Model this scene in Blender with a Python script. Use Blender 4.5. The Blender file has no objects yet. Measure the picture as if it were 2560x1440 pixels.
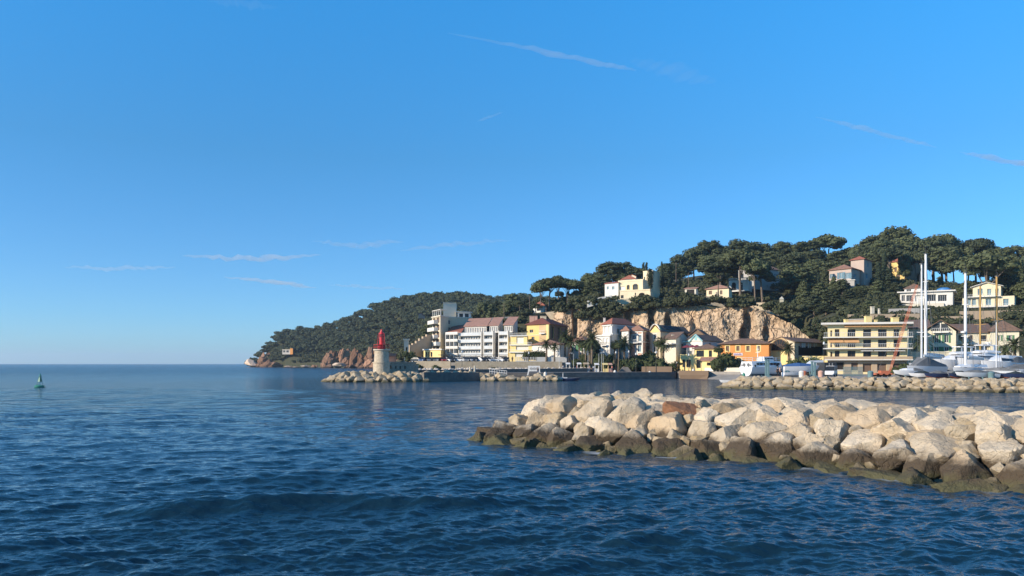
import bpy, bmesh, math, random
import numpy as np
from mathutils import Vector, Matrix, noise

random.seed(7)
rng = np.random.default_rng(11)
scene = bpy.context.scene
col = scene.collection
F, HC, HY, CX = 2000.0, 4.0, 909.0, 1280.0      # the photo's focal length and horizon in its own pixels, the eye's height in metres
rad = math.radians

def P(x, Y): return ((x - CX) / F * Y, Y)           # plan position of something seen at column x that stands Y metres away
def Z(y, Y): return HC + (HY - y) / F * Y           # height of something seen at row y that stands Y metres away

ORD1 = 'first second third fourth fifth sixth seventh eighth ninth tenth eleventh twelfth thirteenth fourteenth fifteenth sixteenth seventeenth eighteenth nineteenth'.split()
TENS = ['', '', 'twenty', 'thirty', 'forty', 'fifty', 'sixty', 'seventy', 'eighty', 'ninety']
TENTH = ['', '', 'twentieth', 'thirtieth', 'fortieth', 'fiftieth', 'sixtieth', 'seventieth', 'eightieth', 'ninetieth']
def ordinal(n):
    if n > 99: return 'hundred-and-' + ordinal(n - 100) if n > 100 else 'hundredth'
    if n < 20: return ORD1[n - 1]
    return TENTH[n // 10] if n % 10 == 0 else TENS[n // 10] + '-' + ORD1[n % 10 - 1]

# ------------------------------------------------------------------ materials
def nodes_of(name):
    m = bpy.data.materials.new(name); m.use_nodes = True
    nt = m.node_tree; b = nt.nodes['Principled BSDF']
    return m, nt, b
def lin(c):
    return tuple(((v / 12.92) if v <= 0.04045 else ((v + 0.055) / 1.055) ** 2.4) for v in c)
def mat(name, c, rough=0.8, var=0.18, scale=0.6, bump=0.0, bscale=4.0, c2=None, metal=0.0, spec=0.3, rnd=0.0, detail=4):
    """base colour c (linear) broken up by noise towards c2 (or a darker c); rnd: per-object brightness spread"""
    m, nt, b = nodes_of(name); N, L = nt.nodes, nt.links
    tc = N.new('ShaderNodeTexCoord'); n = N.new('ShaderNodeTexNoise')
    n.inputs['Scale'].default_value = scale; n.inputs['Detail'].default_value = detail; n.inputs['Roughness'].default_value = 0.65
    L.new(tc.outputs['Object'], n.inputs['Vector'])
    r = N.new('ShaderNodeValToRGB'); r.color_ramp.elements[0].position = 0.32; r.color_ramp.elements[1].position = 0.68
    d = c2 or tuple(v * (1 - var) for v in c)
    r.color_ramp.elements[0].color = (*d, 1); r.color_ramp.elements[1].color = (*c, 1)
    L.new(n.outputs['Fac'], r.inputs['Fac']); out = r.outputs['Color']
    if rnd:
        oi = N.new('ShaderNodeObjectInfo'); mr = N.new('ShaderNodeMapRange')
        mr.inputs['To Min'].default_value = 1 - rnd; mr.inputs['To Max'].default_value = 1 + rnd
        L.new(oi.outputs['Random'], mr.inputs['Value'])
        hv = N.new('ShaderNodeHueSaturation'); L.new(mr.outputs['Result'], hv.inputs['Value']); L.new(out, hv.inputs['Color']); out = hv.outputs['Color']
    L.new(out, b.inputs['Base Color'])
    b.inputs['Roughness'].default_value = rough; b.inputs['Metallic'].default_value = metal; b.inputs['Specular IOR Level'].default_value = spec
    if bump:
        n2 = N.new('ShaderNodeTexNoise'); n2.inputs['Scale'].default_value = bscale; n2.inputs['Detail'].default_value = 6
        L.new(tc.outputs['Object'], n2.inputs['Vector'])
        bp = N.new('ShaderNodeBump'); bp.inputs['Strength'].default_value = bump; bp.inputs['Distance'].default_value = 0.1
        L.new(n2.outputs['Fac'], bp.inputs['Height']); L.new(bp.outputs['Normal'], b.inputs['Normal'])
    return m

# ------------------------------------------------------------------ objects
OFF = {}
def tag(o, label=None, cat=None, group=None, kind=None):
    if label: o['label'] = label
    if cat: o['category'] = cat
    if group: o['group'] = group
    if kind: o['kind'] = kind
    return o
def root(name, loc, label, cat, group=None):
    o = bpy.data.objects.new(name, None); col.objects.link(o); o.location = loc; o.empty_display_size = 0.3
    OFF[o.name] = Vector(loc)
    return tag(o, label, cat, group)
def child_off(parent):
    p = parent
    while p.parent is not None: p = p.parent
    return OFF.get(p.name, Vector((0, 0, 0)))
def link_mesh(name, me, m, parent=None):
    o = bpy.data.objects.new(name, me); col.objects.link(o)
    if m is not None and not me.materials: me.materials.append(m)
    if parent is not None: o.parent = parent
    return o
def np_mesh(name, V, Fq, smooth=False):
    """mesh from an (n,3) array and an (m,k) array of equal-sided faces"""
    me = bpy.data.meshes.new(name); V = np.asarray(V, dtype=np.float32); Fq = np.asarray(Fq, dtype=np.int32)
    k = Fq.shape[1]
    me.vertices.add(len(V)); me.vertices.foreach_set('co', V.ravel())
    me.loops.add(Fq.size); me.loops.foreach_set('vertex_index', Fq.ravel())
    me.polygons.add(len(Fq)); me.polygons.foreach_set('loop_start', np.arange(0, Fq.size, k, dtype=np.int32))
    me.polygons.foreach_set('loop_total', np.full(len(Fq), k, dtype=np.int32))
    me.polygons.foreach_set('use_smooth', np.full(len(Fq), smooth))
    me.update(calc_edges=True); me.validate()
    return me
def dup(o, loc=None, rot=None, scale=None, parent=None):
    """a thing with copies of its parts and their sub-parts; mesh data is shared"""
    c = o.copy(); col.objects.link(c)
    if parent is not None: c.parent = parent
    if loc is not None: c.location = loc
    if rot is not None: c.rotation_euler = rot
    if scale is not None: c.scale = scale
    for ch in o.children: dup(ch, parent=c)
    return c

class MB:
    """collects shapes in world metres and links them as ONE mesh object"""
    def __init__(s): s.v, s.f, s.sm = [], [], []
    def add(s, vs, fs, smooth=False):
        n = len(s.v); s.v.extend([tuple(v) for v in vs]); s.f.extend([tuple(i + n for i in f) for f in fs]); s.sm.extend([smooth] * len(fs)); return s
    def quad(s, a, b, c, d): return s.add([a, b, c, d], [(0, 1, 2, 3)])
    def hexa(s, bot, top):
        n = len(bot); fs = [tuple(range(n - 1, -1, -1)), tuple(range(n, 2 * n))]
        fs += [(i, (i + 1) % n, n + (i + 1) % n, n + i) for i in range(n)]
        return s.add(list(bot) + list(top), fs)
    def prism(s, poly, z0, z1): return s.hexa([(x, y, z0) for x, y in poly], [(x, y, z1) for x, y in poly])
    def box(s, c, size, rz=0.0, rx=0.0, ry=0.0):
        M = Matrix.Translation(c) @ Matrix.Rotation(rz, 4, 'Z') @ Matrix.Rotation(ry, 4, 'Y') @ Matrix.Rotation(rx, 4, 'X'); x, y, z = [k / 2 for k in size]
        p = [M @ Vector(q) for q in ((-x, -y, -z), (x, -y, -z), (x, y, -z), (-x, y, -z), (-x, -y, z), (x, -y, z), (x, y, z), (-x, y, z))]
        return s.hexa(p[:4], p[4:])
    def tube(s, pts, rs, n=8, cap=True):
        pts = [Vector(p) for p in pts]
        if not hasattr(rs, '__len__'): rs = [rs] * len(pts)
        vs, fs = [], []
        for i, p in enumerate(pts):
            t = (pts[min(i + 1, len(pts) - 1)] - pts[max(i - 1, 0)]).normalized()
            a = t.cross(Vector((0, 0, 1)));
            if a.length < 1e-3: a = Vector((1, 0, 0))
            a.normalize(); b = t.cross(a)
            for k in range(n):
                q = 2 * math.pi * k / n; vs.append(p + (a * math.cos(q) + b * math.sin(q)) * rs[i])
        for i in range(len(pts) - 1):
            for k in range(n): fs.append((i * n + k, i * n + (k + 1) % n, (i + 1) * n + (k + 1) % n, (i + 1) * n + k))
        s.add(vs, fs, True)
        if cap:
            m = len(s.v) - len(vs)
            s.f.append(tuple(m + k for k in range(n - 1, -1, -1))); s.f.append(tuple(m + (len(pts) - 1) * n + k for k in range(n))); s.sm += [False, False]
        return s
    def lathe(s, c, prof, n=24, a0=0.0, smooth=True):
        vs, fs = [], []
        for r, z in prof:
            for k in range(n): q = a0 + 2 * math.pi * k / n; vs.append((c[0] + r * math.cos(q), c[1] + r * math.sin(q), c[2] + z))
        for i in range(len(prof) - 1):
            for k in range(n): fs.append((i * n + k, i * n + (k + 1) % n, (i + 1) * n + (k + 1) % n, (i + 1) * n + k))
        s.add(vs, fs, smooth)
        m = len(s.v) - len(vs)
        s.f.append(tuple(m + k for k in range(n - 1, -1, -1))); s.f.append(tuple(m + (len(prof) - 1) * n + k for k in range(n))); s.sm += [False, False]
        return s
    def build(s, name, m, parent=None):
        off = child_off(parent) if parent is not None else Vector((0, 0, 0))
        me = bpy.data.meshes.new(name)
        me.from_pydata([(v[0] - off[0], v[1] - off[1], v[2] - off[2]) for v in s.v], [], s.f)
        me.polygons.foreach_set('use_smooth', s.sm); me.update()
        bm = bmesh.new(); bm.from_mesh(me); bmesh.ops.recalc_face_normals(bm, faces=bm.faces); bm.to_mesh(me); bm.free()
        if any(s.sm): me.set_sharp_from_angle(angle=0.75)
        return link_mesh(name, me, m, parent)
    def thing(s, name, m, label, cat, group=None):
        """a thing that is one mesh: its origin goes to the middle of its base"""
        a = np.array(s.v); loc = Vector(((a[:, 0].min() + a[:, 0].max()) / 2, (a[:, 1].min() + a[:, 1].max()) / 2, a[:, 2].min()))
        s.v = [(v[0] - loc[0], v[1] - loc[1], v[2] - loc[2]) for v in s.v]
        o = s.build(name, m); o.location = loc
        return tag(o, label, cat, group)

# value noise in numpy for terrain, cliffs and rocks
_T = rng.random((64, 64, 64))
def vnoise(p):
    p = np.asarray(p, dtype=float); i = np.floor(p).astype(int); f = p - i; f = f * f * (3 - 2 * f); i &= 63; j = (i + 1) & 63
    X, Y, Zz = f[..., 0], f[..., 1], f[..., 2]
    def g(a, b, c): return _T[a, b, c]
    c00 = g(i[..., 0], i[..., 1], i[..., 2]) * (1 - X) + g(j[..., 0], i[..., 1], i[..., 2]) * X
    c10 = g(i[..., 0], j[..., 1], i[..., 2]) * (1 - X) + g(j[..., 0], j[..., 1], i[..., 2]) * X
    c01 = g(i[..., 0], i[..., 1], j[..., 2]) * (1 - X) + g(j[..., 0], i[..., 1], j[..., 2]) * X
    c11 = g(i[..., 0], j[..., 1], j[..., 2]) * (1 - X) + g(j[..., 0], j[..., 1], j[..., 2]) * X
    return ((c00 * (1 - Y) + c10 * Y) * (1 - Zz) + (c01 * (1 - Y) + c11 * Y) * Zz) * 2 - 1
def fbm(p, oct=4, gain=0.5):
    p = np.asarray(p, dtype=float); a, s = 1.0, 0
    for k in range(oct): s = s + a * vnoise(p * 2 ** k + k * 17.3); a *= gain
    return s
# ------------------------------------------------------------------ camera, sun, sky, air
cam = bpy.data.cameras.new('camera'); camo = bpy.data.objects.new('camera', cam); col.objects.link(camo)
camo.location = (0, 0, HC); camo.rotation_euler = (rad(90), 0, 0)
cam.sensor_width = 36; cam.lens = 36 * F / 2560; cam.shift_y = (HY - 720) / 2560; cam.clip_end = 120000; cam.clip_start = 0.1
scene.camera = camo
SUN_EL = rad(23); sun_h = Vector((-0.900, -0.436, 0)).normalized()
sd = Vector((sun_h.x * math.cos(SUN_EL), sun_h.y * math.cos(SUN_EL), math.sin(SUN_EL)))
sl = bpy.data.lights.new('sun', 'SUN'); sl.energy = 4.8; sl.angle = rad(0.5); sl.color = (1.0, 0.86, 0.68)
so = bpy.data.objects.new('sun', sl); col.objects.link(so); so.rotation_euler = sd.to_track_quat('Z', 'Y').to_euler()
w = bpy.data.worlds.new('World'); scene.world = w; w.use_nodes = True
nt = w.node_tree; bg = nt.nodes['Background']
sky = nt.nodes.new('ShaderNodeTexSky'); sky.sky_type = 'NISHITA'; sky.sun_disc = False
sky.sun_elevation = SUN_EL; sky.sun_rotation = math.atan2(sun_h.x, sun_h.y)
sky.air_density = 1.0; sky.dust_density = 0.0; sky.ozone_density = 5.0; sky.altitude = 800
hs = nt.nodes.new('ShaderNodeHueSaturation'); hs.inputs['Saturation'].default_value = 1.25; hs.inputs['Value'].default_value = 1.0
# the winter sky over the sea is bluer and more even than the model's: graded by elevation
stc = nt.nodes.new('ShaderNodeTexCoord'); ssp = nt.nodes.new('ShaderNodeSeparateXYZ'); srp = nt.nodes.new('ShaderNodeValToRGB')
nt.links.new(stc.outputs['Generated'], ssp.inputs[0]); nt.links.new(ssp.outputs['Z'], srp.inputs['Fac'])
for k_, (p_, c_) in enumerate(((0.0, (.44, .71, 1.04)), (.06, (.64, .87, 1.08)), (.128, (.94, 1.02, 1.09)), (.246, (1.5, 1.28, 1.15)), (.41, (2.3, 1.9, 1.66)), (.6, (2.1, 1.65, 1.4)), (1.0, (1.6, 1.3, 1.15)))):
    e_ = srp.color_ramp.elements[k_] if k_ < 2 else srp.color_ramp.elements.new(p_)
    e_.position = p_; e_.color = tuple(v * .5 for v in c_) + (1,)
sm1 = nt.nodes.new('ShaderNodeVectorMath'); sm1.operation = 'MULTIPLY'; sm2 = nt.nodes.new('ShaderNodeVectorMath'); sm2.operation = 'SCALE'; sm2.inputs['Scale'].default_value = 1.82
nt.links.new(sky.outputs['Color'], hs.inputs['Color']); nt.links.new(hs.outputs['Color'], sm1.inputs[0]); nt.links.new(srp.outputs['Color'], sm1.inputs[1]); nt.links.new(sm1.outputs[0], sm2.inputs[0]); nt.links.new(sm2.outputs[0], bg.inputs['Color']); bg.inputs['Strength'].default_value = 0.13
vs = scene.view_settings; vs.view_transform = 'Standard'; vs.look = 'None'; vs.gamma = 1; vs.exposure = 0.4; vs.use_curve_mapping = False
cy = scene.cycles; cy.max_bounces = 5; cy.diffuse_bounces = 2; cy.glossy_bounces = 3; cy.transmission_bounces = 3; cy.volume_bounces = 1; cy.transparent_max_bounces = 8
cy.use_denoising = True; cy.denoiser = 'OPENIMAGEDENOISE'; cy.use_adaptive_sampling = True; cy.adaptive_threshold = 0.01
cy.caustics_reflective = False; cy.caustics_refractive = False

def vol_mat(name, density, color=(1, 1, 1), aniso=0.0):
    m = bpy.data.materials.new(name); m.use_nodes = True; t = m.node_tree; t.nodes.remove(t.nodes['Principled BSDF'])
    v = t.nodes.new('ShaderNodeVolumePrincipled'); v.inputs['Color'].default_value = (*color, 1); v.inputs['Density'].default_value = density
    v.inputs['Anisotropy'].default_value = aniso
    t.links.new(v.outputs['Volume'], t.nodes['Material Output'].inputs['Volume']); return m
HAZE = 0.00009
hz = MB().hexa([(-13000, -400, -9), (13000, -400, -9), (13000, 13000, -9), (-13000, 13000, -9)], [(-13000, -400, 150), (13000, -400, 150), (13000, 13000, 150), (-13000, 13000, 150)])
hzo = hz.build('haze', vol_mat('haze_air', HAZE, (0.72, 0.86, 1.0), 0.2)); tag(hzo, kind='stuff')

# high ice trails and thin cirrus, kilometres up
def sky_tube(name, pts, r0, r1, dens, label=None, cat=None, kind=None, flat=0.45):
    n, k = 24, 10; V, Fq = [], []
    pts = [Vector(p) for p in pts]
    for i in range(n + 1):
        t = i / n; s = t * (len(pts) - 1); j = min(int(s), len(pts) - 2); p = pts[j].lerp(pts[j + 1], s - j)
        d = (pts[j + 1] - pts[j]).normalized(); a = d.cross(Vector((0, 0, 1))).normalized(); b = a.cross(d)
        r = (r0 + (r1 - r0) * t) * (math.sin(math.pi * min(max(t, 0.02), 0.98)) ** 0.5) * (0.75 + 0.5 * random.random())
        w_ = Vector((0, 0, 1)) * random.uniform(-.25, .25) * r
        for q in range(k):
            an = 2 * math.pi * q / k; V.append(p + w_ + a * r * math.cos(an) + b * r * flat * math.sin(an))
    for i in range(n):
        for q in range(k): Fq.append((i * k + q, i * k + (q + 1) % k, (i + 1) * k + (q + 1) % k, (i + 1) * k + q))
    mb = MB().add(V, Fq, True); mb.f += [tuple(range(k))[::-1], tuple(n * k + q for q in range(k))]; mb.sm += [False] * 2
    c = sum(pts, Vector()) / len(pts); mb.v = [(v[0] - c.x, v[1] - c.y, v[2] - c.z) for v in mb.v]
    o = mb.build(name, vol_mat(name + '_ice', dens, (1, 1, 1), 0.3)); o.location = c
    return tag(o, label, cat, None, kind)
def sky_pt(x, y, alt=9000.0):
    Y = (alt - HC) * F / (HY - y); return (*P(x, Y), alt)
sky_tube('contrail', [sky_pt(1120, 82), sky_pt(1330, 122), sky_pt(1500, 158), sky_pt(1590, 176)], 110, 190, 0.0011, 'long thin white contrail slanting down over the middle of the sky', 'contrail')
sky_tube('contrail', [sky_pt(1192, 304), sky_pt(1258, 280)], 90, 90, 0.0007, 'shortest faint contrail, alone in mid sky under the long one', 'contrail')
sky_tube('contrail', [sky_pt(2040, 292), sky_pt(2200, 332), sky_pt(2340, 368)], 150, 200, 0.0008, 'faint contrail above the pine hill in the right half of the sky', 'contrail')
sky_tube('contrail', [sky_pt(2400, 380), sky_pt(2480, 396), sky_pt(2640, 424)], 150, 300, 0.0011, 'bright contrail that runs out of the photo at its right edge', 'contrail')
for pts, r, d in (([(455, 640), (640, 648), (800, 638)], 420, 0.00132), ([(560, 692), (690, 706), (790, 720)], 420, 0.00132), ([(160, 668), (300, 672), (440, 668)], 380, 0.00077),
                  ([(780, 604), (900, 612), (1010, 604)], 380, 0.00066), ([(820, 712), (920, 718), (1010, 722)], 400, 0.00066), ([(1000, 628), (1130, 610), (1280, 600)], 300, 0.00066), ([(520, 0), (600, 8), (700, 20)], 130, 0.00044), ([(1580, 150), (1680, 178), (1790, 205)], 260, 0.00033)):
    sky_tube('cirrus_cloud', [sky_pt(x, y, 8000) for x, y in pts], r * 1.5, r * 1.5, d * .4, 'wisps of thin cirrus low in the sky', kind='stuff', flat=0.3)

# ------------------------------------------------------------------ the sea: one sheet from the shore at our feet to the horizon, with real waves
def sea_height(X, Y, step):
    h = np.zeros_like(X); g = np.random.default_rng(5)
    wind = rad(-68)
    for i in range(80):
        lam = 0.16 * (46 ** (i / 79.0)); th = wind + g.normal(0, 0.55); ph = g.random() * 6.283
        k = 2 * math.pi / lam; a = 0.041 * lam ** 0.70 / (2 * math.pi) * (0.7 + 0.6 * g.random())
        if lam > 1.6: a *= 0.66
        fade = np.clip((lam / (step + 1e-6) - 2.2) / 2.0, 0, 1)
        arg = k * (X * math.cos(th) + Y * math.sin(th)) + ph + 0.8 * np.sin(0.11 * X + 0.07 * Y + i)
        s = np.sin(arg); h += fade * a * (s + 0.25 * s * s)
    h *= 0.8 + 0.35 * np.sin(X * 0.05 + 1.0) * np.sin(Y * 0.09)
    # one low swell rolling in, left of the breakwater
    for (x0, x1, yc, sl_, amp, wd) in ((-11.5, 1.5, 21.0, 0.13, 0.30, 0.5), (-13, 5, 26.5, 0.09, 0.09, 0.9), (-9, 8, 17.4, 0.05, 0.07, 0.7)):
        env = np.clip((X - x0) / 3, 0, 1) * np.clip((x1 - X) / 3, 0, 1); env = env * env * (3 - 2 * env)
        d = Y - (yc + sl_ * (X - x0) + 0.25 * np.sin(X * 0.9)); h += amp * env * np.exp(-np.where(d < 0, d / wd, d / (wd * 2.2)) ** 2)
    return h
ys = np.concatenate([np.arange(1560, 1010, -0.95), np.arange(1010, 924, -0.9), np.array([923, 921.5, 920, 918, 916, 914, 912, 911, 910.3, 909.67])])
Yr = np.concatenate([[-60.0, -4.0, 3.0, 7.0, 9.5], HC * F / (ys - HY)])
rc = np.concatenate([[-9, -4, -2, -1.3, -1.0], np.arange(-0.78, 0.78, 0.0017), [0.9, 1.1, 1.5, 2.5, 5, 9]])
YY, RR = np.meshgrid(Yr, rc, indexing='ij')
XX = RR * np.maximum(YY, 14.0)
stp = np.abs(np.gradient(Yr))[:, None] * np.ones_like(XX)
hh = sea_height(XX, YY, stp) * (YY > 6) * (YY < 900) * (np.abs(RR) < 0.95)
nr, nc = XX.shape
V = np.stack([XX, YY, hh], -1).reshape(-1, 3)
i = np.arange(nr - 1)[:, None] * nc + np.arange(nc - 1)[None, :]
Fq = np.stack([i, i + 1, i + nc + 1, i + nc], -1).reshape(-1, 4)
m, nt, b = nodes_of('sea_water'); N, L = nt.nodes, nt.links
b.inputs['Base Color'].default_value = (0.007, 0.027, 0.046, 1); b.inputs['IOR'].default_value = 1.33; b.inputs['Roughness'].default_value = 0.05; b.inputs['Specular IOR Level'].default_value = 0.5
tc = N.new('ShaderNodeTexCoord')
def nz(scale, detail, sx=1.0, sy=1.0, rough=0.6):
    mp = N.new('ShaderNodeMapping'); mp.inputs['Scale'].default_value = (sx, sy, 1); L.new(tc.outputs['Object'], mp.inputs['Vector'])
    n = N.new('ShaderNodeTexNoise'); n.inputs['Scale'].default_value = scale; n.inputs['Detail'].default_value = detail; n.inputs['Roughness'].default_value = rough
    L.new(mp.outputs['Vector'], n.inputs['Vector']); return n
fine = nz(2.6, 4, 0.8, 1.3); mid = nz(0.55, 5, 0.6, 1.2); patch = nz(0.012, 3, 1.0, 0.5)
mr = N.new('ShaderNodeMapRange'); mr.inputs['From Min'].default_value = 0.35; mr.inputs['From Max'].default_value = 0.65; mr.inputs['To Min'].default_value = 0.45; mr.inputs['To Max'].default_value = 1.0
L.new(patch.outputs['Fac'], mr.inputs['Value'])
# waves too small for the mesh far out: they live in the bump there, and in the roughness farther still
sp_ = N.new('ShaderNodeSeparateXYZ'); L.new(tc.outputs['Object'], sp_.inputs[0])
def dist_ramp(stops):
    mr_ = N.new('ShaderNodeMapRange'); mr_.inputs['From Max'].default_value = 400.0; L.new(sp_.outputs['Y'], mr_.inputs['Value'])
    cv = N.new('ShaderNodeFloatCurve'); c = cv.mapping.curves[0]
    for k_, (p_, v_) in enumerate(stops):
        if k_ == 0: c.points[0].location = (p_ / 400, v_)
        elif k_ == len(stops) - 1: c.points[1 if len(c.points) == 2 else len(c.points) - 1].location = (p_ / 400, v_)
        else: c.points.new(p_ / 400, v_)
    cv.mapping.update(); L.new(mr_.outputs['Result'], cv.inputs['Value']); return cv.outputs['Value']
def times(a_, b_):
    mm_ = N.new('ShaderNodeMath'); mm_.operation = 'MULTIPLY'; L.new(a_, mm_.inputs[0]); L.new(b_, mm_.inputs[1]); return mm_.outputs[0]
L.new(dist_ramp(((0, .045), (60, .07), (150, .11), (400, .20))), b.inputs['Roughness'])
b1 = N.new('ShaderNodeBump'); b1.inputs['Distance'].default_value = 1.6; L.new(times(mr.outputs['Result'], dist_ramp(((0, .02), (30, .16), (60, .7), (120, 1.0), (400, 1.0)))), b1.inputs['Strength']); L.new(mid.outputs['Fac'], b1.inputs['Height'])
b2 = N.new('ShaderNodeBump'); b2.inputs['Distance'].default_value = 0.12; L.new(dist_ramp(((0, .35), (40, .6), (100, 1.0), (400, 1.0))), b2.inputs['Strength']); L.new(fine.outputs['Fac'], b2.inputs['Height']); L.new(b1.outputs['Normal'], b2.inputs['Normal'])
L.new(b2.outputs['Normal'], b.inputs['Normal'])
SEA = link_mesh('sea', np_mesh('sea', V, Fq, True), m); tag(SEA, kind='structure')
# ------------------------------------------------------------------ boulders
def rock_material(name, pale, tan, grey, wet, algae, line=0.85, wob=0.55, al=0.25, rnd=0.16):
    m, nt, b = nodes_of(name); N, L = nt.nodes, nt.links
    tc = N.new('ShaderNodeTexCoord'); geo = N.new('ShaderNodeNewGeometry'); oi = N.new('ShaderNodeObjectInfo')
    def noise_(vec, s, d, r=0.6):
        n = N.new('ShaderNodeTexNoise'); n.inputs['Scale'].default_value = s; n.inputs['Detail'].default_value = d; n.inputs['Roughness'].default_value = r; L.new(vec, n.inputs['Vector']); return n.outputs['Fac']
    def ramp(f, p0, p1):
        r = N.new('ShaderNodeMapRange'); r.inputs['From Min'].default_value = p0; r.inputs['From Max'].default_value = p1; L.new(f, r.inputs['Value']); return r.outputs['Result']
    def mix(f, a, b_):
        x = N.new('ShaderNodeMix'); x.data_type = 'RGBA'
        if isinstance(f, float): x.inputs[0].default_value = f
        else: L.new(f, x.inputs[0])
        for s_, v in ((6, a), (7, b_)):
            if isinstance(v, tuple): x.inputs[s_].default_value = (*v, 1)
            else: L.new(v, x.inputs[s_])
        return x.outputs[2]
    P_ = geo.outputs['Position']
    c = mix(ramp(noise_(P_, 0.9, 5), 0.38, 0.66), pale, tan)
    c = mix(ramp(noise_(P_, 2.6, 6, 0.7), 0.52, 0.72), c, grey)
    rr = N.new('ShaderNodeMapRange'); rr.inputs['To Min'].default_value = 1 - rnd * 1.3; rr.inputs['To Max'].default_value = 1 + rnd; L.new(oi.outputs['Random'], rr.inputs['Value'])
    hv = N.new('ShaderNodeHueSaturation'); L.new(rr.outputs['Result'], hv.inputs['Value']); L.new(c, hv.inputs['Color']); c = hv.outputs['Color']
    # ochre blocks among the pale ones
    sq = N.new('ShaderNodeMath'); sq.operation = 'MULTIPLY'; sq.inputs[1].default_value = 7.31; L.new(oi.outputs['Random'], sq.inputs[0])
    fr = N.new('ShaderNodeMath'); fr.operation = 'FRACT'; L.new(sq.outputs[0], fr.inputs[0])
    c = mix(ramp(fr.outputs[0], 0.72, 1.25), c, tuple(v * k for v, k in zip(tan, (0.82, 0.66, 0.45))))
    sp = N.new('ShaderNodeSeparateXYZ'); L.new(P_, sp.inputs[0])
    wn = N.new('ShaderNodeMath'); wn.operation = 'MULTIPLY_ADD'; L.new(noise_(P_, 0.8, 5, 0.7), wn.inputs[0]); wn.inputs[1].default_value = -wob * 2; L.new(sp.outputs['Z'], wn.inputs[2])
    ww = N.new('ShaderNodeMath'); ww.operation = 'ADD'; L.new(wn.outputs[0], ww.inputs[0]); ww.inputs[1].default_value = wob
    c = mix(ramp(ww.outputs[0], line + 0.18, line - 0.14), c, wet)
    c = mix(ramp(ww.outputs[0], al + 0.22, al - 0.1), c, algae)
    L.new(c, b.inputs['Base Color']); b.inputs['Roughness'].default_value = 0.85; b.inputs['Specular IOR Level'].default_value = 0.25
    n1 = noise_(P_, 3.2, 8, 0.68)
    bp = N.new('ShaderNodeBump'); bp.inputs['Strength'].default_value = 0.95; bp.inputs['Distance'].default_value = 0.17; L.new(n1, bp.inputs['Height'])
    vo = N.new('ShaderNodeTexVoronoi'); vo.feature = 'DISTANCE_TO_EDGE'; vo.inputs['Scale'].default_value = 1.3
    wv = N.new('ShaderNodeVectorMath'); wv.operation = 'MULTIPLY_ADD'; nn = N.new('ShaderNodeTexNoise'); nn.inputs['Scale'].default_value = 1.1; L.new(P_, nn.inputs['Vector'])
    L.new(nn.outputs['Color'], wv.inputs[0]); wv.inputs[1].default_value = (1.2, 1.2, 1.2); L.new(P_, wv.inputs[2]); L.new(wv.outputs[0], vo.inputs['Vector'])
    cr = ramp(vo.outputs['Distance'], 0.0, 0.035)
    bp2 = N.new('ShaderNodeBump'); bp2.inputs['Strength'].default_value = 0.5; bp2.inputs['Distance'].default_value = 0.05; L.new(cr, bp2.inputs['Height']); L.new(bp.outputs['Normal'], bp2.inputs['Normal'])
    L.new(bp2.outputs['Normal'], b.inputs['Normal'])
    return m
M_ROCK = rock_material('limestone', (0.60, 0.505, 0.375), (0.51, 0.405, 0.275), (0.35, 0.31, 0.25), (0.088, 0.065, 0.042), (0.105, 0.098, 0.050))
M_ROCK_FAR = rock_material('limestone_weathered', (0.60, 0.50, 0.36), (0.47, 0.35, 0.20), (0.32, 0.295, 0.25), (0.15, 0.12, 0.07), (0.12, 0.11, 0.06), line=0.4, wob=0.3, al=0.1, rnd=0.3)
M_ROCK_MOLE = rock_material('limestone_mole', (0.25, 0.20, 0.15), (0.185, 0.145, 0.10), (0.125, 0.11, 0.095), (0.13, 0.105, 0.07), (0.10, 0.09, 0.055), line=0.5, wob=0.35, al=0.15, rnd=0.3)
M_ROCK_RED = rock_material('porphyry', (0.33, 0.19, 0.12), (0.26, 0.14, 0.085), (0.18, 0.125, 0.09), (0.10, 0.07, 0.055), (0.09, 0.07, 0.05), line=1.0, wob=0.8, al=0.2, rnd=0.3)
M_RUST = rock_material('rusty_rock', (0.30, 0.15, 0.085), (0.26, 0.13, 0.07), (0.2, 0.12, 0.08), (0.08, 0.06, 0.04), (0.09, 0.08, 0.04), rnd=0.02)
M_RUBBLE = mat('rubble', (0.10, 0.085, 0.065), var=0.5, scale=1.5, bump=1.0, bscale=2.0)

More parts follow.
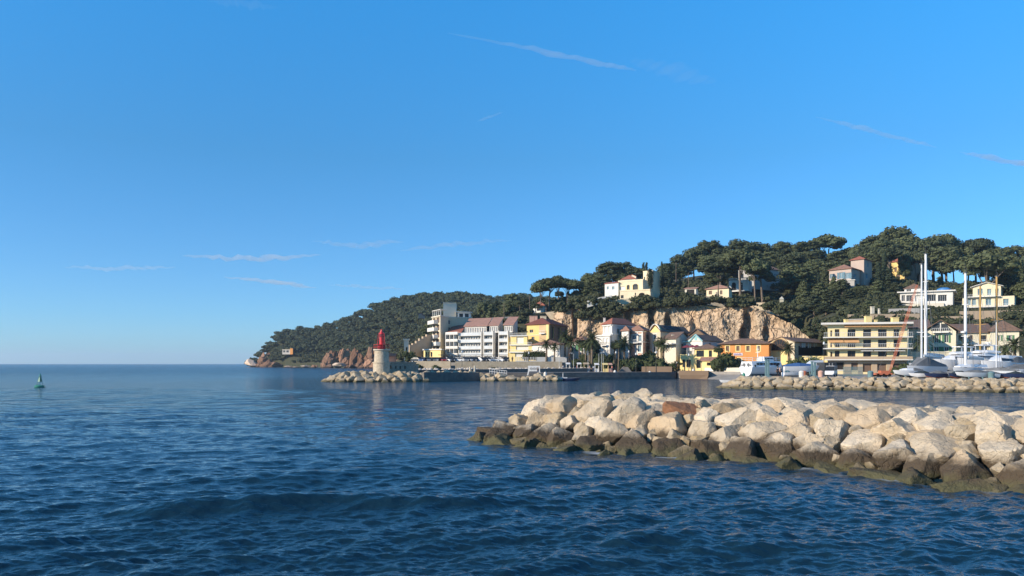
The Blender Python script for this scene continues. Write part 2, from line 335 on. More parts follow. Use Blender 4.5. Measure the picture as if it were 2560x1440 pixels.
def ico(sub):
    bm = bmesh.new(); bmesh.ops.create_icosphere(bm, subdivisions=sub, radius=1.0)
    V = np.array([v.co[:] for v in bm.verts]); Fq = np.array([[v.index for v in f.verts] for f in bm.faces]); bm.free(); return V, Fq
ICO = {k: ico(k) for k in (1, 2, 3, 4, 5)}
def rock_mesh(name, seed, sub, flat=(1.0, 0.85, 0.75), nplanes=11, rough=1.0):
    g = np.random.default_rng(seed); D, Fq = ICO[sub]
    n = g.normal(size=(nplanes, 3)); n /= np.linalg.norm(n, axis=1)[:, None]
    for a in range(30):                              # push plane normals apart
        for i in range(nplanes):
            d = n[i] - n; w_ = 1 / (np.sum(d * d, 1) + 0.05); w_[i] = 0; n[i] += 0.05 * (d * w_[:, None]).sum(0); n[i] /= np.linalg.norm(n[i])
    n = n + g.normal(0, 0.18, n.shape); n /= np.linalg.norm(n, axis=1)[:, None]
    dist = g.uniform(0.72, 1.02, nplanes)
    q = np.maximum(D @ n.T, 1e-3) / dist[None, :]
    k = 60.0
    r = 1.0 / (np.sum(q ** k, 1) ** (1 / k)); r = np.minimum(r, 1.35)
    Vv = D * r[:, None]
    o = seed * 3.7
    Vv = Vv + D * (0.05 * rough * fbm(Vv * 1.7 + o, 3)[:, None] + 0.055 * rough * (np.abs(fbm(Vv * 4.5 + o, 3, 0.55)) - 0.3)[:, None])
    Vv = Vv * np.array(flat)[None, :]
    return np_mesh(name, Vv, Fq, sub >= 4 and rough < 0.5)
def set_smooth(me, angle=0.5):
    me.polygons.foreach_set('use_smooth', [True] * len(me.polygons)); me.set_sharp_from_angle(angle=angle)
NEAR_ROCKS = [rock_mesh('boulder', 100 + s, 4, (1.0, random.uniform(.75, .95), random.uniform(.68, .85)), random.choice((8, 9, 10, 12))) for s in range(22)]
FAR_ROCKS = [rock_mesh('rock', 300 + s, 3, (1.0, random.uniform(.75, .95), random.uniform(.65, .85)), 9) for s in range(12)]
for me in NEAR_ROCKS: set_smooth(me, 0.30)
for me in FAR_ROCKS: set_smooth(me, 0.35)
for me in FAR_ROCKS[6:]: me.materials.append(M_ROCK_MOLE)
for me in FAR_ROCKS[:6]: me.materials.append(M_ROCK_FAR)
for me in NEAR_ROCKS: me.materials.append(M_ROCK)
RUST_ME = NEAR_ROCKS[3].copy(); RUST_ME.materials.clear(); RUST_ME.materials.append(M_RUST)

def seg_dist(px, py, poly, closed=True):
    """distance of points to a polyline"""
    best = np.full(np.shape(px), 1e9); n = len(poly)
    for i in range(n if closed else n - 1):
        (ax, ay), (bx, by) = poly[i], poly[(i + 1) % n]; dx, dy = bx - ax, by - ay
        t = np.clip(((px - ax) * dx + (py - ay) * dy) / (dx * dx + dy * dy), 0, 1)
        best = np.minimum(best, np.hypot(px - ax - t * dx, py - ay - t * dy))
    return best
def inside(px, py, poly):
    r = np.zeros(np.shape(px), bool); n = len(poly)
    for i in range(n):
        (ax, ay), (bx, by) = poly[i], poly[(i + 1) % n]
        r ^= ((ay > py) != (by > py)) & (px < (bx - ax) * (py - ay) / (by - ay + 1e-12) + ax)
    return r
def mound_height(px, py, poly, crest, slope, z0=0.0):
    d = seg_dist(px, py, poly); s = np.where(inside(px, py, poly), d, -d)
    return np.minimum(z0 + s * slope, crest)
def mound(name, poly, crest, slope, lower, step, m):
    """the rubble core under the boulders"""
    a = np.array(poly); x = np.arange(a[:, 0].min() - 3, a[:, 0].max() + 3, step); y = np.arange(a[:, 1].min() - 3, a[:, 1].max() + 3, step)
    X, Y = np.meshgrid(x, y, indexing='ij'); H = mound_height(X, Y, poly, crest, slope) - lower; H = np.maximum(H, -3.0) + 0.12 * fbm(np.stack([X, Y, X * 0], -1) * 0.9, 3)
    V = np.stack([X, Y, H], -1).reshape(-1, 3); ny = len(y); i = np.arange(len(x) - 1)[:, None] * ny + np.arange(ny - 1)[None, :]
    o = link_mesh(name, np_mesh(name, V, np.stack([i, i + ny, i + ny + 1, i + 1], -1).reshape(-1, 4), True), m); tag(o, kind='structure'); return o
def scatter(poly, crest, slope, sizes, tries, seed, pack=0.80, zmin=-0.35, keep=None):
    """boulders thrown on a mound, largest first, none closer than touching"""
    g = np.random.default_rng(seed); a = np.array(poly); out = []; P3 = np.zeros((4000, 4)); n = 0
    for r_lo, r_hi, nt_ in sizes:
        k = int(tries * nt_)
        x = g.uniform(a[:, 0].min(), a[:, 0].max(), k); y = g.uniform(a[:, 1].min(), a[:, 1].max(), k); r = g.uniform(r_lo, r_hi, k)
        z = mound_height(x, y, poly, crest, slope); ok = z > zmin
        if keep is not None: ok &= keep(x, y)
        for q in zip(x[ok], y[ok], z[ok], r[ok]):
            if n:
                d = ((P3[:n, :3] - q[:3]) ** 2).sum(1)
                if np.any(d < (pack * (P3[:n, 3] + q[3])) ** 2): continue
            P3[n] = q; n += 1; out.append(tuple(float(v) for v in q))
    return out
ROCKS = []                                            # (x, y, z, r, mesh, place) of every boulder, sorted out at the end
# the near breakwater: its waterline as the photo shows it, then its far side
near_front = [(-1.9, 41.0), (-0.2, 39.6), (2.55, 36.9), (6.4, 34.6), (9.9, 31.9), (12.1, 29.5), (13.6, 26.6), (15.7, 24.3), (19.0, 20.5), (23.0, 16.5)]
near_poly = near_front + [(32.0, 23.5), (25.5, 33.5), (17.5, 42.0), (10.5, 49.5), (6.0, 51.5), (1.5, 48.5), (-1.2, 44.0)]
mound('rubble_bank', near_poly, 1.75, 0.50, 0.42, 0.45, M_RUBBLE)
def near_keep(x, y): return y > 18
for (x, y, z, r) in scatter(near_poly, 1.74, 0.50, ((0.72, 0.84, .8), (0.58, 0.70, 1.2), (0.38, 0.52, 2), (0.22, 0.34, 2.0)), 6000, 21, 0.77, -0.25, near_keep):
    ROCKS.append((x, y, z - 0.14 - 0.35 * max(r - 0.5, 0), r, random.choice(NEAR_ROCKS), 'near'))
# the boat yard's breakwater
mid_front = [P(1803, 131), P(1830, 127.5), P(1960, 124), P(2100, 120.5), P(2250, 116.5), P(2400, 112.5), P(2560, 109.5), P(2700, 105)]
mid_poly = mid_front + [P(2700, 113), P(2560, 118), P(2250, 125.5), P(1960, 133.5), P(1850, 137), P(1812, 134.5)]
mound('rubble_bank', mid_poly, 1.6, 0.55, 0.6, 0.6, M_RUBBLE)
for (x, y, z, r) in scatter(mid_poly, 1.45, 0.50, ((0.72, 0.92, 1.0), (0.5, 0.68, 1.0)), 9000, 22, 0.72, -0.1, lambda x, y: seg_dist(x, y, mid_front, False) < 4.4):
    ROCKS.append((x, y, z - 0.1, r, random.choice(FAR_ROCKS[:6]), 'yard'))
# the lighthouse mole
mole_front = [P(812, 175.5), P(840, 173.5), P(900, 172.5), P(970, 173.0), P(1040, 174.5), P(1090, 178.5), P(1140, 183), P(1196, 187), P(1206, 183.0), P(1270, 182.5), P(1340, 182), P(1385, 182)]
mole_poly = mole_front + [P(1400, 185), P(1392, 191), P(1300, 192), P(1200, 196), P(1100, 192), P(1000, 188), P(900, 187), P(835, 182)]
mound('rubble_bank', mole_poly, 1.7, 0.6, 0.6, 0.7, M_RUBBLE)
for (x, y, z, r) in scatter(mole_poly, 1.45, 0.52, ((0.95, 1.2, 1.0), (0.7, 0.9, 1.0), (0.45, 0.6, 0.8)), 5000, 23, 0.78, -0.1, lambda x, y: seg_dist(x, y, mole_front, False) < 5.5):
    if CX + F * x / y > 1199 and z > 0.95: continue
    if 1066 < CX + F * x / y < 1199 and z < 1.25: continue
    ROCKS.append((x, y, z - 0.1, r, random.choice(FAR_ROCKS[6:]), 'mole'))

def place_rocks():
    g = random.Random(4)
    vis = sorted(ROCKS, key=lambda k: -k[3] / k[1])
    keep, rest = vis[:296], vis[296:]
    rows = {}
    NAMES = {'near': ('near breakwater', ('waterline', 'lower', 'middle', 'upper', 'crest'), (0.05, 0.55, 1.05, 1.5)),
             'yard': ('boat yard breakwater', ('waterline', 'middle', 'crest'), (0.2, 0.9)), 'mole': ('lighthouse mole', ('waterline', 'middle', 'crest'), (0.3, 1.1))}
    for rk in keep:
        where, names, cuts = NAMES[rk[5]]
        k = sum(rk[2] > c for c in cuts); rows.setdefault((rk[5], k), []).append(rk)
    rust = min((r for r in keep if r[5] == 'near' and r[3] > 0.75), key=lambda r: abs(CX + F * r[0] / r[1] - 1690) + 1.5 * abs(HY + (HC - r[2]) / r[1] * F - 1042))
    for (pl, k), lst in rows.items():
        where, names, cuts = NAMES[pl]
        lst.sort(key=lambda r: r[0] / r[1])
        for n, rk in enumerate(lst):
            x, y, z, r, me, _ = rk
            size = 'large' if r > 0.95 * {'near': 1, 'yard': .8, 'mole': 1.2}[pl] else 'medium' if r > 0.6 * {'near': 1, 'yard': 1, 'mole': 1.3}[pl] else 'small'
            look = {'near': ('dark wet', 'stained', 'pale', 'pale', 'pale'), 'yard': ('dark wet', 'tan', 'pale'), 'mole': ('wet', 'brown', 'grey')}[pl][k]
            lab = f'{size} {look} boulder, {ordinal(n + 1)} from the tip in the {names[k]} row of the {where}'
            if rk is rust: me = RUST_ME; lab = 'rust-red boulder, the only one of its colour, high on the near breakwater'
            o = bpy.data.objects.new('boulder', me); col.objects.link(o)
            s = r * g.uniform(1.06, 1.2)
            o.location = (x, y, z); o.scale = (s * g.uniform(.95, 1.15), s * g.uniform(.95, 1.1), s * g.uniform(0.88, 1.05))
            tl = .22 if k == len(cuts) else .42
            o.rotation_euler = (g.uniform(-tl, tl), g.uniform(-tl, tl), g.uniform(0, 6.28))
            tag(o, lab, 'boulder', 'boulders of the ' + where)
    V, Fq, nv = [], [], 0
    tri = ICO[2]
    for (x, y, z, r, me, pl) in rest:
        base = np.array([v.co[:] for v in me.vertices]); ff = np.array([p.vertices[:] for p in me.polygons])
        M = np.array(Matrix.Rotation(g.uniform(0, 6.28), 3, 'Z') @ Matrix.Rotation(g.uniform(-.5, .5), 3, 'X'))
        V.append((base * r * 1.12) @ M.T + (x, y, z)); Fq.append(ff + nv); nv += len(base)
    if V:
        me = np_mesh('riprap', np.vstack(V), np.vstack(Fq), True); me.set_sharp_from_angle(angle=0.4)
        tag(link_mesh('riprap', me, M_ROCK_FAR), 'smaller loose rocks between the boulders of the breakwaters', kind='stuff')
place_rocks()
print('rocks', len(ROCKS), {k: sum(r[5] == k for r in ROCKS) for k in ('near', 'yard', 'mole')})

# foam where the sea works against the stones
at_ = SEA.data.attributes.new('foam', 'FLOAT', 'POINT')
fx, fy = XX.ravel(), YY.ravel(); foam = np.zeros(len(fx))
for poly, wd in ((near_front, .55), (mid_front, .35), (mole_front, .4)):
    d_ = seg_dist(fx, fy, poly, False); nn_ = fbm(np.stack([fx * 1.1, fy * 1.1, fx * 0], -1), 4)
    foam = np.maximum(foam, np.clip(1.25 - np.abs(d_ - .25) / wd, 0, 1) * np.clip(nn_ * 1.7 - .42, 0, 1))
st_ = np.clip(1 - np.abs(fy - (42.5 + .10 * (fx + 5))) / 1.2, 0, 1) * np.clip((fx + 11) / 4, 0, 1) * np.clip((-1.0 - fx) / 2, 0, 1)
foam = np.maximum(foam, .4 * st_ * np.clip(fbm(np.stack([fx * .8, fy * 2.2, fx * 0 + 3], -1), 4) * 2.4 - .3, 0, 1))
at_.data.foreach_set('value', .55 * foam.astype(np.float32))
mt_ = SEA.data.materials[0].node_tree; an = mt_.nodes.new('ShaderNodeAttribute'); an.attribute_name = 'foam'
fb = mt_.nodes.new('ShaderNodeBsdfDiffuse'); fb.inputs['Color'].default_value = (.62, .66, .68, 1); mx_ = mt_.nodes.new('ShaderNodeMixShader')
mt_.links.new(an.outputs['Fac'], mx_.inputs[0]); mt_.links.new(mt_.nodes['Principled BSDF'].outputs[0], mx_.inputs[1]); mt_.links.new(fb.outputs[0], mx_.inputs[2]); mt_.links.new(mx_.outputs[0], mt_.nodes['Material Output'].inputs['Surface'])
# ------------------------------------------------------------------ land: hill, cliff, headland, quays
def layer_terrain(xs, layers, sub, nx, amp, name, m):
    """terrain through ground profiles given for a few distances: layers = [(Y or list of Y, [y of the ground at each of xs])]"""
    xx = np.linspace(xs[0], xs[-1], nx); R = []
    for Yl, yl in layers:
        Yc = np.interp(xx, xs, Yl) if hasattr(Yl, '__len__') else np.full(nx, float(Yl))
        R.append((Yc, HC + (HY - np.interp(xx, xs, yl)) / F * Yc))
    rowsY, rowsZ = [], []
    for a, b in zip(R[:-1], R[1:]):
        for k in range(sub):
            t = k / sub; rowsY.append(a[0] * (1 - t) + b[0] * t); rowsZ.append(a[1] * (1 - t) + b[1] * t)
    rowsY.append(R[-1][0]); rowsZ.append(R[-1][1])
    Y = np.array(rowsY); Zz = np.array(rowsZ); X = (xx - CX)[None, :] / F * Y
    Zz = Zz + amp * fbm(np.stack([X * 0.06, Y * 0.06, X * 0], -1), 4)
    V = np.stack([X, Y, Zz], -1).reshape(-1, 3); i = np.arange(len(Y) - 1)[:, None] * nx + np.arange(nx - 1)[None, :]
    o = link_mesh(name, np_mesh(name, V, np.stack([i, i + 1, i + nx + 1, i + nx], -1).reshape(-1, 4), True), m); tag(o, kind='structure')
    return dict(xs=xs, R=R, xx=xx, Y=Y, Z=Zz)
def ground_at(T, x, Y):
    """terrain height under photo column x at distance Y"""
    j = int(np.clip(np.searchsorted(T['xx'], x), 0, len(T['xx']) - 1)); return float(np.interp(Y, T['Y'][:, j], T['Z'][:, j]))

M_SOIL = mat('scrub_soil', (0.075, 0.07, 0.04), var=0.6, scale=0.25, c2=(0.03, 0.04, 0.018), rough=1, detail=6)
M_SOIL2 = mat('rocky_soil', (0.065, 0.062, 0.036), var=0.5, scale=0.3, c2=(0.04, 0.048, 0.022), rough=1, detail=7)
hx = [960, 1050, 1180, 1330, 1390, 1450, 1530, 1650, 1750, 1850, 1950, 2000, 2040, 2080, 2200, 2330, 2400, 2560, 2760, 3100]
HILL = layer_terrain(hx, [
    ([299] * 4 + [317, 312, 306, 299, 299] + [296] * 2 + [288, 258] + [213] * 7, [925] * 20),
    ([300] * 4 + [318, 313, 307, 300, 300] + [297] * 2 + [290, 262] + [216] * 7, [922, 905, 900, 900] + [906] * 9 + [890, 884, 878, 872, 868, 860, 850]),
    ([304] * 4 + [320, 316, 310, 304, 304] + [301] * 2 + [294, 268] + [232] * 7, [922, 890, 860, 826, 800, 796, 796, 790, 786, 790, 800, 850, 850, 830, 815, 815, 812, 800, 795, 790]),
    ([312] * 4 + [324, 320, 316, 312, 312] + [310] * 2 + [302, 280] + [258] * 7, [922, 880, 835, 785, 773, 756, 756, 752, 748, 756, 764, 790, 800, 797, 786, 790, 793, 786, 775, 775]),
    ([335] * 11 + [325, 312, 300] + [290] * 6, [922, 875, 825, 783, 772, 742, 742, 742, 738, 752, 758, 765, 765, 756, 756, 763, 768, 768, 755, 755]),
    ([365] * 13 + [350] + [335] * 6, [922, 872, 820, 780, 770, 738, 725, 722, 712, 712, 712, 712, 710, 706, 714, 728, 734, 730, 715, 715]),
    (420, [922, 872, 820, 777, 770, 735, 715, 705, 690, 682, 682, 682, 682, 682, 680, 704, 708, 690, 680, 680]),
    (520, [925, 890, 850, 840, 830, 800, 780, 760, 750, 740, 740, 740, 740, 740, 740, 745, 750, 740, 740, 740]),
    (620, [930] * 20)], 7, 280, 0.7, 'hill', M_SOIL)
# the long wooded headland
ex = [606, 640, 660, 700, 740, 780, 820, 860, 900, 950, 1000, 1060, 1120, 1180, 1240, 1300, 1360, 1420, 1500]
HEAD = layer_terrain(ex, [
    ([905, 900, 895, 870, 850, 835, 800, 770, 720, 680, 640, 600, 560, 530, 500, 480, 470, 460, 450], [923, 920, 920, 920, 920.5, 921, 921, 921, 921.5, 922, 922, 922, 922, 922, 922, 915, 905, 900, 890]),
    ([908, 904, 900, 878, 860, 845, 812, 782, 732, 692, 655, 615, 575, 545, 515, 495, 485, 475, 465], [924, 914, 905, 898, 898, 903, 898, 898, 900, 900, 895, 885, 880, 870, 860, 850, 840, 830, 820]),
    ([912, 910, 925, 920, 905, 890, 865, 840, 800, 760, 720, 680, 640, 610, 580, 560, 540, 530, 520], [925, 912, 895, 868, 866, 866, 862, 856, 846, 838, 830, 820, 815, 812, 805, 800, 800, 800, 800]),
    ([930, 930, 945, 960, 955, 945, 930, 910, 880, 850, 820, 790, 760, 740, 720, 690, 660, 640, 620], [930, 920, 890, 846, 834, 836, 828, 812, 796, 774, 762, 754, 750, 756, 764, 760, 770, 775, 780]),
    ([990, 990, 1010, 1030, 1030, 1020, 1010, 990, 960, 930, 900, 870, 840, 820, 800, 770, 740, 720, 700], [935, 930, 915, 880, 865, 860, 850, 835, 820, 800, 785, 775, 772, 780, 790, 790, 800, 800, 805]),
    ([1150] * 19, [935] * 19)], 6, 200, 1.0, 'headland', M_SOIL2)

# the quarried cliff behind the houses: a curved rock face with ribs, hollows and hanging scrub
def cliff():
    kx = [1384, 1400, 1450, 1500, 1560, 1620, 1700, 1760, 1830, 1900, 1950, 2000, 2040, 2075]
    kY = [309, 306, 302, 298, 294, 290.5, 286, 282.5, 278.5, 274, 271, 268, 262, 250]
    kt = [790, 776, 768, 772, 775, 770, 763, 757, 762, 768, 776, 812, 842, 880]
    kb = [905] * 14
    nx, nv = 560, 110
    xx = np.linspace(kx[0], kx[-1], nx); Y0 = np.interp(xx, kx, kY); X0 = (xx - CX) / F * Y0
    top = HC + (HY - np.interp(xx, kx, kt)) / F * Y0; top = top + 1.1 * fbm(np.stack([X0 * .25, X0 * 0, X0 * 0], -1), 4)
    bot = np.full(nx, 2.2)
    t = np.linspace(0, 1, nv)[:, None]
    Zz = bot[None, :] + (top - bot)[None, :] * t; X = np.repeat(X0[None, :], nv, 0); Y = np.repeat(Y0[None, :], nv, 0)
    p = np.stack([X * 0.075, Zz * 0.03, Y * 0.02], -1)
    rib = fbm(p * 1.6, 3)                                  # big buttresses running up the face
    q = np.stack([X * 0.33 + 2 * vnoise(np.stack([X * .1, Zz * .1, X * 0], -1)), Zz * 0.14, Y * 0.1], -1)
    fac = np.abs(fbm(q, 4, 0.55))
    sm = fbm(np.stack([X * 0.9, Zz * 0.7, Y * 0.2], -1), 3)
    d = 2.0 * rib - 1.7 * fac + 0.4 * sm
    step = np.round(rib * 3 + fac * 2) * 0.9
    d = d + step * 0.5
    cave = lambda cx_, cz, rx, rz, dep: -dep * np.exp(-(((X - cx_) / rx) ** 2 + ((Zz - cz) / rz) ** 2) ** 2)
    for (px_, py_, rx, rz, dep) in ((1634, 800, 1.2, 6, 5), (1676, 808, 1.3, 3.8, 5), (1882, 818, 1.6, 6, 6), (1868, 838, 1.5, 3.5, 5), (1925, 836, 1.2, 2.5, 4), (1440, 808, 1.0, 7, 4), (1575, 800, 1.2, 8, 3)):
        Yc = np.interp(px_, kx, kY); d = d + cave((px_ - CX) / F * Yc, Z(py_, Yc), rx, rz, dep)
    lean = 4.5 * t ** 1.3
    Y = Y - d + lean
    V = np.stack([X, Y, Zz], -1)
    cap = V[-1].copy(); cap[:, 1] += 22; cap[:, 2] += 0.6
    V = np.concatenate([V, cap[None]], 0); n2 = nv + 1
    i = np.arange(n2 - 1)[:, None] * nx + np.arange(nx - 1)[None, :]
    m, nt, b = nodes_of('cliff_rock'); N, L = nt.nodes, nt.links
    geo = N.new('ShaderNodeNewGeometry')
    def nz_(sc, d_, sx, sz, rg=.6):
        mp = N.new('ShaderNodeMapping'); mp.inputs['Scale'].default_value = (sx, sx, sz); L.new(geo.outputs['Position'], mp.inputs['Vector'])
        n = N.new('ShaderNodeTexNoise'); n.inputs['Scale'].default_value = sc; n.inputs['Detail'].default_value = d_; n.inputs['Roughness'].default_value = rg; n.inputs['Distortion'].default_value = 0.4
        L.new(mp.outputs[0], n.inputs['Vector']); return n.outputs['Fac']
    def rp(f, stops):
        r = N.new('ShaderNodeValToRGB'); e = r.color_ramp.elements
        for k, (p_, c) in enumerate(stops):
            el = e[k] if k < 2 else e.new(p_)
            el.position = p_; el.color = (*c, 1)
        L.new(f, r.inputs['Fac']); return r.outputs['Color']
    def mx(f, a, c, blend='MIX'):
        x = N.new('ShaderNodeMix'); x.data_type = 'RGBA'; x.blend_type = blend
        if isinstance(f, float): x.inputs[0].default_value = f
        else: L.new(f, x.inputs[0])
        L.new(a, x.inputs[6]); L.new(c, x.inputs[7]); return x.outputs[2]
    base = rp(nz_(0.045, 5, 1, .35), ((.34, (.40, .35, .28)), (.44, (.56, .45, .32)), (.56, (.60, .45, .31)), (.66, (.52, .42, .31)), (.76, (.36, .32, .27))))
    streak = rp(nz_(0.28, 6, 1, .16, .7), ((.35, (.55, .52, .48)), (.55, (1.05, 1.0, .95)), (.75, (.8, .72, .62))))
    c = mx(.75, base, streak, 'MULTIPLY')
    spots = rp(nz_(.9, 7, 1, .7, .75), ((.3, (.45, .42, .38)), (.52, (1, 1, 1))))
    c = mx(.7, c, spots, 'MULTIPLY')
    L.new(c, b.inputs['Base Color']); b.inputs['Roughness'].default_value = .95; b.inputs['Specular IOR Level'].default_value = .15
    bp = N.new('ShaderNodeBump'); bp.inputs['Strength'].default_value = 0.8; bp.inputs['Distance'].default_value = 0.6; L.new(nz_(.6, 8, 1, .6, .7), bp.inputs['Height']); vo = N.new('ShaderNodeTexVoronoi'); vo.feature = 'DISTANCE_TO_EDGE'; vo.inputs['Scale'].default_value = .22; vw = N.new('ShaderNodeVectorMath'); vw.operation = 'MULTIPLY_ADD'; nw = N.new('ShaderNodeTexNoise'); nw.inputs['Scale'].default_value = .25; nw.inputs['Detail'].default_value = 5
    L.new(geo.outputs['Position'], nw.inputs['Vector']); L.new(nw.outputs['Color'], vw.inputs[0]); vw.inputs[1].default_value = (7, 7, 5); L.new(geo.outputs['Position'], vw.inputs[2]); L.new(vw.outputs[0], vo.inputs['Vector'])
    cm = N.new('ShaderNodeMapRange'); cm.inputs['From Max'].default_value = .07; L.new(vo.outputs['Distance'], cm.inputs['Value'])
    b2_ = N.new('ShaderNodeBump'); b2_.inputs['Strength'].default_value = .8; b2_.inputs['Distance'].default_value = .9; L.new(cm.outputs['Result'], b2_.inputs['Height']); L.new(bp.outputs['Normal'], b2_.inputs['Normal']); L.new(b2_.outputs['Normal'], b.inputs['Normal'])
    me = np_mesh('cliff', V.reshape(-1, 3), np.stack([i, i + 1, i + nx + 1, i + nx], -1).reshape(-1, 4), True); me.set_sharp_from_angle(angle=0.6)
    tag(link_mesh('cliff', me, m), kind='structure')
    return kx, kY, kt
CLX, CLY, CLT = cliff()

# flat ground: promenade, quays, boat yard
M_CONC = mat('concrete', (0.36, 0.33, 0.29), var=0.35, scale=0.5, bump=0.2, detail=6)
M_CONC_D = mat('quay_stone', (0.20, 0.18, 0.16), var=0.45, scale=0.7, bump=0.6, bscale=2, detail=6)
M_ASPH = mat('asphalt', (0.07, 0.068, 0.066), var=0.25, scale=0.6)
M_TANSTONE = mat('tan_stone', (0.50, 0.42, 0.30), var=0.4, scale=0.8, bump=0.8, bscale=2.5, detail=6, c2=(0.36, 0.29, 0.20))
SLABS = []
def slab(name, poly, z0, z1, m): SLABS.append((poly, z1)); o = MB().prism(poly, z0, z1).build(name, m); return tag(o, kind='structure')
slab('promenade', [P(1030, 232), P(1140, 229), P(1400, 231), P(1455, 236), P(1470, 300), P(1000, 305)], -2, 4.35, M_CONC)
slab('street', [P(1412, 232.2), P(1700, 231), P(1850, 224), P(2045, 220), P(2070, 262), P(2000, 292), P(1700, 300), P(1470, 304)], -2, 2.3, M_ASPH)
slab('quay', [P(1384, 198), P(1560, 206.5), P(1690, 214), P(1692, 232), P(1360, 230), P(1000, 226), P(1000, 204), P(1200, 196)], -3, 1.75, M_CONC_D)
slab('boat_yard', [P(1868, 136.5), P(1960, 133), P(2250, 125), P(2560, 117.5), P(2760, 112), P(2800, 230), P(2060, 240), P(1900, 224), P(1852, 190), P(1846, 150)], -3, 1.55, M_CONC)
slab('quay', [P(1694, 214.5), P(1780, 211), P(1858, 204), P(1900, 223.5), P(1850, 223.6), P(1701, 230.6)], -2, 1.88, M_CONC)
mb = MB(); mb.hexa([(*P(1765, 203), -2.5), (*P(1849, 184), -2.5), (*P(1857, 203.6), -2.5), (*P(1780, 210.6), -2.5)], [(*P(1765, 203), -0.3), (*P(1849, 184), -0.3), (*P(1857, 203.6), 1.2), (*P(1780, 210.6), 1.2)])
tag(mb.build('slipway', M_CONC), kind='structure')

def on_ground(X, Y, default):
    """top of the paved slab under a plan point"""
    z = [zt for poly, zt in SLABS if inside(np.array([X]), np.array([Y]), poly)[0]]
    return max(z) if z else default
# ------------------------------------------------------------------ trees and scrub
def leaf_mat(name, c, var=.35, rnd=.25, trans=.12):
    m = mat(name, c, rough=.75, var=var, scale=.35, rnd=rnd, spec=.2, c2=tuple(v * (1 - var) for v in c)); return m
M_PINE = leaf_mat('pine_needles', (0.106, 0.124, 0.058), .45, .28)
M_PINE_D = leaf_mat('dark_needles', (0.078, 0.096, 0.050), .45, .25)
M_FARPINE = mat('headland_needles', (0.084, 0.100, 0.054), var=.5, scale=.09, c2=(0.042, 0.055, 0.032), spec=.2, detail=5)
M_SCRUB = mat('scrub_leaves', (0.075, 0.08, 0.04), var=.55, scale=.22, c2=(0.035, 0.045, 0.022), spec=.2, detail=5)
M_CYP = leaf_mat('cypress_leaves', (0.035, 0.05, 0.026), .4, .15)
M_PALM = leaf_mat('palm_leaves', (0.075, 0.095, 0.04), .5, .2)
M_SHRUB = leaf_mat('shrub_leaves', (0.07, 0.09, 0.035), .5, .3)
M_BARK = mat('pine_bark', (0.22, 0.17, 0.13), var=.4, scale=1.2, rough=.95)
M_PALMBARK = mat('palm_bark', (0.20, 0.155, 0.11), var=.45, scale=2.5, rough=.95, bump=.6)

def tufts(g, c, r3, n, size, zmin=-0.45, depth=0.22, flat=0.5):
    """n leaf-clump quads over an ellipsoid at c with radii r3"""
    d = g.normal(size=(int(n * 1.7) + 8, 3)); d /= np.linalg.norm(d, axis=1)[:, None]; d = d[d[:, 2] > zmin][:n]; k = len(d)
    p = np.array(c) + d * np.array(r3) * (1 + depth * (g.random((k, 1)) - 0.6))
    nm = d + g.normal(0, flat, (k, 3)); nm /= np.linalg.norm(nm, axis=1)[:, None]
    a = np.cross(nm, g.normal(size=(k, 3))); a /= np.linalg.norm(a, axis=1)[:, None]; b = np.cross(nm, a)
    s = size * g.uniform(.6, 1.35, (k, 1)); u = g.uniform(.55, 1, (k, 1))
    return np.stack([p - a * s, p - b * s * u + nm * s * .25, p + a * s, p + b * s * u - nm * s * .2], 1).reshape(-1, 3)
def lobe_core(c, r3, k=.80):
    D, Fq = ICO[1]; return np.array(c) + D * np.array(r3) * k, Fq
def crown_mesh(name, lobes, n, size, seed, core=.78, core_sub=1, **kw):
    g = np.random.default_rng(seed); V, tri, quad, nv = [], [], [], 0
    for c, r3 in lobes:
        cv, cf = lobe_core(c, r3, core); V.append(cv + g.normal(0, .06 * r3[0], cv.shape)); tri.append(cf + nv); nv += len(cv)
        area = (r3[0] * r3[1] + r3[0] * r3[2] + r3[1] * r3[2]) / 3
        t = tufts(g, c, r3, max(8, int(n * area)), size, **kw); V.append(t); quad.append(np.arange(len(t)).reshape(-1, 4) + nv); nv += len(t)
    V = np.vstack(V); tri = np.vstack(tri); quad = np.vstack(quad)
    tq = np.vstack([quad, np.column_stack([tri, tri[:, :1]])[:0].reshape(-1, 4)]) if False else quad
    me = bpy.data.meshes.new(name)
    me.vertices.add(len(V)); me.vertices.foreach_set('co', V.astype(np.float32).ravel())
    li = np.concatenate([tri.ravel(), quad.ravel()]).astype(np.int32); me.loops.add(len(li)); me.loops.foreach_set('vertex_index', li)
    npol = len(tri) + len(quad); me.polygons.add(npol)
    st = np.concatenate([np.arange(len(tri)) * 3, len(tri) * 3 + np.arange(len(quad)) * 4]).astype(np.int32)
    tt = np.concatenate([np.full(len(tri), 3), np.full(len(quad), 4)]).astype(np.int32)
    me.polygons.foreach_set('loop_start', st); me.polygons.foreach_set('loop_total', tt)
    me.polygons.foreach_set('use_smooth', np.zeros(npol, bool)); me.update(calc_edges=True); me.validate(); return me
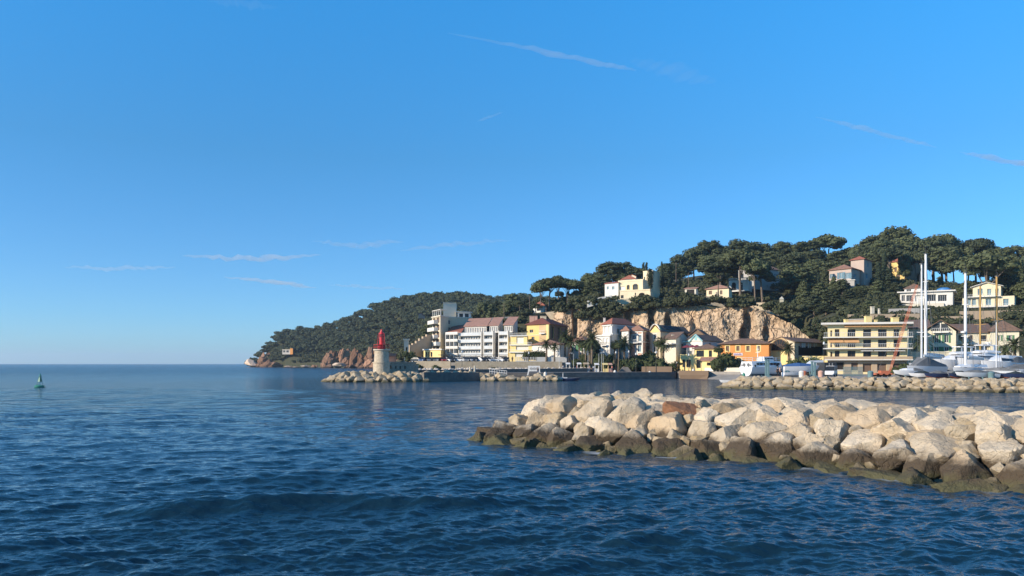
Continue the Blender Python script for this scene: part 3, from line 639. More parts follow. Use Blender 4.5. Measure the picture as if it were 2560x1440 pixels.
def pine_lobes(g, kind):
    """unit tree: crown about 10 m wide, 15 m tall in all"""
    L = []
    if kind == 'umbrella':
        for i in range(17):
            a = i * 2.4 + g.normal(0, .3); r = 4.0 * math.sqrt((i + .5) / 17); z = 13.2 - 0.09 * r * r + g.normal(0, .3)
            s = g.uniform(1.2, 1.8) * (1.12 - .06 * r); L.append(((r * math.cos(a), r * math.sin(a), z), (s * 1.15, s * 1.15, s * .9)))
        for i in range(12):
            a = i * 2.4 + g.normal(0, .3); r = 3.6 * math.sqrt((i + .5) / 12); s = g.uniform(1.0, 1.5); L.append(((r * math.cos(a), r * math.sin(a), 11.4 - .05 * r * r + g.normal(0, .4)), (s * 1.1, s * 1.1, s * .8)))
    elif kind == 'round':
        for i in range(26):
            zf = (i + .5) / 26; a = i * 2.4 + g.normal(0, .3); z = 4.6 + 9.3 * zf; rr = 3.9 * math.sqrt(max(0.08, 1 - ((zf - .35) / .68) ** 2)) * g.uniform(.65, 1)
            s = g.uniform(1.2, 1.9); L.append(((rr * math.cos(a), rr * math.sin(a), z), (s * 1.1, s * 1.1, s * .85)))
    elif kind == 'loose':
        for i in range(20):
            zf = (i + .5) / 20; a = i * 2.4 + g.normal(0, .5); z = 7.0 + 7.0 * zf; rr = 4.4 * (1 - .75 * zf) * g.uniform(.5, 1.05)
            s = g.uniform(.9, 1.5); L.append(((rr * math.cos(a), rr * math.sin(a), z), (s * 1.3, s * 1.3, s * .65)))
    else:                                               # tall, dense, down to the ground
        for i in range(30):
            zf = (i + .5) / 30; a = i * 2.4 + g.normal(0, .3); z = 1.5 + 12.6 * zf; rr = 3.6 * (1 - zf) ** .7 * g.uniform(.6, 1)
            s = g.uniform(1.1, 1.7) * (1.15 - .5 * zf); L.append(((rr * math.cos(a), rr * math.sin(a), z), (s * 1.1, s * 1.1, s * .8)))
    return L
def trunk_mb(g, lobes, kind):
    mb = MB(); lean = (g.uniform(-.9, .9), g.uniform(-.6, .6)); zt = 9.5 if kind in ('umbrella', 'loose', 'round') else 9
    pts = [(0, 0, -1.5), (0.05, 0, 1), (lean[0] * .5, lean[1] * .5, 5), (lean[0], lean[1], zt)]
    mb.tube(pts, [.36, .32, .25, .17], 7)
    for k in range(4 if kind != 'dense' else 1):
        c = lobes[int(g.integers(len(lobes)))][0]; z0 = g.uniform(5.5, 8.5); f = z0 / zt
        mb.tube([(lean[0] * f * .9, lean[1] * f * .9, z0), (lean[0] * .6 + c[0] * .45, lean[1] * .6 + c[1] * .45, z0 * .5 + c[2] * .5), (c[0] * .9, c[1] * .9, c[2] - .2)], [.15, .11, .06], 5)
    return mb
PINES = {}
def make_pine(kind, seed, m):
    g = np.random.default_rng(seed); lb = pine_lobes(g, kind)
    r = root('pine_tree', (0, 0, -500), 'pine tree', 'pine tree')
    o = link_mesh('crown', crown_mesh('crown', lb, 42, .34, seed, zmin=-.6, depth=.35), m, r)
    t = trunk_mb(g, lb, kind); t.v = [(v[0], v[1], v[2] - 500) for v in t.v]; t.build('trunk', M_BARK, r)
    PINES.setdefault(kind, []).append(r)
for k, n in (('umbrella', 4), ('round', 5), ('loose', 3), ('dense', 4)):
    for s in range(n): make_pine(k, 40 + s + len(k) * 9, M_PINE_D if (k == 'dense' and s > 1) or s == 3 else M_PINE)
TREES = []                                             # (proto, x, Y, height, width, ground z)
used_protos = set()
def pine(kind, x, ytop, wpx, Y, zg=None, yb=None):
    """kind, photo column and top row of the crown, crown width in photo pixels, distance"""
    X = (x - CX) / F * Y; zt = Z(ytop, Y)
    if zg is None: zg = Z(yb, Y) if yb is not None else ground_at(HILL, x, Y)
    h = max(zt - zg, 4.0); wm = wpx / F * Y
    TREES.append((kind, X, Y, zg, h / (15.0 if kind != 'umbrella' else 14.4), wm / 10.6, x))
# skyline and slope pines of the near hill, left to right (top row, width from the photo)
for a in (('umbrella', 1372, 698, 82, 330, None, 772), ('umbrella', 1420, 700, 60, 345, None, 772), ('umbrella', 1352, 706, 62, 328, None, 782), ('umbrella', 1396, 692, 60, 338, None, 772), ('umbrella', 1398, 728, 26, 350, None, 772), ('loose', 1350, 742, 60, 345, None, 790), ('round', 1280, 735, 52, 400, None, 790), ('loose', 1246, 752, 40, 420, None, 795), ('round', 1310, 744, 46, 410, None, 790),
          ('umbrella', 1440, 702, 50, 335, None, 768), ('round', 1478, 684, 62, 345), ('round', 1520, 655, 86, 360), ('round', 1560, 656, 66, 362), ('round', 1500, 690, 70, 340), ('dense', 1470, 705, 54, 332), ('round', 1598, 668, 56, 372), ('umbrella', 1580, 668, 40, 380), ('dense', 1640, 690, 40, 365),
          ('round', 1700, 638, 70, 395), ('round', 1690, 660, 60, 380), ('round', 1775, 600, 86, 410), ('round', 1735, 618, 70, 405), ('round', 1800, 612, 80, 412), ('round', 1850, 599, 90, 405), ('loose', 1770, 640, 70, 378), ('round', 1820, 640, 86, 372), ('round', 1900, 606, 80, 410),
          ('umbrella', 1850, 625, 110, 326), ('loose', 1905, 640, 90, 326), ('umbrella', 1800, 655, 100, 330), ('umbrella', 1888, 650, 76, 322), ('umbrella', 2222, 618, 70, 340), ('round', 2262, 625, 40, 345), ('umbrella', 2290, 632, 60, 346), ('round', 2214, 668, 34, 338), ('dense', 2084, 690, 36, 314), ('round', 2106, 698, 40, 312), ('dense', 2062, 668, 36, 326), ('round', 1955, 603, 76, 415), ('round', 1930, 628, 80, 390), ('round', 2000, 605, 76, 412), ('round', 1985, 635, 90, 380), ('round', 1960, 650, 60, 385), ('loose', 2030, 600, 80, 415), ('umbrella', 2070, 590, 90, 418), ('round', 2035, 625, 80, 395), ('round', 1995, 662, 110, 340), ('round', 2040, 650, 70, 368), ('round', 2090, 628, 70, 410), ('loose', 2120, 618, 60, 415),
          ('dense', 2010, 700, 70, 312), ('dense', 2050, 705, 76, 300), ('dense', 1985, 745, 60, 294), ('dense', 2035, 735, 80, 288), ('dense', 2080, 720, 74, 296), ('dense', 2120, 722, 64, 292), ('dense', 2000, 775, 60, 284), ('dense', 2065, 760, 66, 276), ('dense', 2100, 750, 70, 280), ('dense', 2150, 730, 60, 300), ('round', 2150, 715, 50, 305), ('dense', 2195, 700, 70, 300), ('dense', 2235, 705, 50, 305), ('dense', 2170, 760, 50, 268), ('dense', 1960, 752, 36, 298), ('dense', 2040, 790, 40, 268),
          ('round', 2180, 590, 90, 405), ('round', 2235, 567, 110, 400), ('round', 2210, 600, 110, 385), ('round', 2265, 588, 100, 392), ('round', 2150, 612, 60, 395), ('round', 2290, 612, 70, 390), ('loose', 2190, 640, 70, 372),
          ('umbrella', 2355, 590, 100, 405, None, 706), ('umbrella', 2335, 600, 80, 395, None, 706), ('loose', 2385, 612, 60, 400, None, 708), ('umbrella', 2440, 597, 86, 402), ('loose', 2420, 615, 70, 398), ('round', 2470, 612, 70, 400), ('round', 2510, 616, 76, 395), ('round', 2548, 614, 70, 398), ('round', 2590, 618, 80, 398), ('round', 2640, 610, 90, 400), ('round', 2700, 612, 90, 400), ('loose', 2365, 618, 90, 390, None, 706),
          ('round', 2530, 660, 70, 330), ('round', 2560, 645, 80, 340), ('umbrella', 2470, 637, 150, 292, None, 790), ('round', 2425, 700, 60, 300), ('round', 2510, 680, 80, 298), ('round', 2560, 700, 60, 290), ('round', 2620, 680, 90, 300), ('dense', 2350, 690, 40, 360), ('dense', 2300, 680, 40, 362), ('dense', 2320, 720, 40, 330)):
    pine(*a)
for t in list(TREES):                                   # a second rank of crowns closes the ridge
    if t[0] == 'round' and t[2] > 370 and not (2300 < t[6] < 2425) and t[6] > 1460:
        TREES.append(('round', t[1] + (11 if int(t[6]) % 2 else -9), t[2] - 16, ground_at(HILL, t[6], t[2] - 16), t[4] * .78, t[5] * .85, t[6] + .3))
g = np.random.default_rng(8)
for k, x in enumerate((1075, 1108, 1160, 1185, 1205, 1228, 1252, 1272, 1296, 1318, 1340, 1265, 1215, 1330, 1360, 1378)):
    pine(('round', 'dense', 'loose', 'round')[k % 4], x, (812 if x < 1130 else 782 if x < 1200 else 758) + g.uniform(-6, 8), g.uniform(34, 50), g.uniform(318, 372))
# the headland's pines: the larger, nearer ones are trees of their own, the rest reads as one wood
g = np.random.default_rng(77); FARW = []
hxs = HEAD['xs']
for k in range(9000):
    x = g.uniform(618, 1440); t = g.uniform(0.10, 1) ** 0.9
    Ys = [np.interp(x, HEAD['xx'], HEAD['R'][j][0]) for j in (0, 3)]; Y = Ys[0] + (Ys[1] - Ys[0]) * t
    X = (x - CX) / F * Y
    w_ = g.uniform(8.5, 14)
    if x < 700 and t < 0.5: continue
    if t < 0.22 and vnoise(np.array([X * .045, Y * .045, 3.3])) > -0.12: continue
    if 690 < x < 745 and Z(900, Y) < ground_at(HEAD, x, Y) < Z(866, Y) and g.random() < .8: continue
    if x > 1180 and Y < 480 and False: continue
    if any((X - q[0]) ** 2 + (Y - q[1]) ** 2 < (0.30 * (w_ + q[4])) ** 2 for q in FARW): continue
    zg = ground_at(HEAD, x, Y); FARW.append((X, Y, zg, g.uniform(7.5, 11), w_, x))
FARW.sort(key=lambda q: q[1])
for q in FARW[:130]: TREES.append(('far', q[0], q[1], q[2], q[3], q[4], q[5]))
def far_lobes(g, n):
    return [((3.0 * math.sqrt((i + .4) / n) * math.cos(i * 2.4), 3.0 * math.sqrt((i + .4) / n) * math.sin(i * 2.4), 7.2 - .22 * (i * 9 / n) + g.normal(0, .5)), (s := g.uniform(1.5, 2.3), s, s * .85)) for i in range(n)]
FARP = []
for s in range(5):
    g2 = np.random.default_rng(900 + s); r = root('headland_pine', (0, 0, -500), 'pine', 'pine tree'); lb = far_lobes(g2, 9) + [((0, 0, 4.4), (2.2, 2.2, 2.0))]
    link_mesh('crown', crown_mesh('crown', lb, 14, .55, 900 + s, zmin=-.5, depth=.3), M_PINE_D, r)
    t = MB().tube([(0, 0, -2), (.2, 0, 3), (0, .1, 7)], [.3, .25, .12], 6); t.v = [(v[0], v[1], v[2] - 500) for v in t.v]; t.build('trunk', M_BARK, r); FARP.append(r)
def merged_wood(name, items, protos, m, label):
    V, T, Q, nv = [], [], [], 0; gg = np.random.default_rng(3)
    base = [(np.array([v.co[:] for v in me.vertices]), np.array([p.vertices[:] for p in me.polygons if len(p.vertices) == 3]), np.array([p.vertices[:] for p in me.polygons if len(p.vertices) == 4])) for me in protos]
    for (X, Y, z, sx, sz) in items:
        v, t, q = base[int(gg.integers(len(base)))]; a = gg.uniform(0, 6.28); c, s = math.cos(a), math.sin(a)
        vv = np.stack([(v[:, 0] * c - v[:, 1] * s) * sx, (v[:, 0] * s + v[:, 1] * c) * sx, v[:, 2] * sz], -1) + (X, Y, z); V.append(vv); T.append(t + nv); Q.append(q + nv); nv += len(v)
    V = np.vstack(V); T = np.vstack(T); Q = np.vstack(Q)
    Qt = np.vstack([T, Q[:, [0, 1, 2]], Q[:, [0, 2, 3]]])
    return tag(link_mesh(name, np_mesh(name, V, Qt), m), label, kind='stuff')
merged_wood('pine_wood', [(q[0], q[1], q[2], q[4] / 8.6, q[3] / 9.2) for q in FARW[130:]], [r.children[0].data for r in FARP] if FARP[0].children[0].name.startswith('crown') else [c.data for r in FARP for c in r.children if c.name.startswith('crown')], M_FARPINE, 'dense pine wood over the far headland')
# scrub: low rounded bushes over slopes, cliff top and terraces
bush_protos = []
for s in range(5):
    g2 = np.random.default_rng(70 + s); lb = [((g2.normal(0, .7), g2.normal(0, .7), .5 + .5 * g2.random()), (q := g2.uniform(.6, 1.0), q, q * .8)) for _ in range(6)]
    bush_protos.append(crown_mesh('bush', lb, 26, .26, 70 + s, depth=.4))
items = []
CLEAR = [(1462, 734, 1536, 756, 303), (2240, 716, 2392, 762, 292), (2400, 712, 2540, 768, 288), (1508, 676, 1652, 750, 322), (1698, 716, 1962, 772, 314), (2066, 640, 2184, 708, 334), (1818, 664, 1956, 730, 352), (1328, 750, 1380, 790, 330), (2110, 786, 2180, 815, 240)]
def blocked(X, Y, z):
    """a bush must not grow in front of a villa's walls"""
    x, y = CX + F * X / Y, HY + (HC - z) / Y * F
    return any(a < x < c and b < y < d and Y < e + 1 for a, b, c, d, e in CLEAR)
g = np.random.default_rng(5)
for k in range(4600):
    x = g.uniform(1000, 2700) if k < 2600 else g.uniform(2040, 2700); Y = g.uniform(215, 372) if x > 2060 else g.uniform(296, 372)
    lo = np.interp(x, HILL['xx'], HILL['R'][0][0])
    if Y < lo + 5: continue
    if 1540 < x < 1650 and 305 < Y < 352: continue
    if vnoise(np.array([x * .02, Y * .07, 1.])) < -0.35: continue
    s = g.uniform(.7, 1.9) * (1.3 if Y > 330 else 1)
    if blocked((x - CX) / F * Y, Y, ground_at(HILL, x, Y) + s * 1.5): continue
    items.append(((x - CX) / F * Y, Y, ground_at(HILL, x, Y) - .2, s, s * g.uniform(.7, 1.2)))
for k in range(260):                                     # fringe hanging over the cliff's lip
    x = g.uniform(1395, 2040); Yc = np.interp(x, CLX, CLY) + g.uniform(0, 9); zt = Z(np.interp(x, CLX, CLT), Yc); s = g.uniform(.8, 1.9)
    if vnoise(np.array([x * .03, 2.2, 1.])) < -0.3: continue
    items.append(((x - CX) / F * Yc, Yc + 1, zt + g.uniform(-1.2, .8), s, s))
for k in range(70):                                      # scrub on the cliff's left shoulder
    x = g.uniform(1386, 1460); Yc = np.interp(x, CLX, CLY) + g.uniform(6, 20); s = g.uniform(.7, 1.5); items.append(((x - CX) / F * Yc, Yc, Z(np.interp(x, CLX, CLT), np.interp(x, CLX, CLY)) + g.uniform(-.3, .5), s, s))
for (x0, x1, y0, y1, n) in ((1440, 1535, 752, 800, 60), (1500, 1545, 770, 795, 22), (1590, 1650, 750, 772, 30), (1950, 2000, 770, 800, 26), (1700, 1760, 745, 760, 14)):   # ivy masses on the face
    for k in range(n):
        x = g.uniform(x0, x1); y = g.uniform(y0, y1); Yc = np.interp(x, CLX, CLY) + 1.5; s = g.uniform(.9, 1.7); items.append(((x - CX) / F * Yc, Yc, Z(y, Yc), s, s))
for k in range(2400):                                     # low maquis along the headland's foot
    x = g.uniform(650, 1440); t = g.uniform(.05, .5); Y0_, Y1_ = [np.interp(x, HEAD['xx'], HEAD['R'][j][0]) for j in (0, 3)]; Y = Y0_ + (Y1_ - Y0_) * t
    if vnoise(np.array([(x - CX) / F * Y * .045, Y * .045, 3.3])) > 0.3 and t < .15: continue
    s = g.uniform(1.5, 3.2); items.append(((x - CX) / F * Y, Y, ground_at(HEAD, x, Y) - .3, s, s * .9))
merged_wood('undergrowth', items, bush_protos, M_SCRUB, 'scrub and maquis over the slopes')

def place_trees():
    gg = random.Random(9); names = {'umbrella': 'umbrella pine', 'round': 'round-crowned pine', 'loose': 'open ragged pine', 'dense': 'dark dense pine', 'far': 'headland pine'}
    by = {}
    for t in TREES: by.setdefault(t[0], []).append(t)
    first = {}
    for kind, lst in by.items():
        lst.sort(key=lambda t: t[6]); pr = FARP if kind == 'far' else PINES[kind]
        for n, (k, X, Y, zg, sh, sw, x) in enumerate(lst):
            p = pr[n % len(pr)]; sc = (sw / 8.8, sw / 8.8, sh / 9.2) if kind == 'far' else (sw, sw, sh)
            if p.name not in first: first[p.name] = 1; o = p; o.location = (X, Y, zg); o.scale = sc
            else: o = dup(p, (X, Y, zg), (0, 0, gg.uniform(0, 6.28)), sc)
            where = 'on the far wooded headland' if kind == 'far' else 'on the hill skyline' if Y > 370 else 'below the hill skyline'
            tag(o, f'{names[kind]} {where}, {ordinal(n + 1)} of its kind from the left', 'pine tree', 'pines of the far headland' if kind == 'far' else 'pines of the hill')
    for pr in list(PINES.values()) + [FARP]:
        for p in pr:
            if p.name not in first:
                for c in list(p.children): bpy.data.objects.remove(c)
                bpy.data.objects.remove(p)
place_trees()
print('trees', len(TREES), 'far', len(FARW))
# ------------------------------------------------------------------ buildings
M = {}
def wallm(n, c, var=.14): M[n] = mat('render_' + n, c, rough=.9, var=var, scale=.35, spec=.15, detail=6, bump=.15, bscale=3)
wallm('white', (.72, .69, .63)); wallm('cream', (.66, .56, .40)); wallm('pale', (.68, .62, .50)); wallm('yellow', (.76, .55, .22)); wallm('lightyellow', (.82, .64, .29)); wallm('softyellow', (.76, .65, .45))
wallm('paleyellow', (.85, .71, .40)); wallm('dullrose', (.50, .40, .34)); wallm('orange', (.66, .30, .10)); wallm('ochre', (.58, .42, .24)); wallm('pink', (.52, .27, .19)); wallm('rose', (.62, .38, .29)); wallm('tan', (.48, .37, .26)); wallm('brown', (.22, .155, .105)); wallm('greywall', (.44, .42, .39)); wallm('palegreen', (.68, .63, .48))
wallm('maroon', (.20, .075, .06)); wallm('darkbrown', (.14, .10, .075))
M['tile'] = mat('roof_tile', (.36, .19, .125), var=.5, scale=1.1, c2=(.20, .115, .085), bump=.8, bscale=5, detail=7)
M['tilered'] = mat('roof_tile_red', (.40, .14, .085), var=.4, scale=1.1, c2=(.25, .095, .065), bump=.8, bscale=5, detail=7)
M['tilebrown'] = mat('roof_tile_brown', (.24, .145, .10), var=.5, scale=1.3, c2=(.115, .08, .06), bump=.8, bscale=5, detail=7)
M['tilepink'] = mat('roof_tile_pink', (.46, .25, .18), var=.4, scale=.9, c2=(.30, .17, .125), bump=.6, bscale=5, detail=7)
M['wframe'] = mat('white_paint', (.74, .73, .70), rough=.5, var=.06)
M['bframe'] = mat('brown_wood', (.16, .09, .055), rough=.6, var=.2)
M['dframe'] = mat('dark_frame', (.04, .045, .05), rough=.5)
M['glass'] = mat('window_glass', (.03, .036, .042), rough=.3, var=.5, scale=.4, spec=.35)
M['shut'] = mat('brown_shutter', (.17, .115, .085), rough=.7, var=.2, scale=1)
M['gshut'] = mat('green_shutter', (.09, .21, .105), rough=.7, var=.2, scale=1)
M['bshut'] = mat('blue_shutter', (.14, .24, .30), rough=.7, var=.2, scale=1)
M['wshut'] = mat('white_shutter', (.70, .68, .63), rough=.7, var=.1, scale=1)
M['void'] = mat('dark_interior', (.03, .027, .025), rough=.9)
M['rail'] = mat('pale_rail', (.60, .62, .62), rough=.5, var=.1)
M['railglass'] = mat('balcony_panel', (.62, .65, .66), rough=.3, var=.25, scale=.5)
M['turq'] = mat('turquoise_paint', (.28, .52, .54), rough=.6)
M['solar'] = mat('solar_cell', (.012, .014, .022), rough=.55, spec=.2)
M['awn'] = mat('awning_cloth', (.62, .36, .17), rough=.9, var=.12); M['awnw'] = mat('white_canvas', (.75, .74, .71), rough=.9, var=.08); M['awnr'] = mat('burgundy_cloth', (.20, .04, .06), rough=.9)

class Face:
    """a vertical wall plane from plan point a to plan point b, a on the left as seen from outside"""
    def __init__(s, a, b):
        s.A = Vector((a[0], a[1])); s.B = Vector((b[0], b[1])); d = s.B - s.A; s.L = d.length; s.d = d / s.L; s.n = Vector((s.d.y, -s.d.x))
    def u(s, x):
        r = (x - CX) / F; return (r * s.A.y - s.A.x) / (s.d.x - r * s.d.y)
    def z(s, y, u): return Z(y, s.A.y + u * s.d.y)
    def p(s, u, z, o=0.0): return (s.A.x + s.d.x * u + s.n.x * o, s.A.y + s.d.y * u + s.n.y * o, z)
    def rect(s, x0, y0, x1, y1):
        u0, u1 = s.u(x0), s.u(x1); um = (u0 + u1) / 2; return (u0, u1, s.z(y1, um), s.z(y0, um))
    def box(s, mb, u0, u1, z0, z1, o0, o1):
        return mb.hexa([s.p(u0, z0, o1), s.p(u1, z0, o1), s.p(u1, z0, o0), s.p(u0, z0, o0)], [s.p(u0, z1, o1), s.p(u1, z1, o1), s.p(u1, z1, o0), s.p(u0, z1, o0)])
def wall_face(mb, f, z0, z1, holes, dep=.3):
    us = sorted({0.0, f.L, *[v for h in holes for v in h[:2]]}); zs = sorted({z0, z1, *[v for h in holes for v in h[2:4]]})
    for a, b in zip(us[:-1], us[1:]):
        for c, d in zip(zs[:-1], zs[1:]):
            m_, n_ = (a + b) / 2, (c + d) / 2
            if any(h[0] < m_ < h[1] and h[2] < n_ < h[3] for h in holes): continue
            mb.quad(f.p(a, c), f.p(b, c), f.p(b, d), f.p(a, d))
    for u0, u1, c, d in holes:
        for q in (((u0, c), (u0, d)), ((u1, d), (u1, c)), ((u0, d), (u1, d)), ((u1, c), (u0, c))):
            (a, b), (e, g_) = q; mb.quad(f.p(a, b), f.p(e, g_), f.p(e, g_, -dep), f.p(a, b, -dep))
def window(parent, f, h, style='w', dep=.3):
    """frame (part) with its pane (sub-part) set back in the wall's opening"""
    u0, u1, z0, z1 = h; fr, pn, bars, t = {'w': ('wframe', 'glass', 1, .09), 'b': ('bframe', 'glass', 1, .09), 'd': ('dframe', 'glass', 1, .07), 's': ('bframe', 'shut', 0, .06), 'g': ('wframe', 'glass', 3, .08), 'v': ('dframe', 'void', 0, .05), 'ws': ('wframe', 'wshut', 0, .08), 'wg': ('wframe', 'glass', 1, .16), 'door': ('bframe', 'shut', 0, .12), 'bl': ('wframe', 'bshut', 1, .08)}[style]
    mb = MB(); w_ = u1 - u0; t = min(t, w_ * .2); o0, o1 = -dep + .02, -dep + .10
    f.box(mb, u0, u0 + t, z0, z1, o0, o1); f.box(mb, u1 - t, u1, z0, z1, o0, o1); f.box(mb, u0 + t, u1 - t, z1 - t, z1, o0, o1); f.box(mb, u0 + t, u1 - t, z0, z0 + t, o0, o1)
    for k in range(bars):
        c = u0 + w_ * (k + 1) / (bars + 1); f.box(mb, c - t * .35, c + t * .35, z0 + t, z1 - t, o0, o1 - .01)
    name = 'door' if style == 'door' else 'window'
    wobj = mb.build(name, M[fr], parent)
    q = MB(); f.box(q, u0 + t * .5, u1 - t * .5, z0 + t * .5, z1 - t * .5, o0 - .06, o0 + .03); q.build('panel' if style in ('s', 'door', 'ws') else 'pane', M[pn], wobj)
    return wobj
def shutters(parent, f, h, m='gshut', wd=.5):
    u0, u1, z0, z1 = h; w_ = (u1 - u0) * wd
    for a, b in ((u0 - w_ - .02, u0 - .02), (u1 + .02, u1 + w_ + .02)):
        mb = MB(); f.box(mb, a, b, z0, z1, .003, .07)
        for k in range(6): zz = z0 + (z1 - z0) * (k + .5) / 6; f.box(mb, a + .06, b - .06, zz - .04, zz + .04, .07, .085)
        mb.build('shutter', M[m], parent)
def surround(parent, f, h, m='wframe', t=.22, name='window_surround'):
    u0, u1, z0, z1 = h; mb = MB()
    f.box(mb, u0 - t, u0, z0 - t, z1 + t, .003, .05); f.box(mb, u1, u1 + t, z0 - t, z1 + t, .003, .05); f.box(mb, u0, u1, z1, z1 + t, .003, .05); f.box(mb, u0, u1, z0 - t, z0, .003, .09)
    return mb.build(name, M[m], parent)
def balcony(parent, f, x0, x1, yslab, h=1.0, depth=1.4, slab_m='wframe', rail='bars', rail_m='rail', tslab=.2, u=None):
    u0, u1 = u if u else (f.u(x0), f.u(x1)); z = f.z(yslab, (u0 + u1) / 2)
    mb = MB(); f.box(mb, u0, u1, z - tslab, z, .004, depth); b = mb.build('balcony', M[slab_m], parent)
    q = MB()
    if rail == 'bars':
        f.box(q, u0, u1, z + h - .06, z + h, depth - .1, depth - .04); f.box(q, u0, u1, z + .12, z + .17, depth - .1, depth - .04)
        n = max(2, int((u1 - u0) / .42))
        for k in range(n + 1): c = u0 + .04 + (u1 - u0 - .08) * k / n; f.box(q, c - .03, c + .03, z, z + h - .06, depth - .09, depth - .05)
    else:
        f.box(q, u0, u1, z + .05, z + h, depth - .12, depth - .02); f.box(q, u0, u1, z + h, z + h + .06, depth - .15, depth + .01)
    for e in (u0, u1 - .06): f.box(q, e, e + .06, z + (.05 if rail != 'bars' else h - .06), z + h, .01, depth - .12)
    q.build('balcony_railing', M[rail_m], b); return b
def lerp2(a, b, t): return (a[0] + (b[0] - a[0]) * t, a[1] + (b[1] - a[1]) * t)
def inset_quad(q, o):
    """grow (o > 0) a plan quad outward"""
    c = (sum(p[0] for p in q) / 4, sum(p[1] for p in q) / 4); out = []
    for k in range(4):
        p0, p, p1 = Vector(q[k - 1]), Vector(q[k]), Vector(q[(k + 1) % 4]); a = (p - p0).normalized(); b = (p - p1).normalized(); v = a + b
        s = o / max(.35, abs(a.cross(b))) ; out.append((p.x + v.x * s, p.y + v.y * s))
    return out
def roof(parent, q, z, kind, rise, m, over=.5, axis=None, name='roof', t=.16):
    """q: plan corners A, B, C, D (A->B is the front)"""
    e = inset_quad(q, over) if over else list(q); mb = MB(); L1 = (Vector(e[1]) - Vector(e[0])).length; L2 = (Vector(e[2]) - Vector(e[1])).length
    if axis is None: axis = 'x' if L1 >= L2 else 'y'
    if kind == 'flat':
        mb.prism(e, z, z + rise); return mb.build(name, M[m], parent)
    if axis == 'x': m0, m1, w_ , L_ = lerp2(e[0], e[3], .5), lerp2(e[1], e[2], .5), L2, L1
    else: m0, m1, w_, L_ = lerp2(e[0], e[1], .5), lerp2(e[3], e[2], .5), L1, L2
    ins = min(.48, w_ * .5 / L_) if kind == 'hip' else 0.0
    r0, r1 = lerp2(m0, m1, ins), lerp2(m0, m1, 1 - ins)
    def up(p, dz): return (p[0], p[1], z + dz)
    B = [up(p, 0) for p in e]; T = [up(p, t) for p in e]; R0, R1 = up(r0, rise + t), up(r1, rise + t)
    if kind == 'mono':                                   # slopes up from the front edge to the back
        T2 = [up(e[0], t), up(e[1], t), up(e[2], rise + t), up(e[3], rise + t)]; B2 = [up(e[0], 0), up(e[1], 0), up(e[2], rise), up(e[3], rise)]
        mb.hexa(B2, T2); return mb.build(name, M[m], parent)
    if kind == 'gable':                                  # two pitched slabs; the gable ends stay open to the wall
        for p0, p1 in (((e[0], e[1]), (e[3], e[2])) if axis == 'x' else ((e[0], e[3]), (e[1], e[2]))):
            mb.hexa([up(p0, 0), up(p1, 0), up(r1, rise), up(r0, rise)], [up(p0, t), up(p1, t), up(r1, rise + t), up(r0, rise + t)])
        return mb.build(name, M[m], parent)
    vs = B + T + [R0, R1]; fs = [(3, 2, 1, 0), (0, 1, 5, 4), (1, 2, 6, 5), (2, 3, 7, 6), (3, 0, 4, 7)]
    if axis == 'x': fs += [(4, 5, 9, 8), (6, 7, 8, 9), (5, 6, 9), (7, 4, 8)]
    else: fs += [(5, 6, 9, 8), (7, 4, 8, 9), (4, 5, 8), (6, 7, 9)]
    mb.add(vs, fs); return mb.build(name, M[m], parent)
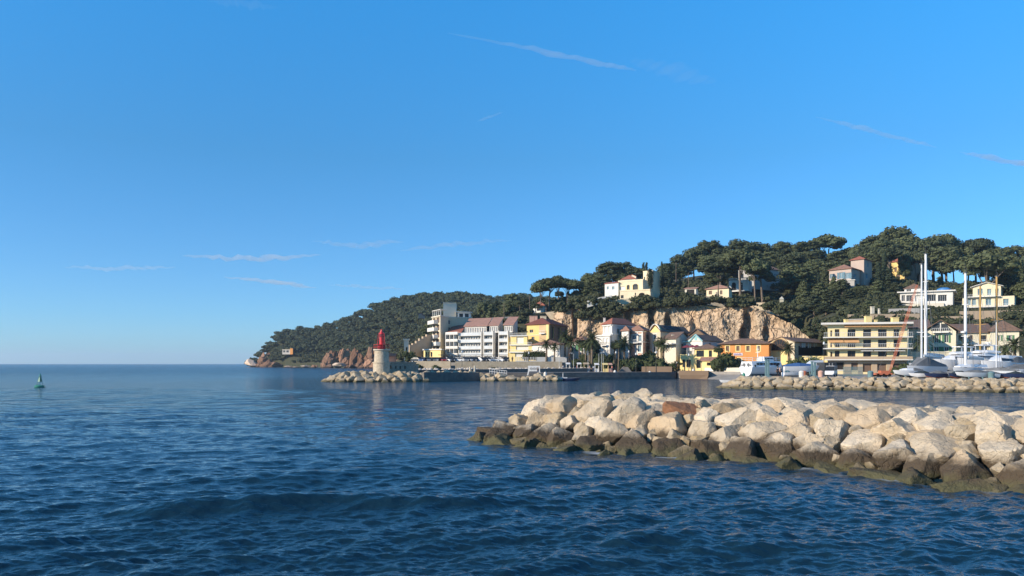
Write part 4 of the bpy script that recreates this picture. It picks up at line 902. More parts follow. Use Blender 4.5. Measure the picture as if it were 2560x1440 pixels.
class House:
    """walls from three plan corners (front left A, front right B, back right C); openings are listed per face"""
    def __init__(s, name, label, cat, A, B, C, z0, z1, wm, group=None, parent=None, wname='wall'):
        s.A, s.B, s.C = A, B, C; s.D = (A[0] + C[0] - B[0], A[1] + C[1] - B[1]); s.z0, s.z1, s.wm = z0, z1, wm; s.wname = wname
        s.q = [s.A, s.B, s.C, s.D]; s.root = parent or root(name, (*lerp2(A, C, .5), z0), label, cat, group)
        s.f = {'f': Face(A, B), 'r': Face(B, C), 'b': Face(C, s.D), 'l': Face(s.D, A)}; s.holes = {k: [] for k in s.f}; s.todo = []; s.gables = []
    def win(s, face, rects, style='w', **kw):
        for r in rects:
            h = s.f[face].rect(*r); h = (max(h[0], .05), min(h[1], s.f[face].L - .05), max(h[2], s.z0 + .02), min(h[3], s.z1 - .05))
            if h[1] - h[0] < .15 or h[3] - h[2] < .15: continue
            s.holes[face].append(h); s.todo.append((face, h, style, kw))
        return s
    def grid(s, face, n, rows, style='w', a=.08, b=.92, frac=.55, **kw):
        """n openings across the face on each (z0, z1) row, heights in metres over the base"""
        f = s.f[face]
        for (c, d) in rows:
            for k in range(n):
                m_ = f.L * (a + (b - a) * (k + .5) / n); w_ = f.L * (b - a) / n * frac / 2; h = (m_ - w_, m_ + w_, s.z0 + c, s.z0 + d)
                s.holes[face].append(h); s.todo.append((face, h, style, kw))
        return s
    def gable(s, axis, rise): s.gables.append((axis, rise)); return s
    def done(s, dep=.3):
        mb = MB()
        for k, f in s.f.items(): wall_face(mb, f, s.z0, s.z1, s.holes[k], dep)
        mb.quad(*[(p[0], p[1], s.z1) for p in s.q])
        for axis, rise in s.gables:
            es = ((s.A, s.B), (s.C, s.D)) if axis == 'y' else ((s.B, s.C), (s.D, s.A))
            for a, b in es: m_ = lerp2(a, b, .5); mb.add([(*a, s.z1), (*b, s.z1), (*b, s.z1 + .15), (*m_, s.z1 + rise), (*a, s.z1 + .15)], [(0, 1, 2, 3, 4)])
        mb.build(s.wname, M[s.wm], s.root)
        for face, h, style, kw in s.todo:
            window(s.root, s.f[face], h, style, dep)
            if 'sh' in kw: shutters(s.root, s.f[face], h, kw['sh'], kw.get('wd', .5))
            if 'sur' in kw: surround(s.root, s.f[face], h, kw['sur'], kw.get('st', .2))
        return s
    def roof(s, kind, rise, m, over=.5, axis=None, **kw):
        if kind == 'gable' and not s.gables:
            ax = axis or ('x' if s.f['f'].L >= s.f['r'].L else 'y'); mb = MB()
            for k in ('fb' if ax == 'y' else 'rl'): f = s.f[k]; pr = [(0, 0), (f.L, 0), (f.L, .15), (f.L / 2, rise), (0, .15)]; mb.hexa([f.p(u, s.z1 + z, -.004) for u, z in pr], [f.p(u, s.z1 + z, -.3) for u, z in pr])
            mb.build('gable_wall', M[s.wm], s.root)
        return roof(s.root, s.q, s.z1 + .004, kind, rise, m, over, axis, **kw)
    def band(s, z, h=.18, o=.08, m='wframe', name='string_course', faces='fr'):
        for k in faces: mb = MB(); f = s.f[k]; f.box(mb, -.0, f.L, z, z + h, .003, o); mb.build(name, M[m], s.root)
def chimney(parent, X, Y, z0, z1, w_=.9, m='cream', d=None):
    mb = MB(); mb.box((X, Y, (z0 + z1) / 2), (w_, d or w_, z1 - z0)); mb.box((X, Y, z1 + .07), (w_ + .16, (d or w_) + .16, .14)); return mb.build('chimney', M[m], parent)
PR, ST, YD = 4.35, 2.3, 1.55                             # promenade, street and boat yard levels
# --- lighthouse on its mole
M['stone'] = mat('tower_stone', (.60, .51, .38), var=.5, scale=2.2, c2=(.38, .31, .22), bump=1.0, bscale=3.0, detail=7)
M['stone_d'] = mat('rough_stone', (.40, .34, .26), var=.5, scale=2.2, c2=(.24, .20, .15), bump=1.0, bscale=3.0, detail=7)
M['red'] = mat('red_paint', (.62, .035, .04), rough=.35, var=.15, scale=1.0, spec=.5)
def lighthouse():
    Y = 178.5; X = P(954, Y)[0]; zb = 1.5; c = (X, Y, 0)
    r = root('lighthouse', (X, Y, zb), 'round stone lighthouse with a bright red lantern on the rocky mole', 'lighthouse')
    z1, z2 = Z(905, Y), Z(873.5, Y)
    MB().lathe(c, [(1.92, zb), (1.86, z1 - .25), (1.98, z1 - .25), (1.98, z1), (1.72, z1)], 40).build('tower_base', M['stone'], r)
    MB().lathe(c, [(1.66, z1), (1.56, z2 - .35)], 40).build('tower', M['stone'], r)
    MB().lathe(c, [(1.58, z2 - .35), (1.85, z2 - .2), (1.85, z2), (.2, z2)], 40, smooth=False).build('cornice', M['pale'], r)
    MB().lathe(c, [(.90, z2), (.90, z2 + .95), (.5, z2 + 1.15)], 32).build('lantern_base', M['red'], r)
    zc = Z(844, Y)
    lr = MB().lathe(c, [(.52, z2 + 1.1), (.52, zc), (.56, zc), (.56, zc + .1)], 24).build('lantern_column', M['red'], r)
    MB().lathe(c, [(.46, zc + .1), (.46, zc + .75)], 20).build('lantern_glazing', mat('lantern_glass', (.16, .02, .03), rough=.15, spec=.6), r)
    mb = MB()
    for k in range(8): a = k * math.pi / 4; mb.tube([(X + .5 * math.cos(a), Y + .5 * math.sin(a), zc + .1), (X + .5 * math.cos(a), Y + .5 * math.sin(a), zc + .76)], .035, 5)
    mb.build('lantern_bars', M['red'], lr)
    MB().lathe(c, [(.64, zc + .75), (.6, zc + .85), (.22, zc + 1.5), (.2, zc + 1.75), (.08, zc + 1.85)], 24).build('lantern_roof', M['red'], r)
    mb = MB(); zt = Z(829, Y)
    for k in range(3):
        a = math.pi / 2 + k * 2.094; mb.tube([(X + .98 * math.cos(a), Y + .98 * math.sin(a), z2 + 1), (X + .72 * math.cos(a), Y + .72 * math.sin(a), zc + .9), (X, Y, zt)], .05, 6)
    mb.build('aerial_frame', M['red'], r)
    mb = MB()
    for z in (.5, 1.05): mb.lathe(c, [(1.72, z2 + z - .03), (1.78, z2 + z - .03), (1.78, z2 + z + .03), (1.72, z2 + z + .03)], 32)
    for k in range(10): a = k * math.pi / 5; mb.tube([(X + 1.75 * math.cos(a), Y + 1.75 * math.sin(a), z2), (X + 1.75 * math.cos(a), Y + 1.75 * math.sin(a), z2 + 1.05)], .022, 5)
    mb.build('gallery_railing', M['red'], r)
lighthouse()
h = House('store_house', 'low rough stone building attached behind the lighthouse', 'building', P(973, 179.5), P(1034, 187), P(1040, 191), 1.4, Z(907.5, 181), 'stone_d')
h.win('f', [(985 + a, 915, 985 + a + 4, 922) for a in (-13, 3, 14, 26)][1:] + [(972.5 + 2, 914, 979, 922)], 'v'); h.done(); h.roof('flat', .25, 'stone_d', .12)
h2 = House('', '', '', P(1020, 186.5), P(1041, 189.5), P(1046, 194), 1.4, Z(912, 187), 'stone_d', parent=h.root, wname='annex_wall'); h2.done()
# low parapet of the inner harbour, with sunlit rubble behind it
tag(MB().hexa([(*P(1000, 191.5), 1.3), (*P(1470, 222), 1.3), (*P(1470, 223), 1.3), (*P(1000, 192.5), 1.3)], [(*P(1000, 191.5), 2.45), (*P(1470, 222), 2.75), (*P(1470, 223), 2.75), (*P(1000, 192.5), 2.45)]).thing('harbour_parapet', M_CONC_D, 'long dark stone parapet along the harbour below the promenade', 'wall'), kind='thing')
g = np.random.default_rng(31); RUB = []
for k in range(420):
    x = g.uniform(1046, 1476); t = g.uniform(0, 1); Yw = 192.5 + (x - 1000) / 470 * 30.5; Y = Yw + .8 + t * 7; RUB.append(((x - CX) / F * Y, Y, 1.95 + .45 * t + g.uniform(-.2, .2), g.uniform(.3, .62)))
V, Fq, nv = [], [], 0
for k, (X, Y, z, r_) in enumerate(RUB):
    D, T = ICO[2]; rr = np.random.default_rng(k).uniform(.75, 1.1, (len(D), 1)); V.append(D * rr * r_ + (X, Y, z)); Fq.append(T + nv); nv += len(D)
tag(link_mesh('rubble_slope', np_mesh('rubble_slope', np.vstack(V), np.vstack(Fq)), mat('pale_rubble', (.62, .55, .47), var=.4, scale=1.5, bump=.5)), 'pale broken rock heaped along the harbour parapet', kind='stuff')
slab('rubble_terrace', [P(1040, 197), P(1470, 224), P(1470, 236), P(1040, 232)], -1, 1.9, M_RUBBLE)
# promenade walls
def wall_thing(name, x0, Y0, x1, Y1, z0, ya, yb, m, label, th=.5, cat='wall'):
    f = Face(P(x0, Y0), P(x1, Y1)); mb = MB(); za, zb = Z(ya, Y0), Z(yb, Y1)
    mb.hexa([f.p(0, z0, 0), f.p(f.L, z0, 0), f.p(f.L, z0, -th), f.p(0, z0, -th)], [f.p(0, za, 0), f.p(f.L, zb, 0), f.p(f.L, zb, -th), f.p(0, za, -th)])
    return tag(mb.thing(name, m, label, cat), kind='thing')
wall_thing('promenade_wall', 1036, 229, 1126, 227, 1.5, 902.6, 903, M_TANSTONE, 'shorter tan stone wall under the car park, nearest the lighthouse')
wall_thing('promenade_wall', 1138, 226, 1405, 228, 1.5, 903.5, 904, M_TANSTONE, 'long tan stone wall under the car park and white fence')
# --- cream tower block
A, B, C = P(1080, 282), P(1101, 272), P(1121, 280)
zt = Z(792, 275)
h = House('apartment_tower', 'tall cream apartment block with stacked balconies beside the white hotel', 'apartment building', A, B, C, PR, zt, 'cream')
f = h.f['f']; fl = [Z(y, 277) for y in (881, 863, 845, 827, 809, 795)]
for k in range(5):
    for a, b in ((.12, .42), (.55, .88)): hh_ = (f.L * a, f.L * b, fl[k] + .15, fl[k] + 2.0); h.holes['f'].append(hh_); h.todo.append(('f', hh_, 's', {}))
h.done(); h.roof('flat', .4, 'pale', .25)
for k in range(5): balcony(h.root, f, 0, 0, [881, 863, 845, 827, 809][k], 1.0, 1.6, 'white', 'solid', 'white', .25, u=(-.6 if k % 2 else -.2, f.L * (.75 if k != 1 else 1.0)))
mb = MB()
for k in range(5): u = f.L * (k + .1) / 4.3; f.box(mb, u - .1, u + .1, zt + .4, zt + 2.3, -.4, -.15)
f.box(mb, 0, f.L, zt + 2.3, zt + 2.5, -2.4, 0); mb.build('pergola', M['white'], h.root)
h2 = House('', '', '', P(1120, 285), P(1179, 289), P(1183, 302), PR, Z(795, 288), 'cream', parent=h.root, wname='rear_wall'); h2.win('f', [(1120.8, 800 + k * 18, 1126, 811 + k * 18) for k in range(3)], 'w'); h2.done(); h2.roof('flat', .3, 'pale', .15, name='rear_roof')
h3 = House('', '', '', P(1108, 290), P(1140, 292), P(1142, 300), Z(796, 290), Z(758, 290), 'pale', parent=h.root, wname='stair_tower_wall'); h3.done(); h3.roof('flat', .3, 'pale', .1, name='stair_tower_roof')
h4 = House('', '', '', P(1144, 291), P(1176, 293), P(1178, 299), Z(796, 290), Z(780, 290), 'white', parent=h.root, wname='penthouse_wall'); h4.win('f', [(1148, 784, 1158, 793), (1162, 784, 1172, 793)], 'd'); h4.done(); h4.roof('flat', .25, 'white', .5, name='penthouse_roof')
h = House('beach_pavilion', 'low cream pavilion with three arched windows at the foot of the tall block', 'building', P(1059, 268), P(1102, 262), P(1108, 270), PR, Z(875, 264), 'lightyellow')
h.win('f', [(1064 + k * 6.2, 880, 1068.5 + k * 6.2, 892) for k in range(3)], 'd'); h.done(); h.roof('flat', .35, 'white', .35)
# --- brown stepped wall and pillar left of the tower
f = Face(P(1024, 268), P(1080, 276)); mb = MB(); st = [(1024, 874), (1032, 862), (1041, 858), (1049, 852), (1058, 846), (1067, 841), (1080, 836)]
for (xa, ya), (xb, yb) in zip(st[:-1], st[1:]):
    u0, u1 = f.u(xa), f.u(xb); f.box(mb, u0, u1, 3.5, f.z(yb, u0), -.8, 0)
tag(mb.thing('stepped_wall', M['tan'], 'brown stepped garden wall climbing left of the tall cream block', 'wall'), kind='thing')
h = House('gate_pillar', 'ruined pale pillar with an arch at the left end of the stepped wall', 'pillar', P(1010, 262), P(1021, 263), P(1022, 265), 2.5, Z(850, 262), 'pale'); h.win('f', [(1014.5, 868, 1019, 898)], 'v'); h.done(); h.roof('flat', .4, 'pale', .3)
h = House('shore_hut', 'pinkish hut with a white base on the shore right of the lighthouse', 'hut', P(973, 300), P(988, 303), P(990, 307), 1.0, Z(892, 300), 'rose'); h.done(); h.roof('gable', 1.2, 'tile', .3, axis='x')
# --- the white hotel: three bays stepping back, one roof slope each
hotel = root('hotel', (*P(1190, 262), PR), 'long white hotel with four rows of glazed balconies and pink tiled roofs', 'hotel')
def bay(A, B, C, ztop, n, nm, roofrise=3.4, side=True):
    hb = House('', '', '', A, B, C, PR, ztop, 'white', parent=hotel, wname=nm + '_wall'); f = hb.f['f']; H_ = ztop - PR; st = H_ / 4.35
    for k in range(4):
        for j in range(n): w_ = f.L / n; hh_ = (w_ * (j + .14), w_ * (j + .86), PR + st * k + .25 + (0.0), PR + st * k + st * .82); hb.holes['f'].append(hh_); hb.todo.append(('f', hh_, 'wg', {}))
    hb.done(.35)
    for k in range(1, 5): balcony(hotel, f, 0, 0, 0, 1.0, 1.5, 'white', 'solid', 'railglass', .22, u=(0.03, f.L - .03)) if False else None
    for k in range(1, 5):
        z = PR + st * k; mb = MB(); f.box(mb, 0.02, f.L - .02, z - .15, z, .004, 1.1); b = mb.build('balcony', M['white'], hotel)
        q = MB(); f.box(q, 0.02, f.L - .02, z + .02, z + .92, 1.0, 1.06); f.box(q, .02, f.L - .02, z + .92, z + 1.0, .97, 1.1); q.build('balcony_railing', M['railglass'], b)
    mb = MB()
    for e in (0.0, f.L - .25): f.box(mb, e, e + .25, PR, ztop + .5, .004, 1.12)
    mb.build('fin_wall', M['white'], hotel)
    # set-back top floor under the tiled slope
    A2, B2 = f.p(.3, 0, -2.2)[:2], f.p(f.L - .2, 0, -2.2)[:2]; C2 = (B2[0] + (C[0] - B[0]) * .8, B2[1] + (C[1] - B[1]) * .8)
    ht = House('', '', '', A2, B2, C2, ztop, ztop + 2.3, 'white', parent=hotel, wname=nm + '_attic_wall'); fa = ht.f['f']
    for j in range(n): w_ = fa.L / n; hh_ = (w_ * (j + .16), w_ * (j + .84), ztop + .25, ztop + 1.9); ht.holes['f'].append(hh_); ht.todo.append(('f', hh_, 'wg', {}))
    ht.done(.3)
    D2 = (A2[0] + C2[0] - B2[0], A2[1] + C2[1] - B2[1])
    for a_, b_ in ((B2, C2), (D2, A2)): 
        back, frnt = (b_, a_) if a_ == B2 else (a_, b_)
        mm = MB().hexa([(*frnt, ztop + 2.29), (*back, ztop + 2.29), (back[0] - .2, back[1], ztop + 2.29)], [(frnt[0], frnt[1], ztop + 2.32), (*back, ztop + 2.2 + roofrise), (back[0] - .2, back[1], ztop + 2.2 + roofrise)]); mm.build('gable_wall', M['white'], hotel)
    roof(hotel, ht.q, ztop + 2.31, 'mono', roofrise, 'tilepink', .45)
zt = Z(832, 262)
bay(P(1151, 268), P(1208, 263.2), P(1222, 279), zt, 9, 'first_bay')
bay(P(1213, 262.8), P(1237, 260.9), P(1252, 277), zt + .1, 4, 'second_bay')
bay(P(1250, 259.8), P(1274, 258), P(1290, 274), zt + .1, 4, 'third_bay')
for a, b, nm in ((1208.5, 1213, 'recess'), (1237.5, 1250, 'recess')):
    hb = House('', '', '', P(a, 266), P(b, 264.6), P(b + 2, 268), PR, zt, 'greywall', parent=hotel, wname='recess_wall'); hb.win('f', [(a + 1.5, 840 + k * 16, b - 1.5, 850 + k * 16) for k in range(3)], 'w'); hb.done()
# left wing, cream with a balcony grid and an orange roof
h = House('apartment_wing', 'narrow cream block with balcony grid and orange roof left of the hotel', 'apartment building', P(1121, 271), P(1151, 267), P(1162, 284), PR, Z(832, 268), 'pale')
f = h.f['f']; st = (h.z1 - PR) / 4.2
for k in range(4):
    for j in range(3): w_ = f.L / 3; hh_ = (w_ * (j + .18), w_ * (j + .82), PR + st * k + .2, PR + st * k + st * .72); h.holes['f'].append(hh_); h.todo.append(('f', hh_, 'b', {}))
h.done()
for k in range(1, 5):
    z = PR + st * k; mb = MB(); f.box(mb, -.1, f.L - .05, z - .18, z, .004, 1.3); b = mb.build('balcony', M['white'], h.root); q = MB(); f.box(q, -.1, f.L - .05, z + .1, z + .75, 1.2, 1.27); q.build('balcony_railing', M['white'], b)
mb = MB()
for e in (-.1, f.L / 3, f.L * 2 / 3): f.box(mb, e, e + .18, PR, h.z1, .004, 1.33)
mb.build('fin_wall', M['white'], h.root); h.roof('mono', 3.3, 'tilered', .4)
# --- the yellow house with maroon roof and dark end wall
A, B, C = P(1317, 262), P(1373, 256), P(1418, 276)
zt = Z(811, 258)
h = House('yellow_house', 'large yellow house with maroon hipped roof, three chimneys and dark brown end wall', 'house', A, B, C, PR, zt, 'yellow')
h.win('f', [(1324, 824, 1333, 832), (1329, 842, 1336, 850), (1357, 824, 1365, 832), (1354, 842, 1364, 852)], 'w'); h.win('r', [(1378, 816, 1384, 846), (1393, 818, 1401, 848)], 'v'); h.done()
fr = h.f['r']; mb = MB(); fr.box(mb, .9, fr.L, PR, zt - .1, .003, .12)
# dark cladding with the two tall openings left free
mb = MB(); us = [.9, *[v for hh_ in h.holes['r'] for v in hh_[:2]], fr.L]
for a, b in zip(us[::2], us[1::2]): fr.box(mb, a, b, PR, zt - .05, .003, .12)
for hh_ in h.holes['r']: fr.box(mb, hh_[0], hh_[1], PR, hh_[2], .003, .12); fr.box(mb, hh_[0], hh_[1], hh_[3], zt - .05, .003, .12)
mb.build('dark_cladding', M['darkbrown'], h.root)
h.roof('hip', 2.3, 'maroon', .6)
for x, w_ in ((1327, .8), (1333, .8), (1340, .9), (1358, 2.0)): X, Y = P(x, 264); chimney(h.root, X, Y, zt + .5, Z(791, 264), w_, 'rose' if w_ < 1 else 'cream', 1.0)
f = h.f['f']; mb = MB(); u = f.u(1368); f.box(mb, u - .2, f.L, PR, zt, .003, .3); mb.build('corner_pilaster', M['lightyellow'], h.root)
mb = MB(); u = f.u(1348); f.box(mb, u, f.L - .02, zt - .1 - (zt - PR) * .9, zt - .1, .003, .06); mb.build('bay_shade_panel', M['ochre'], h.root)  # ochre sheet over the yellow front paints in this bay's shade
balcony(h.root, f, 1352, 1366, 833, .9, 1.0, 'wframe', 'bars')
for (xa, xb, yt, yb, Yf) in ((1276, 1318, 839, 862, 250), (1275, 1330, 862, 878, 246), (1273, 1340, 880, 895, 243)):
    q = House('', '', '', P(xa, Yf + 2), P(xb, Yf), P(xb + 3, Yf + 10), PR - .3, Z(yt, Yf), 'lightyellow', parent=h.root, wname='terrace_wall'); q.win('f', [(xa + 15, yt + 4, xb - 9, yb - 3)], 'ws'); q.done()
    balcony(h.root, q.f['f'], xa, xb, yt, .8, .5, 'wframe', 'bars', 'wframe', .2)
h.band(Z(838, 258), .2, .1, 'pale', faces='f')
# white fence and hedge before it
f = Face(P(1289, 236), P(1417, 238)); mb = MB(); f.box(mb, 0, f.L, PR - .1, PR + .45, -.2, 0)
for k in range(64):
    u = f.L * k / 64
    if k % 2 == 0 or k > 26: f.box(mb, u, u + f.L / 64 * (.96 if k > 26 else .8), PR + .45, Z(892.5, 236), -.14, -.04)
tag(mb.thing('white_fence', M['white'], 'white panel fence on the promenade in front of the yellow house', 'fence'), kind='thing')
# little white villa above
A, B, C = P(1333, 330), P(1360, 326), P(1377, 338)
h = House('small_villa', 'small white villa with red hipped roof under the umbrella pines', 'house', A, B, C, Z(792, 328), Z(765, 328), 'white'); h.win('f', [(1342, 769, 1349, 777)], 'b'); h.win('r', [(1363, 770, 1370, 777)], 'b'); h.done(); h.roof('hip', 2.0, 'tilered', .6); chimney(h.root, *P(1368, 334), Z(765, 330), Z(755, 330), .6, 'rose')
wall_thing('road_wall', 1180, 318, 1312, 322, 12, 797, 789, M['greywall'], 'grey retaining wall of the road above the hotel roofs')
wall_thing('road_wall', 1312, 322, 1402, 316, 12, 788, 776, M_TANSTONE, 'tan retaining wall of the road below the small white villa')
h = House('hillside_house', 'tiny house with pink gable low in the headland trees', 'house', P(1046, 470), P(1058, 474), P(1062, 482), Z(795, 470), Z(788, 470), 'rose'); h.done(); h.roof('gable', 1.5, 'tilered', .3, axis='y')
h = House('hillside_house', 'small house with a grey veranda above the far rocky point', 'house', P(706, 872), P(730, 866), P(733, 878), Z(886, 870), Z(874, 870), 'greywall'); h.win('f', [(708, 876, 713, 881), (716, 876, 722, 881)], 'd'); h.done(); h.roof('flat', .3, 'pale', .6)
h2 = House('', '', '', P(725, 864), P(732, 863), P(734, 870), Z(886, 865), Z(871, 865), 'orange', parent=h.root, wname='annex_wall'); h2.done()
h = House('hillside_house', 'low white house half hidden by pines above the hotel', 'house', P(1198, 380), P(1226, 378), P(1230, 388), Z(786, 380), Z(777, 380), 'greywall'); h.win('f', [(1202, 779, 1206, 783), (1214, 779, 1220, 783)], 'w'); h.done(); h.roof('flat', .3, 'greywall', .3)
# rocks and little cliffs at the headland's foot
def shore_rocks():
    gg = random.Random(12); n = 0
    protos = []
    for s in range(7):                                   # jagged outcrops: several blocks grown together
        V, Fq, nv = [], [], 0
        for j in range(8):
            me = rock_mesh('block', 700 + s * 10 + j, 4, (.62, .5, .8), 9, 2.2); v = np.array([q.co[:] for q in me.vertices]); t_ = np.array([p.vertices[:] for p in me.polygons]); bpy.data.meshes.remove(me)
            k = gg.uniform(.45, .85); a = gg.uniform(-.7, .7); c_, s_ = math.cos(a), math.sin(a); v = v * (k, k, k * gg.uniform(.8, 1.5)); v = np.stack([v[:, 0] * c_ + v[:, 2] * s_, v[:, 1], -v[:, 0] * s_ + v[:, 2] * c_], -1); V.append(v + (gg.uniform(-.75, .75), gg.uniform(-.4, .4), gg.uniform(-.35, .2))); Fq.append(t_ + nv); nv += len(v)
        protos.append(np_mesh('shore_rock', np.vstack(V), np.vstack(Fq), True))
    for me in protos: set_smooth(me, .4); me.materials.append(M_ROCK_RED)
    pale = [rock_mesh('shore_rock', 720 + s, 4, (1, .7, .55), 10, 1.3) for s in range(3)]
    mp = rock_material('pale_shore_stone', (.62, .50, .38), (.50, .36, .26), (.36, .28, .22), (.20, .14, .10), (.09, .08, .05), line=1.2, wob=.9, al=.3)
    for me in pale: set_smooth(me, .4); me.materials.append(mp)
    spots = [('pale', 629, 908, 900, 8.5, 5.5, .30, 'long pale slanting rock at the very tip of the headland'), ('pale', 846, 912, 705, 5.5, 3.4, 0, 'pale block of rock at the shore left of the lighthouse'),
             ('red', 668, 908, 885, 11, 6.5, .25, 'jagged reddish rock beside the pale tip of the headland'), ('red', 690, 913, 872, 10, 4, .1, None), ('red', 655, 904, 893, 5, 5, .2, None), ('red', 648, 914, 890, 6, 3, 0, None),
             ('red', 664, 898, 900, 4, 5, .1, None), ('red', 678, 890, 905, 4, 3.5, .1, None), ('red', 822, 905, 745, 6.5, 9, .2, None), ('red', 838, 897, 748, 6, 9, .1, None), ('red', 860, 888, 745, 5, 7, .1, None), ('red', 868, 905, 720, 4.5, 5, 0, None), ('red', 812, 915, 735, 6, 4, 0, None),
             ('red', 893, 905, 702, 5, 8, .1, None), ('red', 910, 906, 690, 5, 8, 0, None), ('red', 926, 897, 690, 6, 11, .1, 'tallest red rock tower, just left of the lighthouse'), ('red', 905, 915, 680, 6, 3, 0, None), ('red', 880, 917, 688, 5, 2.5, 0, None), ('red', 930, 912, 672, 7, 6, 0, None), ('red', 872, 880, 760, 3.5, 4, 0, None),
             ('pale', 764, 916, 782, 4.5, 1.8, 0, None), ('pale', 740, 918, 800, 3, 1.3, 0, None), ('red', 785, 917, 762, 4, 2, 0, None), ('pale', 720, 917, 830, 4, 1.6, 0, None), ('red', 986, 905, 560, 4, 4.5, 0, None), ('red', 1004, 913, 540, 4, 3, 0, None)]
    for i, (k, x, y, Y, rx, rz, tilt, lab) in enumerate(spots):
        o = bpy.data.objects.new('shore_rock', (pale if k == 'pale' else protos)[i % (3 if k == 'pale' else 7)]); col.objects.link(o)
        X = P(x, Y)[0]; o.location = (X, Y, Z(y, Y)); o.scale = (rx * 1.05, rx * 1.0, rz * 1.15); o.rotation_euler = (0, tilt, gg.uniform(-.6, .6)); n += 1
        tag(o, lab or f'{"pale" if k == "pale" else "reddish"} shore rock at the foot of the headland, {ordinal(sorted(s[1] for s in spots).index(x) + 1)} from the left', 'rock', 'rocks at the foot of the headland')
shore_rocks()

wall_thing('mole_wall', 1060, 176.0, 1199, 186.5, -2, 930.5, 931, M_CONC_D, 'dark wall added for the shaded rocks between the lighthouse boulders and the notice board', .8)  # added wall, turned from the sun, stands in for shaded rocks
# --- the old villas under the cliff
A, B, C = P(1507, 256), P(1530, 250), P(1586, 262); zt = Z(811, 253)
h = House('white_villa', 'tall white villa with red hipped roof, its right side in shade, behind the palms', 'house', A, B, C, ST, zt, 'white')
h.win('f', [(1511, 816, 1516, 833), (1520, 816, 1525, 833), (1512, 846, 1517, 860), (1520, 846, 1526, 860)], 'ws'); h.win('r', [(1543, 822, 1548, 834), (1560, 824, 1565, 836)], 's'); h.done()
h.roof('hip', 2.1, 'tilered', .7); h.band(Z(837, 253), .35, .25); h.band(zt - .5, .4, .3)
chimney(h.root, *P(1511, 258), zt, Z(795, 256), .6, 'white')
q = House('', '', '', P(1490, 250), P(1524, 244), P(1530, 252), ST, Z(841, 247), 'white', parent=h.root, wname='porch_wall'); q.win('f', [(1496, 846, 1501, 858), (1507, 846, 1512, 858), (1516, 846, 1521, 858), (1497, 864, 1503, 884), (1510, 864, 1516, 884)], 'ws'); q.done(); q.roof('flat', .5, 'white', .3, name='porch_roof')
balcony(h.root, q.f['f'], 1505, 1522, 863, .9, 1.0, 'wframe', 'bars', 'dframe')
# pink villa
A, B, C = P(1571, 252), P(1607, 246), P(1628, 258); zt = Z(827.5, 249)
h = House('pink_villa', 'pink and white villa with two red hipped roofs and a white balcony', 'house', A, B, C, ST, zt, 'rose')
h.win('f', [(1580, 838, 1590, 855), (1596, 838, 1604, 854), (1590, 864, 1603, 880)], 'bl', sur='white', st=.4); h.win('r', [(1615, 836, 1622, 849), (1614, 864, 1623, 880)], 's', sur='pale', st=.25); h.done()
h.roof('hip', 1.9, 'tile', .6); h.band(Z(856.5, 249), .3, .12); h.band(zt - .4, .35, .2)
balcony(h.root, h.f['f'], 1574, 1604, 857, 1.0, 1.5, 'white', 'bars', 'rail')
q = House('', '', '', P(1554, 251), P(1571, 247), P(1580, 256), ST, zt, 'white', parent=h.root, wname='bay_wall'); q.win('f', [(1559, 834, 1565, 850), (1559, 862, 1565, 880)], 'ws'); q.done(); q.roof('hip', 1.6, 'tile', .5, name='bay_roof')
mb = MB(); f = h.f['f']
for x in (1571.5, 1592.5, 1605): u = f.u(x); f.box(mb, u, u + .5, ST, zt, .004, .12)
mb.build('white_pilasters', M['white'], h.root)
fr = h.f['r']; mb = MB()
# gabled cream villa with curved gable and solar panels
A, B, C = P(1625, 250), P(1651, 245), P(1722, 262); zt = Z(830, 247)
h = House('gabled_villa', 'cream villa with a rounded front gable and solar panels on its brown roof', 'house', A, B, C, ST, zt, 'cream')
h.win('f', [(1634, 836, 1641, 850), (1633, 861, 1642, 880)], 'w', sur='white', st=.3); h.win('r', [(1671, 835, 1685, 844), (1664, 856, 1671, 868), (1690, 856, 1697, 868)], 's'); h.done()
f = h.f['f']; mb = MB(); n = 14; pr = []
for k in range(n + 1): t = k / n; pr.append((f.L * t, zt + 2.3 * math.sin(math.pi * t) ** .6))
mb.hexa([f.p(u, z, .05) for u, z in pr], [f.p(u, z, -.5) for u, z in pr]); mb.build('curved_gable', M['lightyellow'], h.root)
mb = MB(); arc = [f.p(u, z + .12, .15) for u, z in pr]; mb.tube(arc, .16, 6); mb.build('gable_moulding', M['white'], h.root)
h.roof('gable', 2.2, 'tilebrown', .5, axis='y')
# solar array on the slope that faces us
e = inset_quad(h.q, .5); m0, m1 = lerp2(e[0], e[1], .5), lerp2(e[3], e[2], .5); b0, b1 = e[1], e[2]
def rp_(t, s): a = lerp2(b0, b1, t); c = lerp2(m0, m1, t); q = lerp2(a, c, s); return (q[0], q[1], zt + .22 + 2.2 * s)
pv = MB()
for k in range(7):
    for j in range(2):
        t0, s0 = .22 + k * .075, .30 + j * .30; cs = [rp_(t0, s0), rp_(t0 + .07, s0), rp_(t0 + .07, s0 + .28), rp_(t0, s0 + .28)]; pv.hexa(cs, [(c[0] + .06, c[1] - .06, c[2] + .08) for c in cs])
pv.build('solar_panels', M['solar'], h.root)
